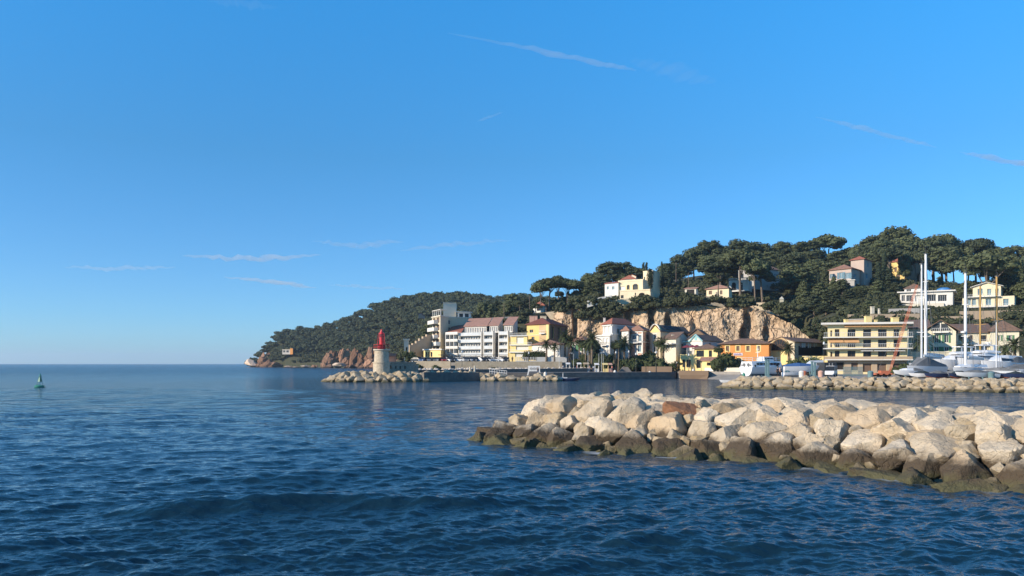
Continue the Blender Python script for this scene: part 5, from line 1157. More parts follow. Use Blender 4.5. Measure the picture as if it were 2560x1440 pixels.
# smaller cream house in front
A, B, C = P(1661, 240), P(1690, 235), P(1724, 247); zt = Z(848, 238)
h = House('cream_house', 'small cream house with a brown gabled roof between the villa and the turquoise gable', 'house', A, B, C, ST, zt, 'pale')
h.win('f', [(1666, 857, 1671, 872), (1678, 857, 1684, 872)], 'ws'); h.win('r', [(1703, 860, 1710, 870)], 'd'); h.gable('x', 2.2); h.done(); h.roof('gable', 2.2, 'tilebrown', .6, axis='x')
q = MB(); f = h.f['f']; f.box(q, f.u(1664), f.u(1694), Z(861, 236), Z(859, 236), .004, 2.2); q.build('awning', M['awnw'], h.root); chimney(h.root, *P(1682, 240), zt + .4, Z(838, 240), .7, 'pale')
# white house with the turquoise gable, and the dark roof behind it
A, B, C = P(1716, 238), P(1756, 234), P(1806, 246); zt = Z(853, 236)
h = House('turquoise_gabled_house', 'white house with turquoise trimmed gable behind the yellow corner building', 'house', A, B, C, ST, zt, 'white')
h.win('r', [(1772, 858, 1778, 866)], 's'); h.gable('y', 1.9); h.done(); h.roof('gable', 1.9, 'tilebrown', .4, axis='y')
f = h.f['f']; mb = MB(); apex = f.p(f.L * .62, Z(838, 236) + .15, .35)
for a, b in ((f.p(-.9, zt - .1, .35), f.p(f.L * .25, zt - .0, .35)), (f.p(f.L * .25, zt, .35), apex), (apex, f.p(f.L + .3, zt - .1, .35))): mb.tube([a, b], .22, 6)
mb.build('turquoise_trim', M['turq'], h.root)
mb = MB(); a0, a1 = f.p(f.L * .25, zt, .2), f.p(f.L, zt, .2); mb.hexa([a0, a1, f.p(f.L * .62, Z(839, 236), .2)], [f.p(f.L * .25, zt, -.3), f.p(f.L, zt, -.3), f.p(f.L * .62, Z(839, 236), -.3)]); mb.build('front_gable', M['white'], h.root)
mb = MB(); f.box(mb, f.L * .62 - .45, f.L * .62 + .45, zt + .25, zt + 1.3, .201, .28); mb.build('gable_window', M['turq'], h.root)
chimney(h.root, *P(1722, 242), zt - .5, Z(842, 240), .5, 'white')
h = House('dark_gabled_house', 'house of which only a dark brown gabled roof shows, behind the turquoise gable', 'house', P(1722, 256), P(1762, 252), P(1775, 262), ST, Z(841, 254), 'brown'); h.gable('y', 2.3); h.done(); h.roof('gable', 2.3, 'tilebrown', .5, axis='y')
# --- yellow corner building
A, B, C = P(1736, 226), P(1794, 219), P(1803, 228); zt = Z(872, 222)
h = House('yellow_corner_building', 'two storey yellow building with dark framed windows and a roof terrace on its left', 'building', A, B, C, 1.9, zt, 'lightyellow')
h.win('f', [(1741, 876, 1760, 892), (1772, 876, 1780, 892), (1741, 899, 1754, 920)], 'd'); h.done(.25); h.roof('hip', 1.35, 'tilebrown', .7)
q = House('', '', '', P(1700, 229), P(1737, 225.8), P(1744, 236), 1.9, Z(886, 228), 'lightyellow', parent=h.root, wname='terrace_block_wall'); q.win('f', [(1706, 899, 1713, 918), (1716, 899, 1727, 918)], 'd'); q.done(.25)
f = q.f['f']; mb = MB(); zt2 = q.z1
for k in range(14): u = f.L * k / 13; f.box(mb, u - .03, u + .03, zt2, zt2 + 1.0, -.3, -.24)
f.box(mb, 0, f.L, zt2 + 1.0, zt2 + 1.07, -.32, -.22); mb.build('terrace_railing', M['dframe'], h.root)
for u, c in ((.18, 'awnr'), (.55, 'awnr'), (.85, 'awnr')):
    pu = root('parasol', f.p(f.L * u, zt2, -2.4), f'burgundy parasol on the roof terrace of the yellow building, {("left", "middle", "right")[(u > .3) + (u > .7)]} one', 'parasol', 'burgundy parasols')
    X, Y, z = pu.location; MB().tube([(X, Y, z), (X, Y, z + 2.5)], .04, 6).build('pole', M['wframe'], pu)
    MB().lathe((X, Y, z + 2.0), [(1.45, 0), (1.4, .12), (.05, .75)], 8, smooth=False).build('canopy', M['awnr'], pu)
# snack stall in front
kx_ = root('kiosk', (*P(1772, 214), 1.9), 'low yellow kiosk with a tiled awning in front of the yellow corner building', 'kiosk')
kk = House('', '', '', P(1752, 216), P(1785, 213), P(1789, 218), 1.9, Z(902, 215), 'lightyellow', parent=kx_); kk.win('f', [(1767, 906, 1782, 914)], 'v'); kk.done(.4); kk.roof('mono', .9, 'tilepink', .5)
mb = MB(); f = kk.f['f']; f.box(mb, f.u(1766), f.u(1788), 1.95, 2.9, .3, .9); mb.build('counter', M['white'], kx_)
# --- orange building
A, B, C = P(1800, 236), P(1922, 228), P(1932, 238); zt = Z(860, 232)
h = House('orange_building', 'long two storey orange building with small framed windows and an arched doorway', 'building', A, B, C, 1.9, zt, 'orange')
h.win('f', [(1815, 865, 1823, 877), (1841, 865, 1849, 877), (1866, 865, 1874, 877), (1893, 865, 1900, 877)], 's', sur='lightyellow', st=.3)
h.win('f', [(1841, 901, 1855, 918)], 'wg', sur='lightyellow', st=.35); h.win('f', [(1893, 899, 1900, 910)], 's', sur='lightyellow', st=.3); h.done(.3); h.roof('hip', 1.6, 'tilebrown', .8)
f = h.f['f']; u = f.u(1848); za = f.z(901, u); rr = (f.u(1855) - f.u(1841)) / 2
mb = MB(); a = [f.p(u + rr * math.cos(t), za + rr * .8 * math.sin(t), .06) for t in np.linspace(0, math.pi, 13)]; mb.hexa(a, [(p[0] + f.n.x * -.05, p[1] + f.n.y * -.05, p[2]) for p in a]); mb.build('fanlight', M['glass'], h.root)
mb = MB(); mb.tube([f.p(u + (rr + .2) * math.cos(t), za + (rr + .2) * .85 * math.sin(t), .08) for t in np.linspace(0, math.pi, 15)], .16, 6); mb.build('arch_moulding', M['lightyellow'], h.root)
# sign board with violet lettering
u0, u1, z0, z1 = f.rect(1834, 882.5, 1857, 889.5); mb = MB(); f.box(mb, u0, u1, z0, z1, .01, .1); sb = mb.build('sign_board', mat('sign_white', (.66, .58, .60), rough=.5), h.root)
mb = MB(); gg = random.Random(3); x = u0 + .2
while x < u1 - .3:
    w_ = gg.uniform(.1, .22); f.box(mb, x, x + w_, z0 + .28, z1 - .12 - gg.choice((0, .12)), .1, .12); x += w_ + .07
mb.build('sign_lettering', mat('violet_paint', (.13, .10, .34)), sb); mb = MB(); f.box(mb, u0 + .15, u1 - .15, z0 + .08, z0 + .18, .1, .12); mb.build('sign_line', M['pink'], sb)
# --- market hall with the big arch
A, B, C = P(1921, 233), P(1986, 226), P(2068, 246); zt = Z(856, 229)
h = House('market_hall', 'ochre market hall with a great glazed arch in its gable and an open shaded side', 'hall', A, B, C, 1.9, zt, 'cream')
h.win('r', [(1996, 866, 2058, 889)], 'v')
f = h.f['f']; ua, ub = f.u(1929), f.u(1971); uc = (ua + ub) / 2; zs = f.z(876, uc)
hh_ = (ua, ub, 2.0, zs); h.holes['f'].append(hh_); h.gable('y', f.z(843, uc) - zt); h.done(.4)
R_ = (ub - ua) / 2; Ha = f.z(848, uc) - zs
mb = MB(); a = [f.p(uc + R_ * math.cos(t), zs + Ha * math.sin(t), .07) for t in np.linspace(0, math.pi, 21)]; mb.hexa(a, [(p[0] - f.n.x * .06, p[1] - f.n.y * .06, p[2]) for p in a]); mb.build('arch_glazing', M['glass'], h.root)
mb = MB()
for t in np.linspace(0, math.pi, 9)[1:-1]: mb.tube([f.p(uc, zs, .1), f.p(uc + R_ * math.cos(t), zs + Ha * math.sin(t), .1)], .07, 5)
for s_ in (.5, .97): mb.tube([f.p(uc + R_ * s_ * math.cos(t), zs + Ha * s_ * math.sin(t), .1) for t in np.linspace(0, math.pi, 17)], .07, 5)
mb.build('arch_bars', M['bframe'], h.root)
mb = MB(); mb.tube([f.p(uc + (R_ + .35) * math.cos(t), zs + (Ha + .3) * math.sin(t), .1) for t in np.linspace(0, math.pi, 21)], .3, 6)
for e in (ua - .35, ub + .35): mb.tube([f.p(e, 1.9, .1), f.p(e, zs, .1)], .3, 6)
mb.build('arch_moulding', M['ochre'], h.root)
mb = MB(); f.box(mb, ua, ub, 2.0, zs - .02, -.39, -.3); mb.build('arch_infill', M['lightyellow'], h.root)
h.roof('gable', f.z(843, uc) - zt, 'tilebrown', .6, axis='y')
fr = h.f['r']; gg = random.Random(5)
for k in range(9):
    u0, _, z0, z1 = fr.rect(1999 + k * 5, 858, 2003 + k * 5, 865 + gg.uniform(0, 5)); mb = MB(); fr.box(mb, u0, u0 + gg.uniform(.7, 1.2), z0, z1 + .1, .05, .12)
    mb.thing('banner', M['awnw'] if k % 3 else M['rose'], f'{"white" if k % 3 else "pinkish"} cloth pennant hung under the hall eaves, {ordinal(k + 1)} from the left', 'banner', 'cloth pennants under the eaves of the hall')
tag(House('garden_wall', 'cream wall with a plain face between the hall and the yellow apartments', 'wall', P(2005, 220), P(2072, 216), P(2074, 219), 1.6, Z(890, 218), 'lightyellow').done().root, kind='thing')
tag(House('garden_wall', 'rough stone wall behind the white ferry', 'wall', P(1988, 206), P(2030, 204), P(2031, 206), 1.5, Z(909, 205), 'tan').done().root, kind='thing')
# --- low white house and roofs left of the palms
h = House('low_white_house', 'low white house with terracotta roof half hidden by the tall palms', 'house', P(1330, 246), P(1400, 240), P(1420, 250), ST, Z(862, 243), 'white'); h.win('f', [(1345, 868, 1352, 880)], 'ws'); h.done(); h.roof('hip', 1.5, 'tile', .6)
h = House('palm_garden_house', 'white house with green shutters glimpsed between the palm trunks', 'house', P(1428, 250), P(1462, 244), P(1488, 254), ST, Z(853, 247), 'white'); h.win('f', [(1434, 862, 1440, 878), (1446, 862, 1452, 878)], 'g', sh='gshut'); h.done(); h.roof('hip', 1.5, 'tile', .6)
# --- villas on the cliff
A, B, C = P(1546, 318), P(1607, 312), P(1626, 322); zt = Z(704, 315); zb = Z(748, 315)
h = House('cliff_villa', 'cream villa with round arches and a square tower on the edge of the cliff', 'house', A, B, C, zb - 3, zt, 'softyellow')
h.win('f', [(1550, 716, 1562, 727)], 'ws'); h.win('f', [(1567, 714, 1574, 724), (1582, 713, 1595, 724)], 'd', sur='lightyellow'); h.done(); h.roof('flat', .7, 'softyellow', .1)
f = h.f['f']
for x, yb_, yt_, w_ in ((1588.5, 713, 709, 6.5), (1570.5, 714, 711.5, 3.5)):
    u = f.u(x); R_ = w_ / F * 315; z_ = f.z(yb_ + .3, u); mb = MB(); a = [f.p(u + R_ * math.cos(t), z_ + R_ * .6 * math.sin(t), .06) for t in np.linspace(0, math.pi, 13)]; mb.hexa(a, [(p[0] - f.n.x * .05, p[1] - f.n.y * .05, p[2]) for p in a]); mb.build('arch_glazing', M['glass'], h.root)
q = House('', '', '', P(1550, 310), P(1626, 304), P(1632, 312), zb - 4, Z(728, 308), 'softyellow', parent=h.root, wname='terrace_wall'); q.win('f', [(1552, 738, 1559, 746), (1587, 732, 1590, 738)], 'd'); q.win('f', [(1597, 736, 1612, 744)], 'v'); q.done(); q.roof('flat', .5, 'softyellow', .12, name='terrace_parapet')
fq = q.f['f']; u = fq.u(1604.5); z_ = fq.z(736.2, u); R_ = 7.5 / F * 307; mb = MB(); a = [fq.p(u + R_ * math.cos(t), z_ + R_ * .6 * math.sin(t), .05) for t in np.linspace(0, math.pi, 13)]; mb.hexa(a, [(p[0] - fq.n.x * .04, p[1] - fq.n.y * .04, p[2]) for p in a]); mb.build('loggia_arch', M['void'], h.root)
q = House('', '', '', P(1608, 322), P(1632, 318), P(1650, 326), zb - 4, Z(679, 320), 'softyellow', parent=h.root, wname='tower_wall'); q.win('f', [(1610, 692, 1613, 699)], 'd'); q.done(); q.roof('flat', .4, 'softyellow', .08, name='tower_roof')
q = House('', '', '', P(1512, 322), P(1546, 317), P(1550, 324), zb - 2, Z(709, 320), 'white', parent=h.root, wname='wing_wall'); q.win('f', [(1517, 716, 1522, 724), (1530, 716, 1536, 724)], 'bl'); q.done(); q.roof('mono', 1.2, 'tilered', .3, name='wing_roof')
h = House('hilltop_house', 'small white house with red roof right behind the cream cliff villa', 'house', P(1553, 336), P(1588, 332), P(1596, 342), Z(712, 335), Z(699, 335), 'white'); h.done(); h.roof('hip', 2.0, 'tilered', .4); q = House('', '', '', P(1570, 338), P(1590, 336), P(1594, 342), Z(700, 336), Z(692, 336), 'pale', parent=h.root, wname='upper_wall'); q.done(); q.roof('gable', 1.0, 'tilered', .3, name='upper_roof')
for i, pts in enumerate((((1468, 752), (1500, 743), (1530, 738)), ((1531, 742), (1552, 748), (1588, 744), (1625, 738)))):
    mb = MB()
    for (xa, ya), (xb, yb) in zip(pts[:-1], pts[1:]):
        f = Face(P(xa, 299), P(xb, 299)); mb.hexa([f.p(0, Z(ya, 299) - 2.5, 0), f.p(f.L, Z(yb, 299) - 2.5, 0), f.p(f.L, Z(yb, 299) - 2.5, -.4), f.p(0, Z(ya, 299) - 2.5, -.4)], [f.p(0, Z(ya, 299), 0), f.p(f.L, Z(yb, 299), 0), f.p(f.L, Z(yb, 299), -.4), f.p(0, Z(ya, 299), -.4)])
    tag(mb.thing('cliff_top_wall', M['white'] if i == 0 else M['softyellow'], ('white curving garden wall at the cliff edge left of the cream villa', 'pale garden wall along the cliff edge under the cream villa')[i], 'wall'), kind='thing')
pts = [(1702, 733), (1755, 739), (1790, 743), (1800, 745), (1850, 751), (1875, 757), (1912, 760), (1950, 768)]
mb = MB()
for (xa, ya), (xb, yb) in zip(pts[:-1], pts[1:]):
    Yw = 298 if xa < 1900 else 290; f = Face(P(xa, Yw), P(xb, Yw - (8 if xa == 1875 else 0))); mb.hexa([f.p(0, Z(ya, Yw) - 3.2, 0), f.p(f.L, Z(yb, Yw) - 3.2, 0), f.p(f.L, Z(yb, Yw) - 3.2, -.5), f.p(0, Z(ya, Yw) - 3.2, -.5)], [f.p(0, Z(ya, Yw), 0), f.p(f.L, Z(yb, Yw), 0), f.p(f.L, Z(yb, Yw), -.5), f.p(0, Z(ya, Yw), -.5)])
for x, y in ((1792, 731), (1802, 740)): X, Y = P(x, 297.5); mb.box((X, Y, Z(y, 297.5) - 1.2), (.7, .7, 2.6))
tag(mb.thing('terrace_wall', M_TANSTONE, 'long tan stone terrace wall along the top of the quarry cliff', 'wall'), kind='thing')
h = House('terrace_house', 'low house with thatch coloured roof on the terrace above the cliff', 'house', P(1766, 312), P(1822, 306), P(1830, 314), Z(752, 309), Z(722, 309), 'softyellow'); h.win('f', [(1772, 727, 1780, 736), (1800, 726, 1806, 736)], 's'); h.done(); h.roof('hip', 1.8, 'tilepink', .6)
h = House('terrace_gatehouse', 'tiny white shelter with sloping roof at the left end of the terrace wall', 'shelter', P(1712, 304), P(1740, 302), P(1745, 306), Z(740, 303), Z(722, 303), 'pale'); h.win('f', [(1717, 724, 1736, 738)], 'v'); h.done(); h.roof('mono', .8, 'tilepink', .4)
h = House('terrace_pavilion', 'pale stone niche at the right end of the terrace wall', 'shelter', P(1949, 284), P(1959, 284), P(1960, 286), Z(764, 284), Z(748, 284), 'softyellow'); h.done(); h.roof('hip', .9, 'pale', .1)
# loggia and shaded grey villa
h = House('grey_villa', 'shaded grey villa with arched windows and a white loggia among the pines', 'house', P(1846, 352), P(1885, 345), P(1952, 358), Z(725, 350), Z(672, 350), 'greywall')
h.win('f', [(1852, 684, 1859, 695)], 'd'); h.win('r', [(1900, 684, 1905, 695), (1919, 682, 1926, 696), (1941, 686, 1946, 697)], 'd'); h.done(); h.roof('hip', 2.6, 'tile', .6)
q = House('', '', '', P(1822, 340), P(1872, 334), P(1880, 342), Z(728, 336), Z(700, 336), 'white', parent=h.root, wname='loggia_wall'); q.win('f', [(1829, 710, 1840, 726), (1848, 711, 1857, 726)], 'v'); q.done(.6)
fq = q.f['f']
for x in (1834.5, 1852.5): u = fq.u(x); R_ = 5.2 / F * 337; mb = MB(); a = [fq.p(u + R_ * math.cos(t), fq.z(710.3, u) + R_ * .8 * math.sin(t), .05) for t in np.linspace(0, math.pi, 11)]; mb.hexa(a, [(p[0] - fq.n.x * .04, p[1] - fq.n.y * .04, p[2]) for p in a]); mb.build('loggia_arch', M['void'], h.root)
mb = MB()
for k in range(16): u = fq.L * k / 15; fq.box(mb, u - .08, u + .08, q.z1, q.z1 + .8, -.3, -.1)
fq.box(mb, 0, fq.L, q.z1 + .8, q.z1 + 1.0, -.35, -.05); mb.build('balustrade', M['white'], h.root)
# --- yellow apartment block
A, B, C = P(2069, 188), P(2268, 184), (P(2268, 184)[0] + 5.5, 195)
zg = YD; zt = Z(811, 186)
h = House('yellow_apartments', 'four storey yellow apartment block with white slab balconies behind the boat yard', 'apartment building', A, B, C, zg, zt, 'paleyellow')
rows = [(823, 841), (849, 868), (877, 894)]
cols = [(2087, 2099), (2119, 2139), (2158, 2178), (2195, 2217), (2234, 2249)]
f = h.f['f']
for r in rows: h.win('f', [(a, r[0], b, r[1]) for a, b in cols], 'b')
h.win('f', [(2076, 826, 2081, 841), (2076, 853, 2081, 868), (2076, 880, 2081, 894)], 's')
h.win('f', [(2128, 907, 2145, 926), (2157, 909, 2179, 930), (2193, 909, 2216, 930), (2232, 909, 2255, 930)], 'door'); h.win('f', [(2080, 906, 2110, 924)], 'v'); h.done(.35)
mb = MB(); f.box(mb, f.u(2085), f.u(2268), YD, Z(900, 186), .003, .02) if False else None
for k, ys_ in enumerate((842, 870, 898)):
    z = f.z(ys_, f.L / 2); mb = MB(); f.box(mb, -1.0, f.L + .9, z - .25, z, .004, 1.5); b = mb.build('balcony', M['white'], h.root)
    q = MB()
    if k < 2:
        f.box(q, -1.0, f.L + .9, z + .92, z + .99, 1.4, 1.47)
        for j in range(46): u = -.95 + (f.L + 1.8) * j / 45; f.box(q, u - .025, u + .025, z, z + .92, 1.41, 1.46)
        q.build('balcony_railing', M['rail'], b)
    else:
        f.box(q, -.9, f.L + .8, z + .02, z + .62, 1.38, 1.5); q.build('balcony_railing', M['tan'], b)
h.roof('flat', .45, 'white', 1.3)
mb = MB(); f.box(mb, .02, f.L - .02, zg, f.z(900, f.L / 2), .003, .05) if False else None
for j, (x0, x1, y0, m_) in enumerate(((2070, 2107, 846.5, 'awn'), (2109, 2146, 846.5, 'awn'), (2110, 2150, 814.5, 'awn'), (2152, 2200, 814.5, 'awn'), (2202, 2256, 814.5, 'awn'), (2150, 2180, 874.5, 'awnw'), (2183, 2226, 874.5, 'awnw'), (2228, 2260, 874.5, 'awnw'))):
    u0, u1 = f.u(x0), f.u(x1); z = f.z(y0, u0); dz = 1.0 if y0 == 846.5 else .35; mb = MB()
    mb.hexa([f.p(u0, z, .05), f.p(u1, z, .05), f.p(u1, z - dz, 1.35), f.p(u0, z - dz, 1.35)], [f.p(u0, z + .08, .05), f.p(u1, z + .08, .05), f.p(u1, z - dz + .08, 1.38), f.p(u0, z - dz + .08, 1.38)])
    mb.build('awning', M[m_], h.root)
for x, y, w_ in ((2115, 800, .7), (2170, 792, 1.4), (2188, 801, .6), (2237, 795, 1.5)): X, Y = P(x, 190); chimney(h.root, X, Y, zt + .4, Z(y, 190), w_, 'lightyellow', 1.0)
surround(h.root, f, f.rect(2080, 906, 2110, 924), 'white', .25, 'shop_surround')
mb = MB(); f.box(mb, -.05, f.L + .05, f.z(902.5, f.L / 2) - .06, f.z(901, f.L / 2), .004, .2); mb.build('string_course', M['tan'], h.root)
# stone lower storey
mb = MB(); us = sorted([hh for hh in h.holes['f'] if hh[2] < 4]); pos = 0.0; ztop = f.z(902.5, f.L / 2) - .1
for hh in us: f.box(mb, pos, hh[0], zg, ztop, .004, .05); f.box(mb, hh[0], hh[1], hh[3], ztop, .004, .05); pos = hh[1]
f.box(mb, pos, f.L, zg, ztop, .004, .05); mb.build('stone_ground_storey', M['tan'], h.root)
# --- house with green shutters
A, B, C = P(2314, 192), P(2390, 188), (P(2390, 188)[0] + 5, 198); zt = Z(829, 190)
h = House('green_shutter_house', 'pale waterfront house with green shutters, central gable and balustraded terrace', 'house', A, B, C, YD, zt, 'palegreen')
f = h.f['f']
h.win('f', [(2336, 837, 2346, 857), (2361, 837, 2371, 857), (2335, 867, 2347, 878), (2360, 867, 2372, 878)], 'w', sh='gshut', wd=.55); h.win('f', [(2340, 899, 2366, 916)], 'v'); h.done(); 
um = f.L * .5; ga = f.z(801, um) - zt; h.gables.append(('y', ga))
mb = MB(); mb.hexa([f.p(0, zt, .0), f.p(f.L, zt, 0), f.p(um, zt + ga, 0)], [f.p(0, zt, -.4), f.p(f.L, zt, -.4), f.p(um, zt + ga, -.4)]); mb.build('front_gable', M['palegreen'], h.root)
mb = MB(); mb.hexa([f.p(um - 2.2, zt + .2, .06), f.p(um + 2.2, zt + .2, .06), f.p(um + 1.2, zt + ga - .8, .06), f.p(um - 1.2, zt + ga - .8, .06)], [f.p(um - 2.2, zt + .2, .01), f.p(um + 2.2, zt + .2, .01), f.p(um + 1.2, zt + ga - .8, .01), f.p(um - 1.2, zt + ga - .8, .01)]); mb.build('gable_window', M['glass'], h.root)
mb = MB(); f.box(mb, um - .12, um + .12, zt + .2, zt + ga - .6, .07, .2); mb.build('gable_post', M['white'], h.root)
h.roof('gable', ga, 'tilebrown', .8, axis='y'); balcony(h.root, f, 0, 0, 830, .9, 1.2, 'wframe', 'bars', 'rail', .2, u=(f.L * .25, f.L * .8))
zw = Z(822, 196)
for (xa, xb, Ya, Yb, yt, kind, nm) in ((2272, 2322, 197, 195, 822, 'mono', 'left_wing'), (2386, 2478, 197, 194, 833, 'mono', 'long_wing'), (2476, 2548, 193, 190, 829, 'hip', 'end_wing')):
    q = House('', '', '', P(xa, Ya), P(xb, Yb), (P(xb, Yb)[0] + 4.6, Yb + 10), YD, Z(yt, Ya), 'palegreen', parent=h.root, wname=nm + '_wall')
    if nm == 'left_wing': q.win('f', [(2284, 848, 2290, 860), (2282, 866, 2290, 880)], 'w', sh='gshut')
    elif nm == 'long_wing': q.win('f', [(2396, 838, 2408, 852), (2420, 838, 2432, 853), (2448, 838, 2466, 853), (2400, 867, 2412, 878), (2432, 866, 2440, 878), (2454, 866, 2468, 878)], 'b')
    else: q.win('f', [(2496, 838, 2502, 852), (2522, 838, 2530, 852), (2500, 866, 2506, 878), (2522, 866, 2530, 878)], 'w', sh='gshut', wd=.7)
    q.done(); q.roof(kind, 2.6, 'tilebrown', .6, name=nm + '_roof')
    if nm == 'long_wing': balcony(h.root, q.f['f'], 2388, 2476, 859, .9, 1.4, 'wframe', 'bars', 'rail')
# terrace with balustrade and arches
q = House('', '', '', P(2276, 187), P(2500, 182), P(2503, 187), YD, Z(893, 185), 'palegreen', parent=h.root, wname='terrace_wall'); q.win('f', [(2342, 903, 2366, 920), (2420, 903, 2444, 920)], 'v'); q.done(.6)
fq = q.f['f']
mb = MB(); fq.box(mb, 0, fq.L, q.z1, q.z1 + .2, -.4, .25); fq.box(mb, 0, fq.L, q.z1 + 1.1, q.z1 + 1.3, -.3, .05)
for k in range(90): u = fq.L * (k + .5) / 90; fq.box(mb, u - .07, u + .07, q.z1 + .2, q.z1 + 1.1, -.2, -.06)
mb.build('balustrade', M['palegreen'], h.root)
for x in (2354, 2432):
    u = fq.u(x); R_ = 12 / F * 184; mb = MB(); a = [fq.p(u + R_ * math.cos(t), fq.z(903.3, u) + R_ * .55 * math.sin(t), .05) for t in np.linspace(0, math.pi, 13)]; mb.hexa(a, [(p[0] - fq.n.x * .04, p[1] - fq.n.y * .04, p[2]) for p in a]); mb.build('terrace_arch', M['void'], h.root)
# --- villas up the right-hand slope
A, B, C = P(2073, 330), P(2128, 322), P(2150, 330); zb = Z(712, 326)
h = House('pink_tower_villa', 'pinkish villa with a square roofed tower high among the pines', 'house', A, B, C, zb - 4, Z(674, 326), 'dullrose')
h.win('f', [(2077, 685, 2082, 696), (2098, 681, 2108, 697), (2114, 682, 2124, 697)], 'bl', sh='bshut'); h.win('r', [(2134, 684, 2140, 694)], 'bl'); h.done(); h.roof('hip', 2.4, 'tile', .6)
q = House('', '', '', P(2127, 334), P(2160, 329), P(2180, 338), zb - 3, Z(650, 332), 'dullrose', parent=h.root, wname='tower_wall'); q.win('r', [(2168, 657, 2172, 667), (2164, 684, 2170, 696)], 'bl'); q.done(); q.roof('hip', 1.7, 'tilered', .6, name='tower_roof')
q = House('', '', '', P(2088, 318), P(2136, 314), P(2140, 320), zb - 6, Z(702, 316), 'greywall', parent=h.root, wname='terrace_wall'); q.done(); q.roof('flat', .3, 'white', .3, name='terrace_slab')
h = House('yellow_hill_house', 'bright yellow and orange house peeping between pine trunks on the skyline', 'house', P(2228, 362), P(2262, 355), P(2312, 368), Z(712, 360), Z(655, 360), 'yellow'); h.win('f', [(2236, 668, 2242, 680), (2250, 668, 2256, 680), (2240, 686, 2250, 700)], 's'); h.done(); mb = MB(); h.f['r'].box(mb, 0, h.f['r'].L, h.z0, h.z1 - .02, .003, .06); mb.build('end_shade_panel', M['brown'], h.root); h.roof('hip', 2.8, 'tilered', .6)  # brown sheet on the right face carries its shade as colour
A, B, C = P(2250, 292), P(2382, 284), P(2386, 296); zb = Z(757, 288)
h = House('white_hill_villa', 'long white modern villa with a glazed front and a blue cover on its flat roof', 'house', A, B, C, zb - 5, Z(730, 288), 'white')
h.win('f', [(2254, 738, 2263, 753), (2266, 738, 2282, 753), (2317, 736, 2340, 753), (2345, 737, 2367, 753)], 'g'); h.win('f', [(2288, 738, 2311, 753)], 'ws'); h.done(.5); h.roof('flat', .4, 'white', .9)
q = House('', '', '', P(2261, 296), P(2302, 292), P(2318, 302), Z(731, 293), Z(721, 293), 'white', parent=h.root, wname='upper_wall'); q.win('f', [(2266, 723, 2278, 729)], 'w'); q.done(); q.roof('hip', 2.0, 'tilebrown', .4, name='upper_roof')
q = House('', '', '', P(2256, 282), P(2360, 276), P(2364, 284), Z(790, 279), Z(759, 279), 'pale', parent=h.root, wname='terrace_wall'); q.done()
MB().lathe((*P(2360, 289), Z(726, 289)), [(2.4, 0), (2.3, .5), (1.2, 1.0), (.1, 1.1)], 14).build('pool_cover', mat('blue_tarp', (.06, .22, .50), rough=.5), h.root)
q = House('', '', '', P(2290, 268), P(2350, 266), P(2354, 272), Z(800, 267), Z(770, 267), 'greywall', parent=h.root, wname='lower_terrace_wall'); q.done(); q.roof('flat', .3, 'greywall', .2, name='lower_terrace_slab')
A, B, C = P(2406, 286), P(2536, 277), P(2540, 288)
h = House('cream_hill_villa', 'cream two storey villa with pale blue windows behind the big pine at right', 'house', A, B, C, Z(780, 282), Z(742, 282), 'softyellow')
h.win('f', [(2418, 748, 2427, 764), (2430, 748, 2440, 764), (2446, 748, 2454, 764), (2464, 747, 2478, 764), (2508, 747, 2522, 763)], 'bl'); h.done(.4); balcony(h.root, h.f['f'], 2406, 2536, 767, .9, 1.6, 'wframe', 'bars', 'rail'); balcony(h.root, h.f['f'], 2414, 2500, 741.5, .9, 1.4, 'wframe', 'bars', 'rail')
q = House('', '', '', P(2432, 288), P(2502, 283), P(2506, 292), h.z1, Z(717, 285), 'softyellow', parent=h.root, wname='upper_wall'); q.win('f', [(2444, 722, 2457, 738), (2468, 722, 2478, 738), (2488, 722, 2497, 738)], 'bl'); q.done(.4); q.roof('gable', 1.6, 'white', .8, axis='y', name='upper_roof')
h = House('slope_shed', 'low stone outhouse with a flat roof on the terraces over the yellow apartments', 'shed', P(2118, 226), P(2172, 222), P(2176, 228), Z(812, 224), Z(799, 224), 'tan'); h.done(); h.roof('flat', .2, 'greywall', .2)
for i, (x0, x1, Y0, Y1, ya, yb, m_, lb) in enumerate(((2176, 2300, 236, 234, 786, 784, 'tan', 'tan terrace wall on the slope just above the yellow apartments'), (2300, 2420, 240, 238, 792, 790, 'tan', 'tan terrace wall over the green shuttered house'), (2400, 2560, 250, 246, 778, 775, 'tan', 'long tan terrace wall at right below the cream hill villa'), (2222, 2300, 252, 250, 772, 770, 'greywall', 'grey terrace wall below the white hill villa'), (2120, 2200, 248, 246, 786, 789, 'tan', 'short tan terrace wall under the dark pines'))):
    f = Face(P(x0, Y0), P(x1, Y1)); mb = MB(); mb.hexa([f.p(0, Z(ya, Y0) - 3, 0), f.p(f.L, Z(yb, Y1) - 3, 0), f.p(f.L, Z(yb, Y1) - 3, -.5), f.p(0, Z(ya, Y0) - 3, -.5)], [f.p(0, Z(ya, Y0), 0), f.p(f.L, Z(yb, Y1), 0), f.p(f.L, Z(yb, Y1), -.5), f.p(0, Z(ya, Y0), -.5)])
    tag(mb.thing('terrace_wall', M[m_], lb, 'wall'), kind='thing')
for i, (x, y, yb) in enumerate(((2181, 768, 785), (2199, 773, 785))): X, Y = P(x, 246); tag(MB().box((X, Y, (Z(y, 246) + Z(yb, 246)) / 2), (.9, .9, (yb - y) / F * 246)).box((X, Y, Z(y, 246) + .1), (1.1, 1.1, .2)).thing('gate_post', M['pale'], ('taller' if i == 0 else 'lower') + ' pale gate post on the slope above the yellow apartments', 'post', 'gate posts on the slope'))
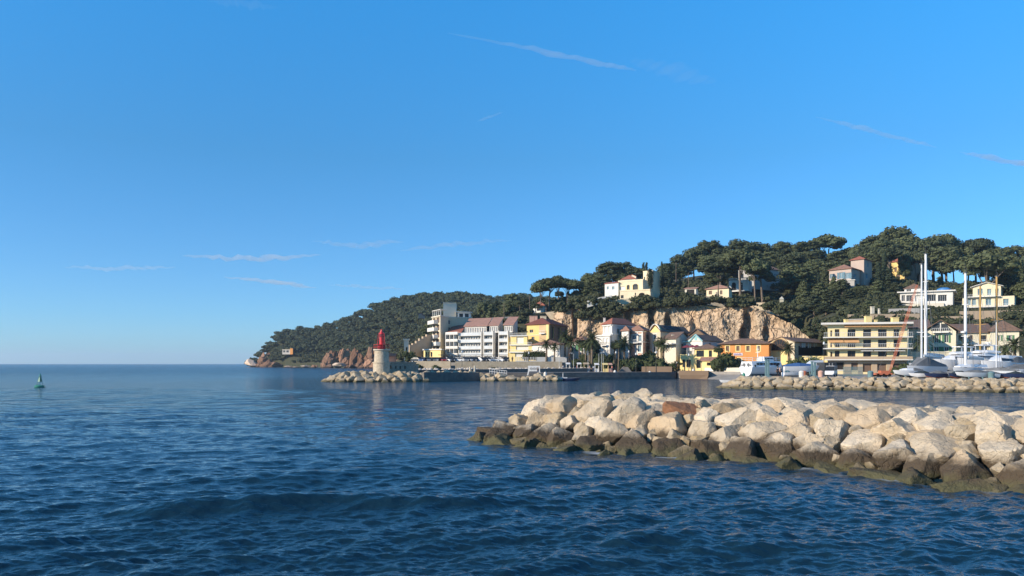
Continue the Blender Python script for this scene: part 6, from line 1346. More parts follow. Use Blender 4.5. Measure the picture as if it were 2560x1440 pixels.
# ------------------------------------------------------------------ palms, cypresses, garden shrubs
def palm_proto(kind, seed):
    """unit palm: 8 m tall; 'date' has long arching fronds, 'fan' a small round head on a tall thin stem"""
    g = random.Random(seed); r = root('palm_tree', (0, 0, -500), 'palm', 'palm tree'); o = -500
    mb = MB(); R0 = .30 if kind == 'date' else .2
    mb.tube([(0, 0, o - .5), (.04, 0, o + 2), (.1, .03, o + 5), (.08, .05, o + 7.4)], [R0 * 1.35, R0, R0 * .92, R0 * 1.1], 9); mb.build('trunk', M_PALMBARK, r)
    L = 2.9 if kind == 'date' else 1.5; n = 46 if kind == 'date' else 40; mb = MB(); zc = o + 7.4
    for k in range(n):
        a = k * 2.39996; up = 1.25 - 2.0 * (k / n) ** (1.0 if kind == 'date' else .8) + g.uniform(-.15, .15); l = L * g.uniform(.8, 1.1)
        pts = []; d = Vector((math.cos(a) * math.cos(up), math.sin(a) * math.cos(up), math.sin(up))); p = Vector((.08, .05, zc)); st = l / 7
        for j in range(8): pts.append(p.copy()); p = p + d * st; d.z -= .16 if kind == 'date' else .22; d.normalize()
        side = Vector((-math.sin(a), math.cos(a), 0))
        if kind == 'date':
            for j in range(1, 8):
                w_ = .52 * math.sin(math.pi * (j + .8) / 9.5); t = (pts[j] - pts[j - 1]).normalized()
                for s in (-1, 1):
                    for q in (0, .5):
                        c = pts[j - 1].lerp(pts[j], q + .25); e = c + side * s * w_ + t * .28 + Vector((0, 0, -.12 * w_ + g.uniform(-.05, .05))); mb.add([c - t * .09, c + t * .09, e], [(0, 1, 2)])
            mb.tube(pts, [.035] * 4 + [.02] * 4, 3, False)
        else:
            mb.tube(pts[:5], .025, 3, False); c = pts[4]; t = (pts[5] - pts[3]).normalized()
            for j in range(9):
                b = -1.35 + 2.7 * j / 8; e = c + (t * math.cos(b) + side * math.sin(b)) * .62 + Vector((0, 0, -.1 - .1 * abs(b))); wv = (side * math.cos(b) - t * math.sin(b)) * .10; mb.add([c - wv * .5, c + wv * .5, e + wv * .6, e - wv * .6], [(0, 1, 2, 3)])
    mb.build('fronds', M_PALM, r)
    if kind == 'fan':
        mb = MB()
        for k in range(26): a = k * 2.4; z = zc - .1 - .9 * (k / 26); mb.tube([(.08 + .15 * math.cos(a), .05 + .15 * math.sin(a), z), (.08 + .55 * math.cos(a), .05 + .55 * math.sin(a), z - .55)], [.07, .03], 4)
        mb.build('dead_fronds', M_PALMBARK, r)
    return r
PALMP = {k: [palm_proto(k, 60 + s) for s in range(2)] for k in ('date', 'fan')}
def multi(protos, spots, group, seed=1):
    """spots: (proto key, location, scale, label)"""
    gg = random.Random(seed); used = set(); cnt = {}
    for key, loc, sc, lab in spots:
        lst = protos[key]; p = lst[cnt.get(key, 0) % len(lst)]; cnt[key] = cnt.get(key, 0) + 1; rz = (0, 0, gg.uniform(0, 6.28))
        if p.name in used: o = dup(p, loc, rz, sc)
        else: used.add(p.name); o = p; o.location = loc; o.rotation_euler = rz; o.scale = sc
        o['label'] = lab
        if group: o['group'] = group
palms = []
def palm(kind, x, ytop, ybase, Y, lab, w_=1.0): 
    zb = Z(ybase, Y) if Y > 290 else on_ground(*P(x, Y), Z(ybase, Y)); hgt = Z(ytop, Y) - zb; s = hgt / (9.0 if kind == 'date' else 8.6); palms.append((kind, (*P(x, Y), zb), (s * w_ * (1.25 if hgt < 9 else 1), s * w_ * (1.25 if hgt < 9 else 1), s), lab))
for i, a in enumerate((('date', 1366, 849, 909, 237), ('date', 1386, 858, 909, 236), ('date', 1412, 828, 909, 240), ('date', 1428, 842, 909, 239), ('fan', 1449, 842, 909, 238), ('fan', 1465, 848, 916, 232), ('date', 1480, 830, 920, 224), ('fan', 1455, 848, 912, 236), ('fan', 1535, 848, 916, 226), ('fan', 1546, 846, 917, 224), ('date', 1560, 843, 918, 226), ('fan', 1539, 850, 916, 230), ('fan', 1644, 841, 918, 224), ('date', 1657, 846, 920, 222), ('date', 1475, 850, 914, 232))):
    palm(*a, f'promenade palm in front of the villas, {ordinal(i + 1)} as they were planted')
order = sorted(range(len(palms)), key=lambda k: palms[k][1][0] / palms[k][1][1])
for n, k in enumerate(order): palms[k] = palms[k][:3] + (f'{"arching date" if palms[k][0] == "date" else "slim fan"} palm on the promenade before the villas, {ordinal(n + 1)} palm from the left',)
palm('fan', 1796, 862, 920, 212, 'fan palm between the yellow corner building and the orange building', 1.25)
palm('date', 1972, 857, 914, 214, 'palm in front of the great arch of the market hall', .9)
palm('date', 2304, 838, 914, 176, 'tall palm before the left wing of the green shuttered house', .85)
palm('date', 2412, 852, 912, 174, 'palm half hidden by a white mast before the green shuttered house', .8)
palm('date', 2536, 846, 926, 164, 'big arching palm at the right edge of the photo', 1.05)
palm('date', 2512, 862, 924, 168, 'smaller palm beside the big one at the right edge', .9)
palm('fan', 1796, 690, 742, 302, 'palm on the cliff top terrace', 1.1)
multi(PALMP, palms, 'palms along the waterfront')
cyp = []
for s in range(2):
    g2 = np.random.default_rng(50 + s); lb = [((g2.normal(0, .12), g2.normal(0, .12), .8 + 8.4 * i / 11), (q := 1.05 * math.sin(math.pi * (.22 + .72 * (1 - i / 11)) ) ** .8 + .12, q, .75)) for i in range(12)]
    r = root('cypress_tree', (0, 0, -500), 'cypress', 'cypress'); link_mesh('crown', crown_mesh('crown', lb, 55, .2, 50 + s, depth=.25, zmin=-.9), M_CYP, r); t = MB().tube([(0, 0, -501), (0, 0, -497)], .14, 6); t.build('trunk', M_BARK, r); cyp.append(r)
cs = []
for x, yt, yb, Y, w_, lab in ((1626, 671, 724, 300, 19, 'wide dark cypress standing right before the tower of the cream cliff villa'), (1655, 653, 715, 352, 8, 'thin cypress on the skyline just right of the cream villa'), (1672, 657, 722, 322, 24, 'broad cypress clump right of the cream villa'), (1657, 690, 724, 325, 12, 'short cypress in the shade of the cream tower'), (1608, 655, 692, 380, 8, 'small cypress tip over the cream villa, left of a pair'), (1616, 655, 692, 380, 8, 'small cypress tip over the cream villa, right of a pair'),
                         (2211, 625, 735, 318, 15, 'very tall thin cypress between the pink tower villa and the yellow house'), (2196, 655, 740, 315, 16, 'tall cypress leaning on the tallest one by the pink tower villa'), (2222, 670, 745, 312, 26, 'broad dark cypress under the yellow skyline house'), (2203, 752, 790, 240, 6, 'slim cypress between gate posts above the yellow apartments'), (1494, 850, 914, 236, 20, 'dark cypress beside the white villa on the street'), (1240, 748, 790, 372, 12, 'dark cypress above the hotel roofs'), (1222, 752, 792, 374, 10, 'thinner cypress left of the dark one above the hotel roofs'), (2046, 680, 720, 300, 8, 'thin cypress in front of the pink tower villa')):
    zb = Z(yb, Y); hgt = Z(yt, Y) - zb; cs.append(('c', (*P(x, Y), zb), (w_ / F * Y / 2.3, w_ / F * Y / 2.3, hgt / 10.0), lab))
multi({'c': cyp}, cs, 'cypresses on the hill')
sh = []
for s in range(3):
    r = root('garden_shrub', (0, 0, -500), 'shrub', 'shrub'); g2 = np.random.default_rng(88 + s)
    lb = [((g2.normal(0, .55), g2.normal(0, .55), .5 + .9 * g2.random()), (q := g2.uniform(.45, .75), q, q * .9)) for _ in range(9)]
    link_mesh('foliage', crown_mesh('foliage', lb, 48, .17, 88 + s, depth=.45), M_SHRUB, r); t = MB().tube([(0, 0, -500.3), (0, 0, -499.2)], .08, 5); t.build('stem', M_BARK, r); sh.append(r)
ss = []; gg = random.Random(17)
for x, yb, Y, s, sz in ((1800, 922, 210, 1.6, 2.4), (1812, 922, 211, 1.7, 3.0), (1826, 922, 212, 1.7, 2.6), (1838, 921, 213, 1.4, 2.0), (1846, 921, 214, 1.2, 1.6), (1988, 912, 212, 1.5, 2.2), (2002, 910, 212, 1.6, 2.4), (2016, 912, 210, 1.5, 2.0), (2034, 912, 208, 1.6, 2.3), (2044, 913, 207, 1.1, 1.6), (2256, 912, 181, 1.2, 1.5), (2266, 914, 180, 1.2, 1.3), (1590, 912, 228, 1.6, 1.8), (1604, 914, 228, 1.7, 1.9), (1618, 914, 228, 1.4, 1.7), (1680, 912, 228, 1.2, .8), (1692, 912, 230, 1.0, .7), (1668, 915, 222, 1.3, 1.0), (1510, 914, 228, 1.4, 1.6), (1524, 914, 228, 1.4, 1.8), (1580, 915, 226, 1.2, 1.4), (1634, 915, 224, 1.5, 1.7), (1648, 917, 222, 1.2, 1.5), (1500, 915, 228, 1.3, 1.7), (1040, 896, 250, 1.6, 1.2), (1030, 898, 252, 1.8, 1.6), (1016, 902, 252, 2.0, 1.8), (1090, 925, 221, 1.2, 1.0), (1232, 914, 225, 1.0, .7), (1242, 915, 225, 1.0, .7), (1046, 905, 226, 1.2, 1.2), (1560, 916, 224, 1.3, 1.4), (1462, 912, 234, 1.4, 1.8), (1518, 912, 232, 1.5, 1.7), (1535, 914, 231, 1.3, 1.3), (1548, 914, 229, 1.4, 1.5), (1572, 914, 230, 1.5, 1.6), (1612, 914, 231, 1.3, 1.5), (1626, 912, 232, 1.5, 2.0), (1656, 914, 229, 1.3, 1.2), (1478, 912, 233, 1.4, 1.5), (1490, 912, 234, 1.2, 1.9), (1440, 912, 234, 1.4, 1.8), (2420, 912, 172, 1.2, 1.2), (2440, 914, 171, 1.1, 1.1)):
    ss.append(('s', (*P(x, Y), on_ground(*P(x, Y), Z(yb, Y)) - .1), (s * gg.uniform(.9, 1.15) * (1.35 if 1440 < x < 1670 else 1), s * (1.35 if 1440 < x < 1670 else 1), sz * (1.5 if 1440 < x < 1670 else 1)), x))
for n, k in enumerate(sorted(range(len(ss)), key=lambda k: ss[k][3])): ss[k] = ss[k][:3] + (f'green garden shrub by the waterfront street, {ordinal(n + 1)} shrub from the left',)
multi({'s': sh}, ss, 'shrubs along the waterfront street')
# clipped hedge of the yellow house
g2 = np.random.default_rng(4); f = Face(P(1310, 240), P(1362, 240)); lb = [((*lerp2(f.A, f.B, (i + .5) / 14), PR + 1.7 + .25 * (i % 2)), (1.0, .9, 1.6)) for i in range(14)]
lc = np.mean([l[0] for l in lb], 0); o = link_mesh('clipped_hedge', crown_mesh('hedge', [(np.array(c) - lc, r3) for c, r3 in lb], 60, .2, 4), M_SHRUB); o.location = lc; tag(o, 'dense clipped green hedge behind the white promenade fence', 'hedge')
# ------------------------------------------------------------------ quay furniture
def lamp(x, yt, yb, Y, lab, arm=0):
    X, _ = P(x, Y); zb, zt = on_ground(X, Y, Z(yb, Y)), Z(yt, Y); r = root('street_lamp', (X, Y, zb), lab, 'street lamp', 'lamp posts of the waterfront')
    MB().tube([(X, Y, zb), (X, Y, zb + .6), (X, Y, zt)], [.12, .08, .05], 7).build('pole', M['dframe'], r)
    mb = MB()
    if arm: mb.tube([(X, Y, zt), (X + arm * .6, Y, zt + .25), (X + arm, Y, zt + .15)], .04, 5); mb.box((X + arm * 1.1, Y, zt + .12), (.5, .25, .12))
    else: mb.lathe((X, Y, zt), [(.06, 0), (.24, .1), (.20, .5), (.05, .7)], 8)
    mb.build('lamp_head', M['rail'], r)
lamps = [(1155, 882, 928, 222, 0), (1322, 885, 914, 234, 0), (1722, 890, 922, 214, 0), (1500, 882, 924, 220, .9), (1422, 884, 916, 228, .8), (1540, 884, 922, 218, 0), (1572, 882, 918, 224, 0), (1660, 870, 918, 222, .8), (1518, 870, 920, 226, 0), (2026, 894, 930, 176, -1.0), (2060, 862, 930, 172, 0), (1590, 888, 922, 216, 0), (1640, 884, 922, 216, 0)]
lamps.sort()
for i, (x, a, b, Y, arm) in enumerate(lamps): lamp(x, a, b, Y, f'slim dark lamp post of the waterfront, {ordinal(i + 1)} from the lighthouse side', arm)
for i, (x, yt, yb, Y) in enumerate(((1324, 740, 786, 320), (1365, 768, 788, 320), (1299, 764, 796, 318), (1260, 758, 797, 318), (1418, 735, 772, 312), (1690, 656, 700, 330), (1721, 682, 716, 318))):
    X, _ = P(x, Y); mb = MB(); mb.tube([(X, Y, Z(yb, Y) - 1), (X, Y, Z(yt, Y))], [.13, .09], 6); mb.box((X, Y, Z(yt, Y) - .6), (1.2, .1, .1)); mb.thing('utility_pole', M_BARK, f'bare wooden utility pole on the hillside road, {ordinal(sorted((1324, 1365, 1299, 1260, 1418, 1690, 1721)).index(x) + 1)} from the left', 'utility pole', 'utility poles on the hill')
# white hoarding on the mole with three round emblems
Y = 187; Xc = P(1335, Y)[0]; r = root('notice_board', (Xc, Y, Z(938, Y)), 'white notice board with three round emblems on splayed legs at the mole end', 'sign')
f = Face(P(1320, Y), P(1350, Y)); mb = MB(); f.box(mb, 0, f.L, Z(928.5, Y), Z(914.5, Y), -.06, .06); mb.build('board', M['wframe'], r)
for x in (1328, 1335.5, 1342.5):
    c = f.p(f.u(x), Z(921.5, Y), .07); mb = MB(); ring = [(c[0] + .27 * math.cos(t), c[1], c[2] + .27 * math.sin(t)) for t in np.linspace(0, 2 * math.pi, 17)]; mb.tube(ring, .06, 5); mb.box((c[0], c[1], c[2]), (.5, .03, .09)); mb.box((c[0], c[1] - .004, c[2]), (.09, .03, .3)); mb.build('emblem', M['greywall'], r)
for x, dx in ((1321.5, -.25), (1348.5, .25)): p = f.p(f.u(x), Z(928.5, Y), 0); MB().hexa([(p[0] + dx - .16, p[1] - .1, Z(938.5, Y)), (p[0] + dx + .16, p[1] - .1, Z(938.5, Y)), (p[0] + dx + .16, p[1] + .1, Z(938.5, Y)), (p[0] + dx - .16, p[1] + .1, Z(938.5, Y))], [(p[0] - .16, p[1] - .1, p[2]), (p[0] + .16, p[1] - .1, p[2]), (p[0] + .16, p[1] + .1, p[2]), (p[0] - .16, p[1] + .1, p[2])]).build('leg', M['wframe'], r)
# ramp railing, posts, bollards
mb = MB(); Y = 188; A_, B_ = (P(1224, Y)[0], Y, Z(934, Y)), (P(1267, Y)[0], Y - 1, Z(938, Y)); r = root('ramp_railing', A_, 'white sloping handrails of a gangway on the mole', 'railing')
for s in (0, 1.3):
    mb = MB()
    for h_ in (.45, 1.0): mb.tube([(A_[0], A_[1] + s, A_[2] + h_ + .1), (B_[0], B_[1] + s, B_[2] + h_)], .045, 5)
    for k in range(8): t = k / 7; q = Vector(A_).lerp(Vector(B_), t); mb.tube([(q.x, q.y + s, q.z - .3), (q.x, q.y + s, q.z + 1.05)], .045, 5)
    mb.build('handrail', M['wframe'], r)
for i, (x, yt, yb, Y, w_) in enumerate(((1175, 917, 933, 190, .34), (1186.5, 914, 933, 190, .3))):
    X = P(x, Y)[0]; zb, zt = Z(yb, Y), Z(yt, Y); MB().lathe((X, Y, zb), [(w_, 0), (w_ * .8, .3), (w_ * .55, (zt - zb) * .7), (w_ * .7, (zt - zb) * .75), (w_ * .5, zt - zb)], 10).thing('mooring_post', M['pale'], ('pale mooring post on the mole, the left and stouter of two', 'pale mooring post on the mole, the right and taller of two')[i], 'post', 'mooring posts on the mole')
for i, (x, y, Y, c) in enumerate(((1363, 944, 186, 'white'), (1624, 940, 213, 'white'), (1537, 938, 208, 'white'), (1733, 934, 214, 'white'))):
    X = P(x, Y)[0]; MB().lathe((X, Y - .2, Z(y, Y)), [(.38, 0), (.38, .9), (.25, 1.25), (.05, 1.35)], 12).thing('life_ring_box', M[c], f'white rounded life buoy post on the harbour edge, {("first", "third", "second", "fourth")[i]} from the left', 'post', 'white posts on the harbour edge')
slab('harbour_step', [P(1384, 196.8), P(1560, 205.3), P(1688, 212.8), P(1688, 213.9), P(1560, 206.4), P(1384, 197.9)], -2, .7, M_CONC_D)
for i, (pts, z0, z1, lb) in enumerate(((((1546, 216), (1580, 216), (1580, 220), (1546, 220)), 1.7, 3.1, 'low dark sloping ramp end on the quay'), (((1604, 218), (1680, 214), (1680, 219), (1604, 223)), 1.7, 3.2, 'long low brown planter wall on the quay'), (((1697, 211), (1771, 206), (1773, 212), (1699, 217)), 1.0, 2.1, 'brown landing platform with sloping ends at the quay corner'))):
    mb = MB(); pp = [P(*q) for q in pts]; s = .9 if i == 0 else 0; cx_ = sum(p[0] for p in pp) / 4; cy_ = sum(p[1] for p in pp) / 4
    if i == 0: mb.hexa([(x, y, z0) for x, y in pp], [(cx_ + (x - cx_) * .35, cy_ + (y - cy_) * .8, z1) for x, y in pp])
    elif i == 2: mb.hexa([(cx_ + (x - cx_) * .72, cy_ + (y - cy_) * .9, -1.5) for x, y in pp], [(x, y, z0) for x, y in pp]); mb.prism(pp, z0 + .003, z1)
    else: mb.prism(pp, z0, z1)
    tag(mb.thing('quay_platform', M['brown'] if i else M_CONC_D, lb, 'platform'), kind='thing')
for i, (x0, x1, y0, y1, Y0, Y1) in enumerate(((1775, 1853, 920, 919, 214, 206), (1795, 1853, 916, 915.5, 219, 212))):
    f = Face(P(x0, Y0), P(x1, Y1)); mb = MB(); mb.hexa([f.p(0, -.5, 0), f.p(f.L, -.5, 0), f.p(f.L, -.5, -.6), f.p(0, -.5, -.6)], [f.p(0, Z(y0, Y0), 0), f.p(f.L, Z(y1, Y1), 0), f.p(f.L, Z(y1, Y1), -.6), f.p(0, Z(y0, Y0), -.6)]); tag(mb.thing('slipway_wall', M['pale'], ('lower', 'upper')[i] + ' pale wall at the head of the slipway', 'wall'), kind='thing')
# ------------------------------------------------------------------ buoy and beacon
Y = 135.5; X = P(99, Y)[0]; r = root('buoy', (X, Y, 0), 'green channel buoy leaning slightly on the open sea at left', 'buoy'); MG = mat('green_paint', (.03, .22, .15), rough=.4, var=.2); MG2 = mat('worn_green', (.05, .30, .21), rough=.5, var=.4, scale=2)
MB().lathe((X, Y, 0), [(.6, -.4), (.78, -.1), (.78, .22), (.62, .34)], 20).build('float', MG2, r)
mb = MB()
for k in range(4): a = k * math.pi / 2 + .5; mb.tube([(X + .42 * math.cos(a), Y + .42 * math.sin(a), .3), (X + .13 * math.cos(a), Y + .13 * math.sin(a), 1.9)], .04, 5)
mb.build('legs', MG, r); mb = MB()
for k in range(4): a = k * math.pi / 2 + .5; b = a + math.pi / 2; p = [(X + s * math.cos(t), Y + s * math.sin(t), z) for s, t, z in ((.36, a, .95), (.36, b, .95), (.16, b, 1.75), (.16, a, 1.75))]; mb.quad(*p)
mb.build('daymark', MG, r); MB().lathe((X, Y, 1.85), [(.2, 0), (.2, .08), (.09, .1), (.11, .38), (.02, .45)], 12).build('lantern', MG2, r); r.rotation_euler = (0, rad(3), 0)
Y = 131.8; X = P(1859.5, Y)[0]; r = root('beacon', (X, Y, Z(949, Y)), 'small white beacon with a green cap on the tip of the boat yard breakwater', 'beacon'); zb = Z(949, Y)
MB().lathe((X, Y, zb - .4), [(.30, 0), (.27, .95)], 16).build('column', M['white'], r); MB().lathe((X, Y, zb + .55), [(.27, 0), (.25, .35), (.1, .5), (.08, .62)], 16).build('cap', MG, r)
# ------------------------------------------------------------------ cars on the promenade
CAR = {}
for n, c in (('white', (.72, .72, .72)), ('silver', (.42, .44, .46)), ('dark', (.025, .028, .035)), ('red', (.32, .03, .03)), ('blue', (.06, .10, .20)), ('grey', (.16, .17, .18))): CAR[n] = mat(n + '_car_paint', c, rough=.25, var=.04, spec=.6)
M['tyre'] = mat('tyre', (.015, .015, .015), rough=.9); M['rim'] = mat('rim', (.35, .35, .36), rough=.4, metal=.8)
def car(loc, rz, paint, label, van=False):
    r = root('parked_car', (0, 0, 0), label, 'car', 'cars parked along the promenade'); H_ = 1.0 if not van else 1.5
    prof = [(-2.05, .35), (-2.1, .75), (-1.75, .95), (-1.25, 1.0), (1.5, 1.0), (2.0, .9), (2.08, .4)] if not van else [(-2.2, .35), (-2.25, .9), (-1.9, 1.1), (1.9, 1.15), (2.15, 1.0), (2.15, .4)]
    cab = [(-1.15, 1.0), (-.45, 1.47), (1.05, 1.5), (1.75, 1.0)] if not van else [(-1.8, 1.1), (-1.1, 1.95), (1.95, 1.98), (2.1, 1.1)]
    mb = MB(); mb.hexa([(x, -.82, z) for x, z in prof], [(x, .82, z) for x, z in prof]); b = mb.build('body', CAR[paint], r)
    mb = MB(); mb.hexa([(x, -.70 if z > 1.2 else -.80, z) for x, z in cab], [(x, .70 if z > 1.2 else .80, z) for x, z in cab]); mb.build('glasshouse', M['glass'], b)
    mb = MB(); xa, xb = cab[1][0] + .1, cab[2][0] - .05; zt = max(cab[1][1], cab[2][1]); mb.box(((xa + xb) / 2, 0, zt + .015), (xb - xa + .25, 1.42, .06))
    for x in (cab[0][0] * .4 + cab[1][0] * .6 + .5, (xa + xb) / 2, cab[2][0] + .12): mb.box((x, 0, (zt + cab[0][1]) / 2), (.1, 1.56, zt - cab[0][1] + .02))
    mb.build('roof', CAR[paint], b)
    for x in (-1.35, 1.3):
        for y in (-.80, .80):
            mb = MB(); mb.tube([(x, y - .1, .32), (x, y + .1, .32)], .32, 14); w_ = mb.build('wheel', M['tyre'], r); mb = MB(); mb.tube([(x, y - .11, .32), (x, y + .11, .32)], .18, 10); mb.build('rim', M['rim'], w_)
    for y in (-.6, .6): mb = MB(); mb.box((-2.06, y, .7), (.1, .32, .14)); mb.build('headlight', M['wframe'], b); mb = MB(); mb.box((2.05, y, .75), (.1, .25, .16)); mb.build('tail_light', CAR['red'], b)
    r.location = loc; r.rotation_euler = (0, 0, rz); return r
cars = [(1044, 'dark', 2.6), (1060, 'blue', 1.2), (1072, 'grey', 1.9), (1083, 'dark', 1.5), (1094, 'grey', 1.4), (1108, 'red', 1.8), (1121, 'white', 2.2), (1134, 'dark', 1.5), (1145, 'white', 2.9), (1158, 'white', 2.5), (1168, 'grey', 1.5), (1178, 'silver', 2.0), (1189, 'dark', 1.4), (1200, 'white', 2.6), (1213, 'dark', 1.5), (1222, 'silver', 2.2), (1234, 'silver', 2.8), (1252, 'white', 2.7), (1266, 'dark', 1.5)]
for i, (x, c, a) in enumerate(cars): car((*P(x, 238), PR + .005), a, c, f'{c} car behind the promenade wall, {ordinal(i + 1)} in the row from the lighthouse')
car((*P(1359, 241), PR + .005), 3.0, 'white', 'white van parked behind the white fence by the palms', True)
# dark low canopies over the parking
mb = MB(); f = Face(P(1095, 246), P(1270, 246)); f.box(mb, 0, f.L, PR + 2.25, PR + 2.4, -2.5, 0)
for k in range(12): u = f.L * (k + .5) / 12; f.box(mb, u - .05, u + .05, PR, PR + 2.25, -.2, -.1)
mb.thing('car_park_canopy', M['dframe'], 'long dark flat canopy behind the parked cars in front of the hotel', 'canopy')
# ------------------------------------------------------------------ people
CL = {n: mat(n + '_cloth', c, rough=.9, var=.15, scale=6) for n, c in (('black', (.02, .02, .024)), ('navy', (.03, .045, .09)), ('redcoat', (.40, .04, .05)), ('whitecoat', (.65, .64, .62)), ('denim', (.08, .12, .20)), ('beige', (.42, .34, .24)))}
SKIN = mat('skin', (.50, .30, .21), rough=.6); HAIR = mat('dark_hair', (.03, .02, .015), rough=.7)
def person(loc, rz, top, legs, label, stride=.18):
    r = root('person', (0, 0, 0), label, 'person', 'people on the quay')
    J = {'pel': (0, 0, .95), 'chest': (0, .01, 1.30), 'neck': (0, .0, 1.47), 'head': (0, .02, 1.62), 'top': (0, .01, 1.74), 'shl': (-.19, 0, 1.41), 'ell': (-.24, -.03 + stride * .4, 1.13), 'hal': (-.23, .08 + stride * .6, .88), 'shr': (.19, 0, 1.41), 'elr': (.24, -.03 - stride * .4, 1.13), 'har': (.23, .08 - stride * .6, .88),
         'hil': (-.10, 0, .92), 'knl': (-.10, .04 - stride * .5, .50), 'anl': (-.10, -.02 - stride, .08), 'tol': (-.10, .15 - stride, .04), 'hir': (.10, 0, .92), 'knr': (.10, .05 + stride * .6, .50), 'anr': (.10, stride, .08), 'tor': (.10, .17 + stride, .04)}
    R = {'pel': .15, 'chest': .16, 'neck': .065, 'head': .105, 'top': .07, 'shl': .07, 'ell': .05, 'hal': .04, 'shr': .07, 'elr': .05, 'har': .04, 'hil': .09, 'knl': .065, 'anl': .045, 'tol': .035, 'hir': .09, 'knr': .065, 'anr': .045, 'tor': .035}
    E = [('pel', 'chest'), ('chest', 'neck'), ('neck', 'head'), ('head', 'top'), ('chest', 'shl'), ('shl', 'ell'), ('ell', 'hal'), ('chest', 'shr'), ('shr', 'elr'), ('elr', 'har'), ('pel', 'hil'), ('hil', 'knl'), ('knl', 'anl'), ('anl', 'tol'), ('pel', 'hir'), ('hir', 'knr'), ('knr', 'anr'), ('anr', 'tor')]
    def skin(name, keys, grow, m, par):
        ks = [k for k in J if k in keys]; me = bpy.data.meshes.new(name); me.from_pydata([J[k] for k in ks], [(ks.index(a), ks.index(b)) for a, b in E if a in ks and b in ks], [])
        o = link_mesh(name, me, m, par); md = o.modifiers.new('skin', 'SKIN'); md.use_smooth_shade = True
        for i, k in enumerate(ks): me.skin_vertices[0].data[i].radius = (R[k] + grow, R[k] + grow); me.skin_vertices[0].data[i].use_root = (i == 0)
        sb = o.modifiers.new('sub', 'SUBSURF'); sb.levels = sb.render_levels = 1; return o
    skin('body', set(J), 0, SKIN, r); skin('coat', {'pel', 'chest', 'shl', 'ell', 'shr', 'elr'}, .028, CL[top], r); skin('trousers', {'pel', 'hil', 'knl', 'anl', 'hir', 'knr', 'anr'}, .018, CL[legs], r)
    D, Fq = ICO[2]; v = D * np.array((.10, .115, .10)) + (0, -.012, 1.70); o = link_mesh('hair', np_mesh('hair', v, Fq, True), HAIR, r)
    r.location = loc; r.rotation_euler = (0, 0, rz); return r
for i, (x, y, Y, rz, t, l, lab) in enumerate(((1345, 938.5, 185.5, 1.2, 'black', 'denim', 'person in a dark jacket standing beside the white notice board'), (1311, 903, 237, 1.5, 'black', 'black', 'left of two people in dark clothes by the white fence'), (1316.5, 903, 237, -1.4, 'navy', 'black', 'right of two people in dark clothes by the white fence'), (1281, 903, 238, 0, 'black', 'navy', 'person walking left of the white fence on the promenade'), (1530, 929, 212, 2.2, 'redcoat', 'navy', 'person in a red coat on the quay'), (1484, 927, 214, .3, 'whitecoat', 'denim', 'person in a white top on the quay near the palms'), (1474, 927, 215, 2.9, 'navy', 'denim', 'person in navy blue on the quay, left of the one in white'), (1442, 922, 222, 1.6, 'redcoat', 'beige', 'person in red behind the harbour parapet'), (1692, 918, 220, 1.2, 'whitecoat', 'black', 'person in a white coat near the roof terrace building'), (1686, 918, 221, -1.2, 'whitecoat', 'beige', 'person in pale clothes left of the yellow corner building'), (1408, 921, 224, .6, 'whitecoat', 'denim', 'person in white seen over the parapet left of the palms'), (1944, 938, 150, .5, 'black', 'black', 'person in black standing beside the white ferry'), (1950, 938, 149, 2.0, 'navy', 'black', 'person in navy beside the ferry, right of the one in black'))):
    zf = 1.45 if Y == 185.5 else on_ground(*P(x, Y), Z(y, Y)); person((*P(x, Y), zf + .0), rz, t, l, lab)
# ------------------------------------------------------------------ boats
M['gel'] = mat('white_gelcoat', (.74, .75, .76), rough=.22, var=.05, spec=.5); M['antif'] = mat('dark_antifouling', (.03, .045, .055), rough=.7, var=.3); M['tarp'] = mat('grey_tarpaulin', (.17, .18, .19), rough=.85, var=.3, scale=.8, bump=.5)
M['navyhull'] = mat('navy_hull', (.03, .05, .12), rough=.3); M['bluecov'] = mat('blue_cover', (.05, .13, .32), rough=.8, var=.2); M['mastw'] = mat('white_mast', (.78, .78, .77), rough=.3, var=.04); M['masty'] = mat('varnished_mast', (.55, .33, .10), rough=.4, var=.2, scale=1.0); M['wire'] = mat('rigging_wire', (.16, .16, .16), rough=.5)
M['redlat'] = mat('crane_orange', (.52, .17, .09), rough=.5, var=.15); M['teal'] = mat('teal_steel', (.16, .26, .27), rough=.5, var=.2); M['tent'] = mat('boat_window', (.02, .03, .045), rough=.08, spec=.7)
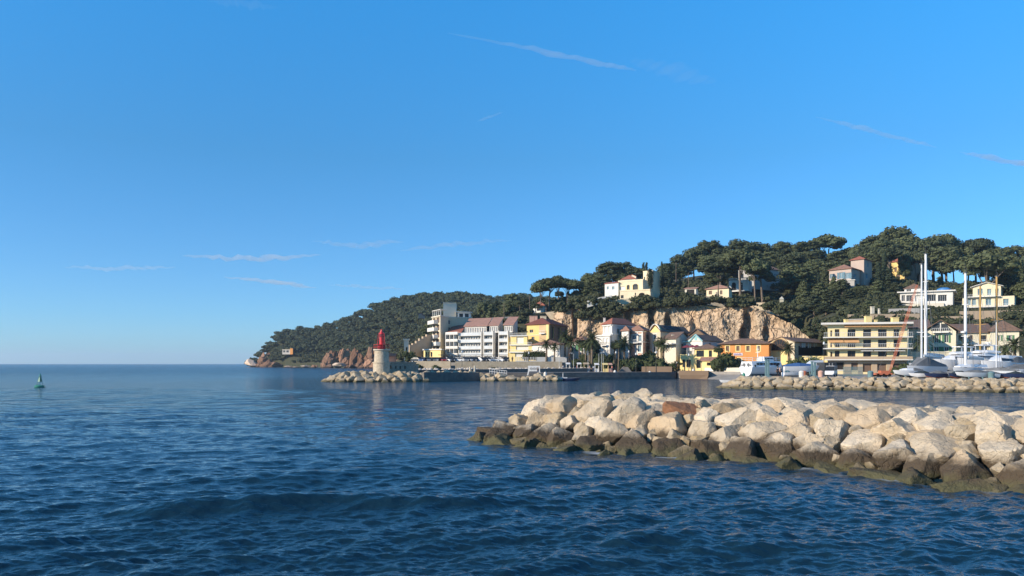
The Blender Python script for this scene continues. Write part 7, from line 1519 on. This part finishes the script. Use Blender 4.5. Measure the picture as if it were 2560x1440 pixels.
class Boat:
    """hull lofted along x (bow at +x), then set down at loc with heading rz"""
    def __init__(s, name, label, loc, rz, L, B, Dp, free, m='gel', transom=.75, group=None, sheer=.25):
        s.root = root(name, (0, 0, 0), label, 'boat', group); s.L, s.B, s.free, s.Dp = L, B, free, Dp; n = 15; V, Fq = [], []; k = 9
        for i in range(n):
            t = i / (n - 1); x = -L / 2 + L * t; bw = B / 2 * (transom + (1 - transom) * math.sin(min(1, t / .45) * math.pi / 2)) * (1 if t < .5 else max(.02, math.cos((t - .5) / .5 * math.pi / 2) ** .75)); kd = -Dp * (1 if t < .6 else 1 - ((t - .6) / .4) ** 2) ; sh = free * (1 + sheer * t * t)
            for j in range(k): a = -1 + 2 * j / (k - 1); y = bw * math.copysign(abs(a) ** .6, a); z = sh if abs(a) == 1 else kd + (sh - kd) * (abs(a) ** 1.9) * .82; V.append((x + (.35 * (z / free) if t > .75 else 0), y, z))
        for i in range(n - 1):
            for j in range(k - 1): Fq.append((i * k + j, i * k + j + 1, (i + 1) * k + j + 1, (i + 1) * k + j))
        mb = MB().add(V, Fq, True); mb.f.append(tuple(range(k))); mb.sm.append(False); mb.build('hull', M[m], s.root); bt = MB(); bt.add([(x, y * 1.012, z - .012) for x, y, z in V], [q for i_, q in enumerate(Fq) if 2 <= i_ % (k - 1) <= 5], True); bt.build('bottom_paint', M['antif'] if m != 'navyhull' else M['redlat'], s.root); s.V, s.n, s.k = V, n, k
        mb = MB(); vv = []
        for i in range(n): vv += [V[i * k], V[i * k + k - 1]]
        mb.add([(x, y, z + .02) for x, y, z in vv], [(2 * i, 2 * i + 1, 2 * i + 3, 2 * i + 2) for i in range(n - 1)]); mb.build('deck', M['wframe'], s.root)
        s.loc, s.rz = loc, rz
    def loft(s, name, m, rings, parent=None):
        """closed body through rings [(x, halfwidth, z0, z1)]"""
        mb = MB(); vs = []; fs = []
        for x, w_, a, b in rings: vs += [(x, -w_, a), (x, w_, a), (x, w_ * .82, b), (x, -w_ * .82, b)]
        for i in range(len(rings) - 1):
            for j in range(4): fs.append((i * 4 + j, i * 4 + (j + 1) % 4, i * 4 + 4 + (j + 1) % 4, i * 4 + 4 + j))
        fs += [(3, 2, 1, 0), tuple(len(vs) - 4 + j for j in range(4))]; mb.add(vs, fs); return mb.build(name, M[m], parent or s.root)
    def boxes(s, name, m, bs, parent=None):
        mb = MB()
        for c, sz in bs: mb.box(c, sz)
        return mb.build(name, M[m], parent or s.root)
    def mast(s, x, h, m='mastw', r=.16, spread=2, stays=True, boom=0, wire=True):
        z0 = s.free; mb = MB(); mb.tube([(x, 0, z0 - .2), (x, 0, z0 + h * .6), (x, 0, z0 + h)], [r, r, r * .8], 10); ms = mb.build('mast', M[m], s.root)
        for k in range(spread): z = z0 + h * (k + 1) / (spread + 1); w_ = s.B * .32 * (1 - .25 * k); mb = MB(); mb.tube([(x, -w_, z + .1), (x, 0, z), (x, w_, z + .1)], .05, 5); mb.build('spreader', M[m], ms)
        mb = MB(); mb.box((x, 0, z0 + h + .08), (.5, .5, .16)); mb.tube([(x + .15, 0, z0 + h), (x + .15, 0, z0 + h + 1.6)], .02, 4); mb.tube([(x - .15, .1, z0 + h), (x - .15, .1, z0 + h + .9)], .02, 4); mb.build('masthead', M['wire'], ms)
        if wire:
            mb = MB()
            for p in ((s.L * .5, 0), (-s.L * .48, 0), (x - .4, s.B * .45), (x - .4, -s.B * .45), (x - .8, s.B * .40), (x - .8, -s.B * .40)): mb.tube([(x, 0, z0 + h * (1 if abs(p[0] - x) > 1 else .97)), (p[0], p[1], z0 + .2)], .022, 4)
            mb.build('stays', M['wire'], ms)
        if boom: mb = MB(); mb.tube([(x, 0, z0 + 1.6), (x - boom, 0, z0 + 1.5)], .12, 8); b = mb.build('boom', M[m], ms); mb = MB(); mb.tube([(x - .3, 0, z0 + 1.9), (x - boom * .5, 0, z0 + 1.85), (x - boom * .95, 0, z0 + 1.7)], [.34, .3, .2], 8); mb.build('sail_cover', M['awnw'], b)
        return ms
    def cradle(s, h, n=2):
        for x in (-s.L * .25, s.L * .22):
            for sd_ in (-1, 1): mb = MB(); mb.tube([(x, sd_ * s.B * .48, -s.Dp - h + .02), (x, sd_ * s.B * .34, -s.Dp * .35)], .08, 5); mb.build('prop', M['teal'], s.root)
        mb = MB(); mb.box((0, 0, -s.Dp - h / 2), (s.L * .6, .35, h)); mb.build('keel_block', M_BARK, s.root)
    def done(s): s.root.location = s.loc; s.root.rotation_euler = (0, 0, s.rz); return s
def at(x, Y, z): return (*P(x, Y), z)
# the white ferry hauled out at the slipway: we see its stern quarter
b = Boat('ferry', 'large white passenger boat with two round stern ports hauled out by the slipway', at(1914, 158, 2.22), rad(24), 13.5, 5.4, .95, 1.55, transom=.96, sheer=.12)
b.loft('boot_top', 'antif', [(-6.7, 2.4, -1.0, -.35), (0, 2.45, -1.0, -.35), (5, 1.2, -.9, -.3)])
st = b.loft('superstructure', 'gel', [(-6.5, 2.45, 1.5, 3.0), (-1, 2.5, 1.5, 3.15), (3.6, 2.1, 1.6, 3.05), (4.6, 1.4, 1.7, 2.2)])
for y in (-.85, .85):
    mb = MB(); mb.lathe((0, 0, 0), [(.36, -.05), (.46, -.05), (.46, .05), (.36, .05)], 18); mb.v = [(-6.62 - z, y + x_, 2.1 + y_) for x_, y_, z in mb.v]; mb.build('porthole', M['wire'], st)
for y in (-1.75, 1.75): b.boxes('stern_port', 'tent', [((-6.56, y, 2.0), (.1, .35, .35))], st)
for k in range(7): b.boxes('side_window', 'tent', [((-4.6 + k * 1.15, -2.26, 2.35), (.8, .32, .6))], st)
for k in range(3): b.boxes('door', 'tent', [((-5.6 + k * 3.8, -2.3, 1.75), (.5, .32, .8))], st)
b.loft('wheelhouse', 'gel', [(-1.5, 1.3, 3.1, 4.3), (1.6, 1.25, 3.1, 4.35), (2.2, 1.0, 3.1, 3.7)]); b.loft('wheelhouse_windows', 'tent', [(-1.3, 1.31, 3.6, 4.1), (1.4, 1.28, 3.6, 4.1), (2.05, 1.05, 3.55, 3.9)])
mb = MB()
for z in (3.6, 4.05):
    mb.tube([(-6.3, -2.2, z), (3.4, -1.9, z)], .035, 5); mb.tube([(-6.3, 2.2, z), (3.4, 1.9, z)], .035, 5); mb.tube([(-6.3, -2.2, z), (-6.3, 2.2, z)], .035, 5)
for k in range(9): mb.tube([(-6.3 + k * 1.2, -2.2 + k * .035, 3.05), (-6.3 + k * 1.2, -2.2 + k * .035, 4.05)], .03, 5); mb.tube([(-6.3 + k * 1.2, 2.2 - k * .035, 3.05), (-6.3 + k * 1.2, 2.2 - k * .035, 4.05)], .03, 5)
mb.build('deck_railing', M['wframe'], b.root)
mb = MB(); mb.tube([(-3.2, -.5, 3.1), (-3.0, -.4, 7.4)], [.14, .06], 7); mb.box((-3.1, -.45, 5.4), (.1, 1.6, .1)); mb.box((-3.05, -.42, 6.3), (.1, 1.0, .1)); mb.build('signal_mast', M['wframe'], b.root)
b.boxes('life_raft', 'gel', [((.6, 1.9, 3.4), (1.4, .6, .6)), ((3.0, 0, 3.35), (.9, 1.0, .7))]); mb = MB(); mb.lathe((2.6, -.8, 3.1), [(.5, 0), (.62, .35), (.45, .9), (.1, 1.0)], 12); mb.build('radome', M['tarp'], b.root); b.cradle(.05); b.done(); b.root.scale = (.73, .73, .73)
for i, (x, Y, h_) in enumerate(((1915, 144, 3.2), (1921, 150, 3.0), (2030, 147, 2.8), (2037, 141, 2.6))):
    mb = MB(); X = P(x, Y)[0]; mb.box((X, Y, YD + h_ / 2), (.30, .34, h_)); mb.box((X, Y, YD + .1), (.8, .8, .2)); mb.box((X, Y, YD + h_ + .05), (.55, .55, .1)); mb.thing('boat_lift_column', M['teal'], f'teal steel column of the boat lift, {ordinal(i + 1)} from the left', 'column', 'columns of the boat lift')
b = Boat('motor_boat', 'small white boat with a blue cover ashore right of the ferry', at(2000, 158, 2.7), rad(4), 7.0, 2.5, .7, .75, transom=.85); b.loft('cover', 'bluecov', [(-3.2, 1.05, .75, 1.0), (-.5, 1.2, .8, 1.45), (2.2, .8, .9, 1.2)]); b.cradle(.4); b.done()
b = Boat('motor_boat', 'white boat with a red stripe on a trailer left of the yellow apartments', at(2042, 166, 2.9), rad(-165), 7.2, 2.5, .8, .8, transom=.85); b.loft('stripe', 'redlat', [(-3.55, 1.12, .2, .45), (0, 1.3, .2, .48), (1.8, 1.12, .25, .5)]); b.loft('cabin', 'gel', [(-1, .9, .8, 1.8), (1.2, .8, .8, 1.7), (2.4, .4, .9, 1.1)]); b.cradle(.5); b.done()
b = Boat('motor_boat', 'low white dinghy on the ground before the blue covered boat', at(1984, 146, 1.95), rad(10), 4.2, 1.7, .3, .45); b.done()
# boats afloat
b = Boat('moored_boat', 'white slim boat moored at the end of the mole', at(1399, 186, .25), rad(176), 3.6, 1.3, .3, .55, group='boats moored by the mole'); b.boxes('thwart', 'wframe', [((-.5, 0, .5), (.3, 1.0, .06))]); b.done()
b = Boat('moored_boat', 'low dark blue boat with a white ladder moored right of the white one', at(1426, 186, .15), rad(4), 3.8, 1.5, .3, .45, m='navyhull', group='boats moored by the mole'); b.boxes('ladder', 'wframe', [((-1.75, -.2, 1.0), (.07, .07, 1.5)), ((-1.75, .2, 1.0), (.07, .07, 1.5)), ((-1.75, 0, 1.3), (.06, .4, .05))]); b.done()
b = Boat('moored_boat', 'small white boat afloat in front of the slipway', at(1826, 158, .2), rad(178), 3.6, 1.4, .3, .5, m='gel'); b.boxes('engine_cowl', 'bluecov', [((-1.5, 0, .75), (.5, .4, .4))]); b.done()
# sailing yachts ashore at right
b = Boat('sailing_yacht', 'sailing yacht under a grey tarpaulin with a tall white mast, left one in the yard', at(2314, 146, 2.6), rad(207), 9.5, 3.0, .85, .85); b.mast(1.1, 18.6, r=.17, spread=2, boom=5.5); b.loft('tarpaulin', 'tarp', [(-4.5, 1.1, .85, 1.2), (-2.5, 1.3, .85, 1.6), (.9, 1.25, .9, 2.6), (3.4, .7, 1.0, 1.2)]); b.cradle(.4); b.done()
b = Boat('sailing_yacht', 'large sailing yacht carrying the tallest white mast of the yard', at(2324, 160, 2.9), rad(208), 12, 3.6, 1.1, 1.0, m='gel'); b.mast(1.2, Z(633, 160) - 4.2, r=.28, spread=3, boom=6); b.loft('coachroof', 'gel', [(-4, 1.4, 1.2, 1.8), (1, 1.4, 1.25, 1.9), (4, .8, 1.3, 1.5)]); b.loft('coachroof_windows', 'tent', [(-3, 1.41, 1.42, 1.66), (1, 1.41, 1.45, 1.7), (2.6, 1.12, 1.42, 1.6)]); b.cradle(.3); b.done()
b = Boat('sailing_yacht', 'white sloop low in the yard with the right-hand white mast and a radar dome', at(2424, 136, 2.4), rad(203), 7.5, 2.5, .7, .8); b.mast(1.0, Z(680, 136) - 3.45, r=.24, spread=2, boom=4.5)
mb = MB(); mb.lathe((1.5, 0, 6.9), [(.1, -.2), (.42, -.1), (.42, .15), (.1, .25)], 14); mb.build('radar_dome', M['wframe'], b.root); b.loft('coachroof', 'gel', [(-3, 1.1, .95, 1.45), (1, 1.1, 1.0, 1.5), (3, .6, 1.0, 1.2)]); b.cradle(.25); b.done()
b = Boat('wooden_yacht', 'classic yacht with two varnished yellow masts behind the white motor yachts', at(2472, 172, 2.8), rad(205), 16, 4.2, .9, 1.2, m='gel'); b.mast(2.8, Z(716, 172) - 4.0, 'masty', r=.2, spread=1); b.mast(-2.6, Z(690, 172) - 4.0, 'masty', r=.24, spread=1); b.loft('deckhouse', 'tan', [(-3, 1.3, 1.2, 2.0), (2, 1.2, 1.2, 1.9)]); b.cradle(.35); b.done()
b = Boat('sailing_dinghy', 'small boat with the shortest thin white mast at right in the yard', at(2496, 131, 2.2), rad(160), 6, 2.2, .5, .6); b.mast(.3, Z(802, 131) - 2.9, r=.07, spread=1); b.loft('cover', 'tarp', [(-2.8, .9, .6, .8), (0, 1.0, .6, 1.2), (2, .5, .7, .9)]); b.cradle(.15); b.done()
def motor_yacht(label, loc, rz, L, B, decks=2, cover=False):
    b = Boat('motor_yacht', label, loc, rz, L, B, 1.0, 1.5, sheer=.35, transom=.9, group=None); h0 = 1.5
    b.loft('hull_stripe', 'tarp', [(-L * .49, B * .452, .55, .8), (0, B * .505, .55, .85), (L * .2, B * .46, .6, .9)])
    s1 = b.loft('saloon', 'gel', [(-L * .34, B * .40, h0, h0 + 1.25), (0, B * .41, h0, h0 + 1.4), (L * .16, B * .33, h0 + .1, h0 + 1.0), (L * .30, B * .12, h0 + .25, h0 + .5)])
    b.loft('saloon_windows', 'tent', [(-L * .31, B * .405, h0 + .4, h0 + .95), (0, B * .414, h0 + .4, h0 + 1.05), (L * .15, B * .345, h0 + .4, h0 + .9)])
    if decks > 1:
        b.loft('flybridge', 'gel', [(-L * .38, B * .38, h0 + 1.4, h0 + 1.75), (-L * .05, B * .38, h0 + 1.45, h0 + 1.95), (L * .10, B * .25, h0 + 1.4, h0 + 1.7)])
        b.loft('hard_top', 'gel', [(-L * .30, B * .32, h0 + 2.75, h0 + 2.92), (L * .02, B * .28, h0 + 2.8, h0 + 2.95)]); b.boxes('arch', 'gel', [((-L * .24, sd_ * B * .29, h0 + 2.3), (.5, .12, 1.1)) for sd_ in (-1, 1)] + [((-L * .02, sd_ * B * .26, h0 + 2.3), (.12, .08, 1.1)) for sd_ in (-1, 1)])
        b.boxes('radar', 'wframe', [((-L * .22, 0, h0 + 3.15), (.3, .3, .4)), ((-L * .22, 0, h0 + 3.4), (.2, 1.2, .12))])
    if cover: b.loft('tarpaulin', 'tarp', [(-L * .5, B * .47, .2, 2.2), (-L * .2, B * .5, .2, 2.7), (0, B * .46, 1.2, 1.9)])
    mb = MB()
    for k in range(8): x = L * (.02 + k * .06); mb.tube([(x, -B * .40 * (1 - (k / 9) ** 2), h0 + .2), (x, -B * .40 * (1 - (k / 9) ** 2), h0 + 1.0)], .03, 4)
    mb.tube([(L * (.02 + k * .06), -B * .40 * (1 - (k / 9) ** 2), h0 + 1.0) for k in range(8)], .03, 4); mb.build('bow_rail', M['rail'], b.root); b.cradle(.5); return b.done()
motor_yacht('long white motor yacht with dark windows, pointing left in the middle of the yard', at(2392, 158, 2.95), rad(200), 11.0, 3.8)
motor_yacht('largest white motor yacht of the yard, its flybridge highest at right', at(2448, 150, 3.1), rad(198), 10.0, 3.8)
motor_yacht('white motor yacht with its stern under a dark grey tarpaulin at right', at(2506, 145, 2.6), rad(200), 10, 3.6, 1, True)
b = Boat('motor_boat', 'low white open boat with a pointed bow, front row of the yard at left', at(2270, 138, 2.15), rad(190), 5.0, 1.9, .45, .6); b.loft('cuddy', 'gel', [(-.6, .7, .6, 1.1), (.6, .65, .65, 1.05), (1.5, .3, .7, .8)]); b.loft('cover', 'tarp', [(-2.4, .8, .6, .85), (-.7, .8, .6, 1.15)]); b.cradle(.15); b.done()
b = Boat('motor_boat', 'white open boat beneath the right-hand white mast, front row of the yard', at(2430, 129, 2.0), rad(188), 5.2, 1.9, .4, .55); b.loft('cover', 'tarp', [(-2.4, .8, .55, .75), (-.6, .85, .55, 1.0), (.8, .6, .6, .8)]); b.cradle(.1); b.done()
b = Boat('motor_boat', 'grey covered boat at the right edge of the yard', at(2548, 138, 2.3), rad(195), 7.0, 2.4, .6, .7); b.loft('tarpaulin', 'tarp', [(-3.3, 1.1, .3, 1.2), (0, 1.2, .35, 1.6), (2.6, .5, .7, 1.0)]); b.cradle(.15); b.done()
for i, (x, Y, L_, a, m_) in enumerate(((2340, 131, 3.6, 190, 'tarp'), (2372, 132, 4.2, 165, 'tarp'), (2394, 130, 3.2, 200, 'antif'), (2466, 130, 4.0, 182, 'tarp'), (2528, 130, 3.6, 170, 'antif'), (2300, 133, 3.0, 176, 'antif'))):
    b = Boat('dinghy', f'small dinghy under a dark cover at the edge of the yard, {ordinal(sorted((2340, 2372, 2394, 2466, 2528, 2300)).index(x) + 1)} from the left', at(x, Y, 1.9), rad(a), L_, 1.5, .33, .45, m='gel' if i % 2 else 'navyhull', group='covered dinghies in the yard'); b.loft('cover', m_, [(-L_ * .46, .62, .42, .6), (-L_ * .1, .7, .42, .95), (L_ * .25, .45, .45, .65)]); b.done()
# jib crane: an orange lattice boom leaning right, on a low orange carriage
Yc = 148; r = root('crane', at(2205, Yc, YD), 'orange lattice boom crane leaning right in front of the yellow apartments', 'crane')
p0, p1 = Vector((*P(2222, Yc), Z(936, Yc))), Vector((*P(2293, Yc + 2), Z(712, Yc + 2))); ax = (p1 - p0).normalized(); sx = Vector((0, 1, 0)); up = ax.cross(sx).normalized(); mb = MB(); n = 30; cr = []
for i in range(n + 1):
    t = i / n; w_ = .17 * (.45 + .65 * math.sin(math.pi * min(max(t, .04), .96)) ** .5); c = p0.lerp(p1, t); cr.append([c + (sx * a + up * b_) * w_ for a, b_ in ((-1, -1), (1, -1), (1, 1), (-1, 1))])
for q in range(4): mb.tube([c[q] for c in cr], .032, 4)
for i in range(n):
    for q in range(4): mb.tube([cr[i][q], cr[i + 1][(q + 1) % 4]], .02, 3, False)
mb.build('boom', M['redlat'], r)
mb = MB(); X0, X1 = P(2184, Yc)[0], P(2226, Yc)[0]; mb.box(((X0 + X1) / 2, Yc, YD + .55), (X1 - X0, 1.6, .35)); mb.box((X1 - 1.2, Yc, YD + .9), (1.6, 1.3, .5)); mb.build('carriage', M['redlat'], r)
for x in (X0 + .5, (X0 + X1) / 2, X1 - .5):
    for s in (-.7, .7): mb = MB(); mb.tube([(x, Yc + s - .1, YD + .3), (x, Yc + s + .1, YD + .3)], .3, 12); mb.build('wheel', M['tyre'], r)
mb = MB(); mb.tube([p1, (P(2330, Yc)[0], Yc + 3, Z(900, Yc))], .02, 4); mb.tube([p1, (X0 + .6, Yc, YD + .8)], .02, 4); mb.build('cables', M['wire'], r)
# pickup, container, fence, bins
r = car((0, 0, 0), 0, 'white', 'white pickup with a red nose parked before the yellow apartments', True); r.name = 'pickup_truck'; r.location = (*P(2078, 152), YD + .005); r.rotation_euler = (0, 0, rad(60)); r['category'] = 'truck'; del r['group']
c = root('shipping_container', at(2062, 164, YD), 'dark box container left of the yellow apartments', 'container'); mb = MB(); mb.box((P(2062, 164)[0], 164, YD + 1.4), (2.5, 6, 2.6))
for k in range(7): mb.box((P(2062, 164)[0] - 1.1 + k * .36, 160.97, YD + 1.4), (.12, .06, 2.4))
mb.build('body', M['dframe'], c); mb = MB(); mb.box((P(2062, 164)[0] + .3, 160.92, YD + 1.4), (.06, .05, 2.3)); mb.box((P(2062, 164)[0] - .3, 160.92, YD + 1.4), (.06, .05, 2.3)); mb.build('door_bars', M['rail'], c)
f = Face(P(2108, 158), P(2156, 158)); mb = MB()
for k in range(40): u = f.L * k / 39; f.box(mb, u - .02, u + .02, YD, YD + 1.8, -.02, .02)
for z in (.1, .95, 1.78): f.box(mb, 0, f.L, YD + z - .03, YD + z + .03, -.03, .03)
tag(mb.thing('mesh_fence', M['teal'], 'teal grey mesh fence before the ground floor of the yellow apartments', 'fence'), kind='thing')
for i, (x, Y, c_) in enumerate(((2176, 142, 'teal'), (2478, 128, 'teal'), (2052, 146, 'rose'), (1968, 150, 'teal'), (2246, 140, 'tarp'), (2004, 143, 'white'), (2010, 143, 'redlat'))):
    mb = MB(); X = P(x, Y)[0]; mb.lathe((X, Y, YD), [(.45, 0), (.5, .9), (.52, .95), (.3, 1.15), (.05, 1.2)], 12); mb.thing('yard_drum', M[c_], f'{dict(teal="teal", rose="pinkish", tarp="grey", white="white", redlat="orange")[c_]} drum standing in the boat yard, {ordinal(sorted((2176, 2478, 2052, 1968, 2246, 2004, 2010)).index(x) + 1)} from the left', 'drum', 'drums in the boat yard')
for i, (x, yt, Y) in enumerate(((1497, 884, 217), (1504, 880, 218), (1508, 886, 218), (1398, 878, 226), (1434, 884, 225), (1470, 882, 222), (1380, 886, 228))):
    mb = MB(); X = P(x, Y)[0]; mb.tube([(X, Y, 1.7), (X, Y, Z(yt, Y))], [.06, .035], 6); mb.box((X, Y, 1.8), (.5, .5, .2)); mb.thing('flag_pole', M['rail'], f'bare pale flag pole on the quay, {ordinal(sorted((1497, 1504, 1508, 1398, 1434, 1470, 1380)).index(x) + 1)} from the left', 'pole', 'bare poles on the quay')
for i, (x, Y, c_, s_) in enumerate(((1492, 216, 'awnw', .6), (1514, 215, 'lightyellow', .8), (1525, 215, 'rose', .6), (1420, 226, 'awnw', .6), (1448, 224, 'awnw', .6), (1466, 223, 'tan', .8))):
    mb = MB(); X = P(x, Y)[0]; z = 1.75 if Y < 220 else 1.9
    for a, b_ in ((-.8, -.6), (.8, -.6), (.8, .6), (-.8, .6)): mb.tube([(X + a * s_, Y + b_, z), (X + a * s_, Y + b_, z + 2.0)], .04, 4)
    mb.hexa([(X - s_, Y - .8, z + 1.9), (X + s_, Y - .8, z + 1.9), (X + s_, Y + .8, z + 2.1), (X - s_, Y + .8, z + 2.1)], [(X - s_, Y - .8, z + 1.98), (X + s_, Y - .8, z + 1.98), (X + s_, Y + .8, z + 2.4), (X - s_, Y + .8, z + 2.4)]); mb.box((X, Y, z + .45), (1.5 * s_, .8, .9))
    mb.thing('market_stall', M[c_], f'{dict(awnw="white", lightyellow="yellow", rose="pinkish", tan="brown")[c_]} market stall with a sloping cloth top on the quay, {ordinal(sorted((1492, 1514, 1525, 1420, 1448, 1466)).index(x) + 1)} from the left', 'stall', 'market stalls on the quay')
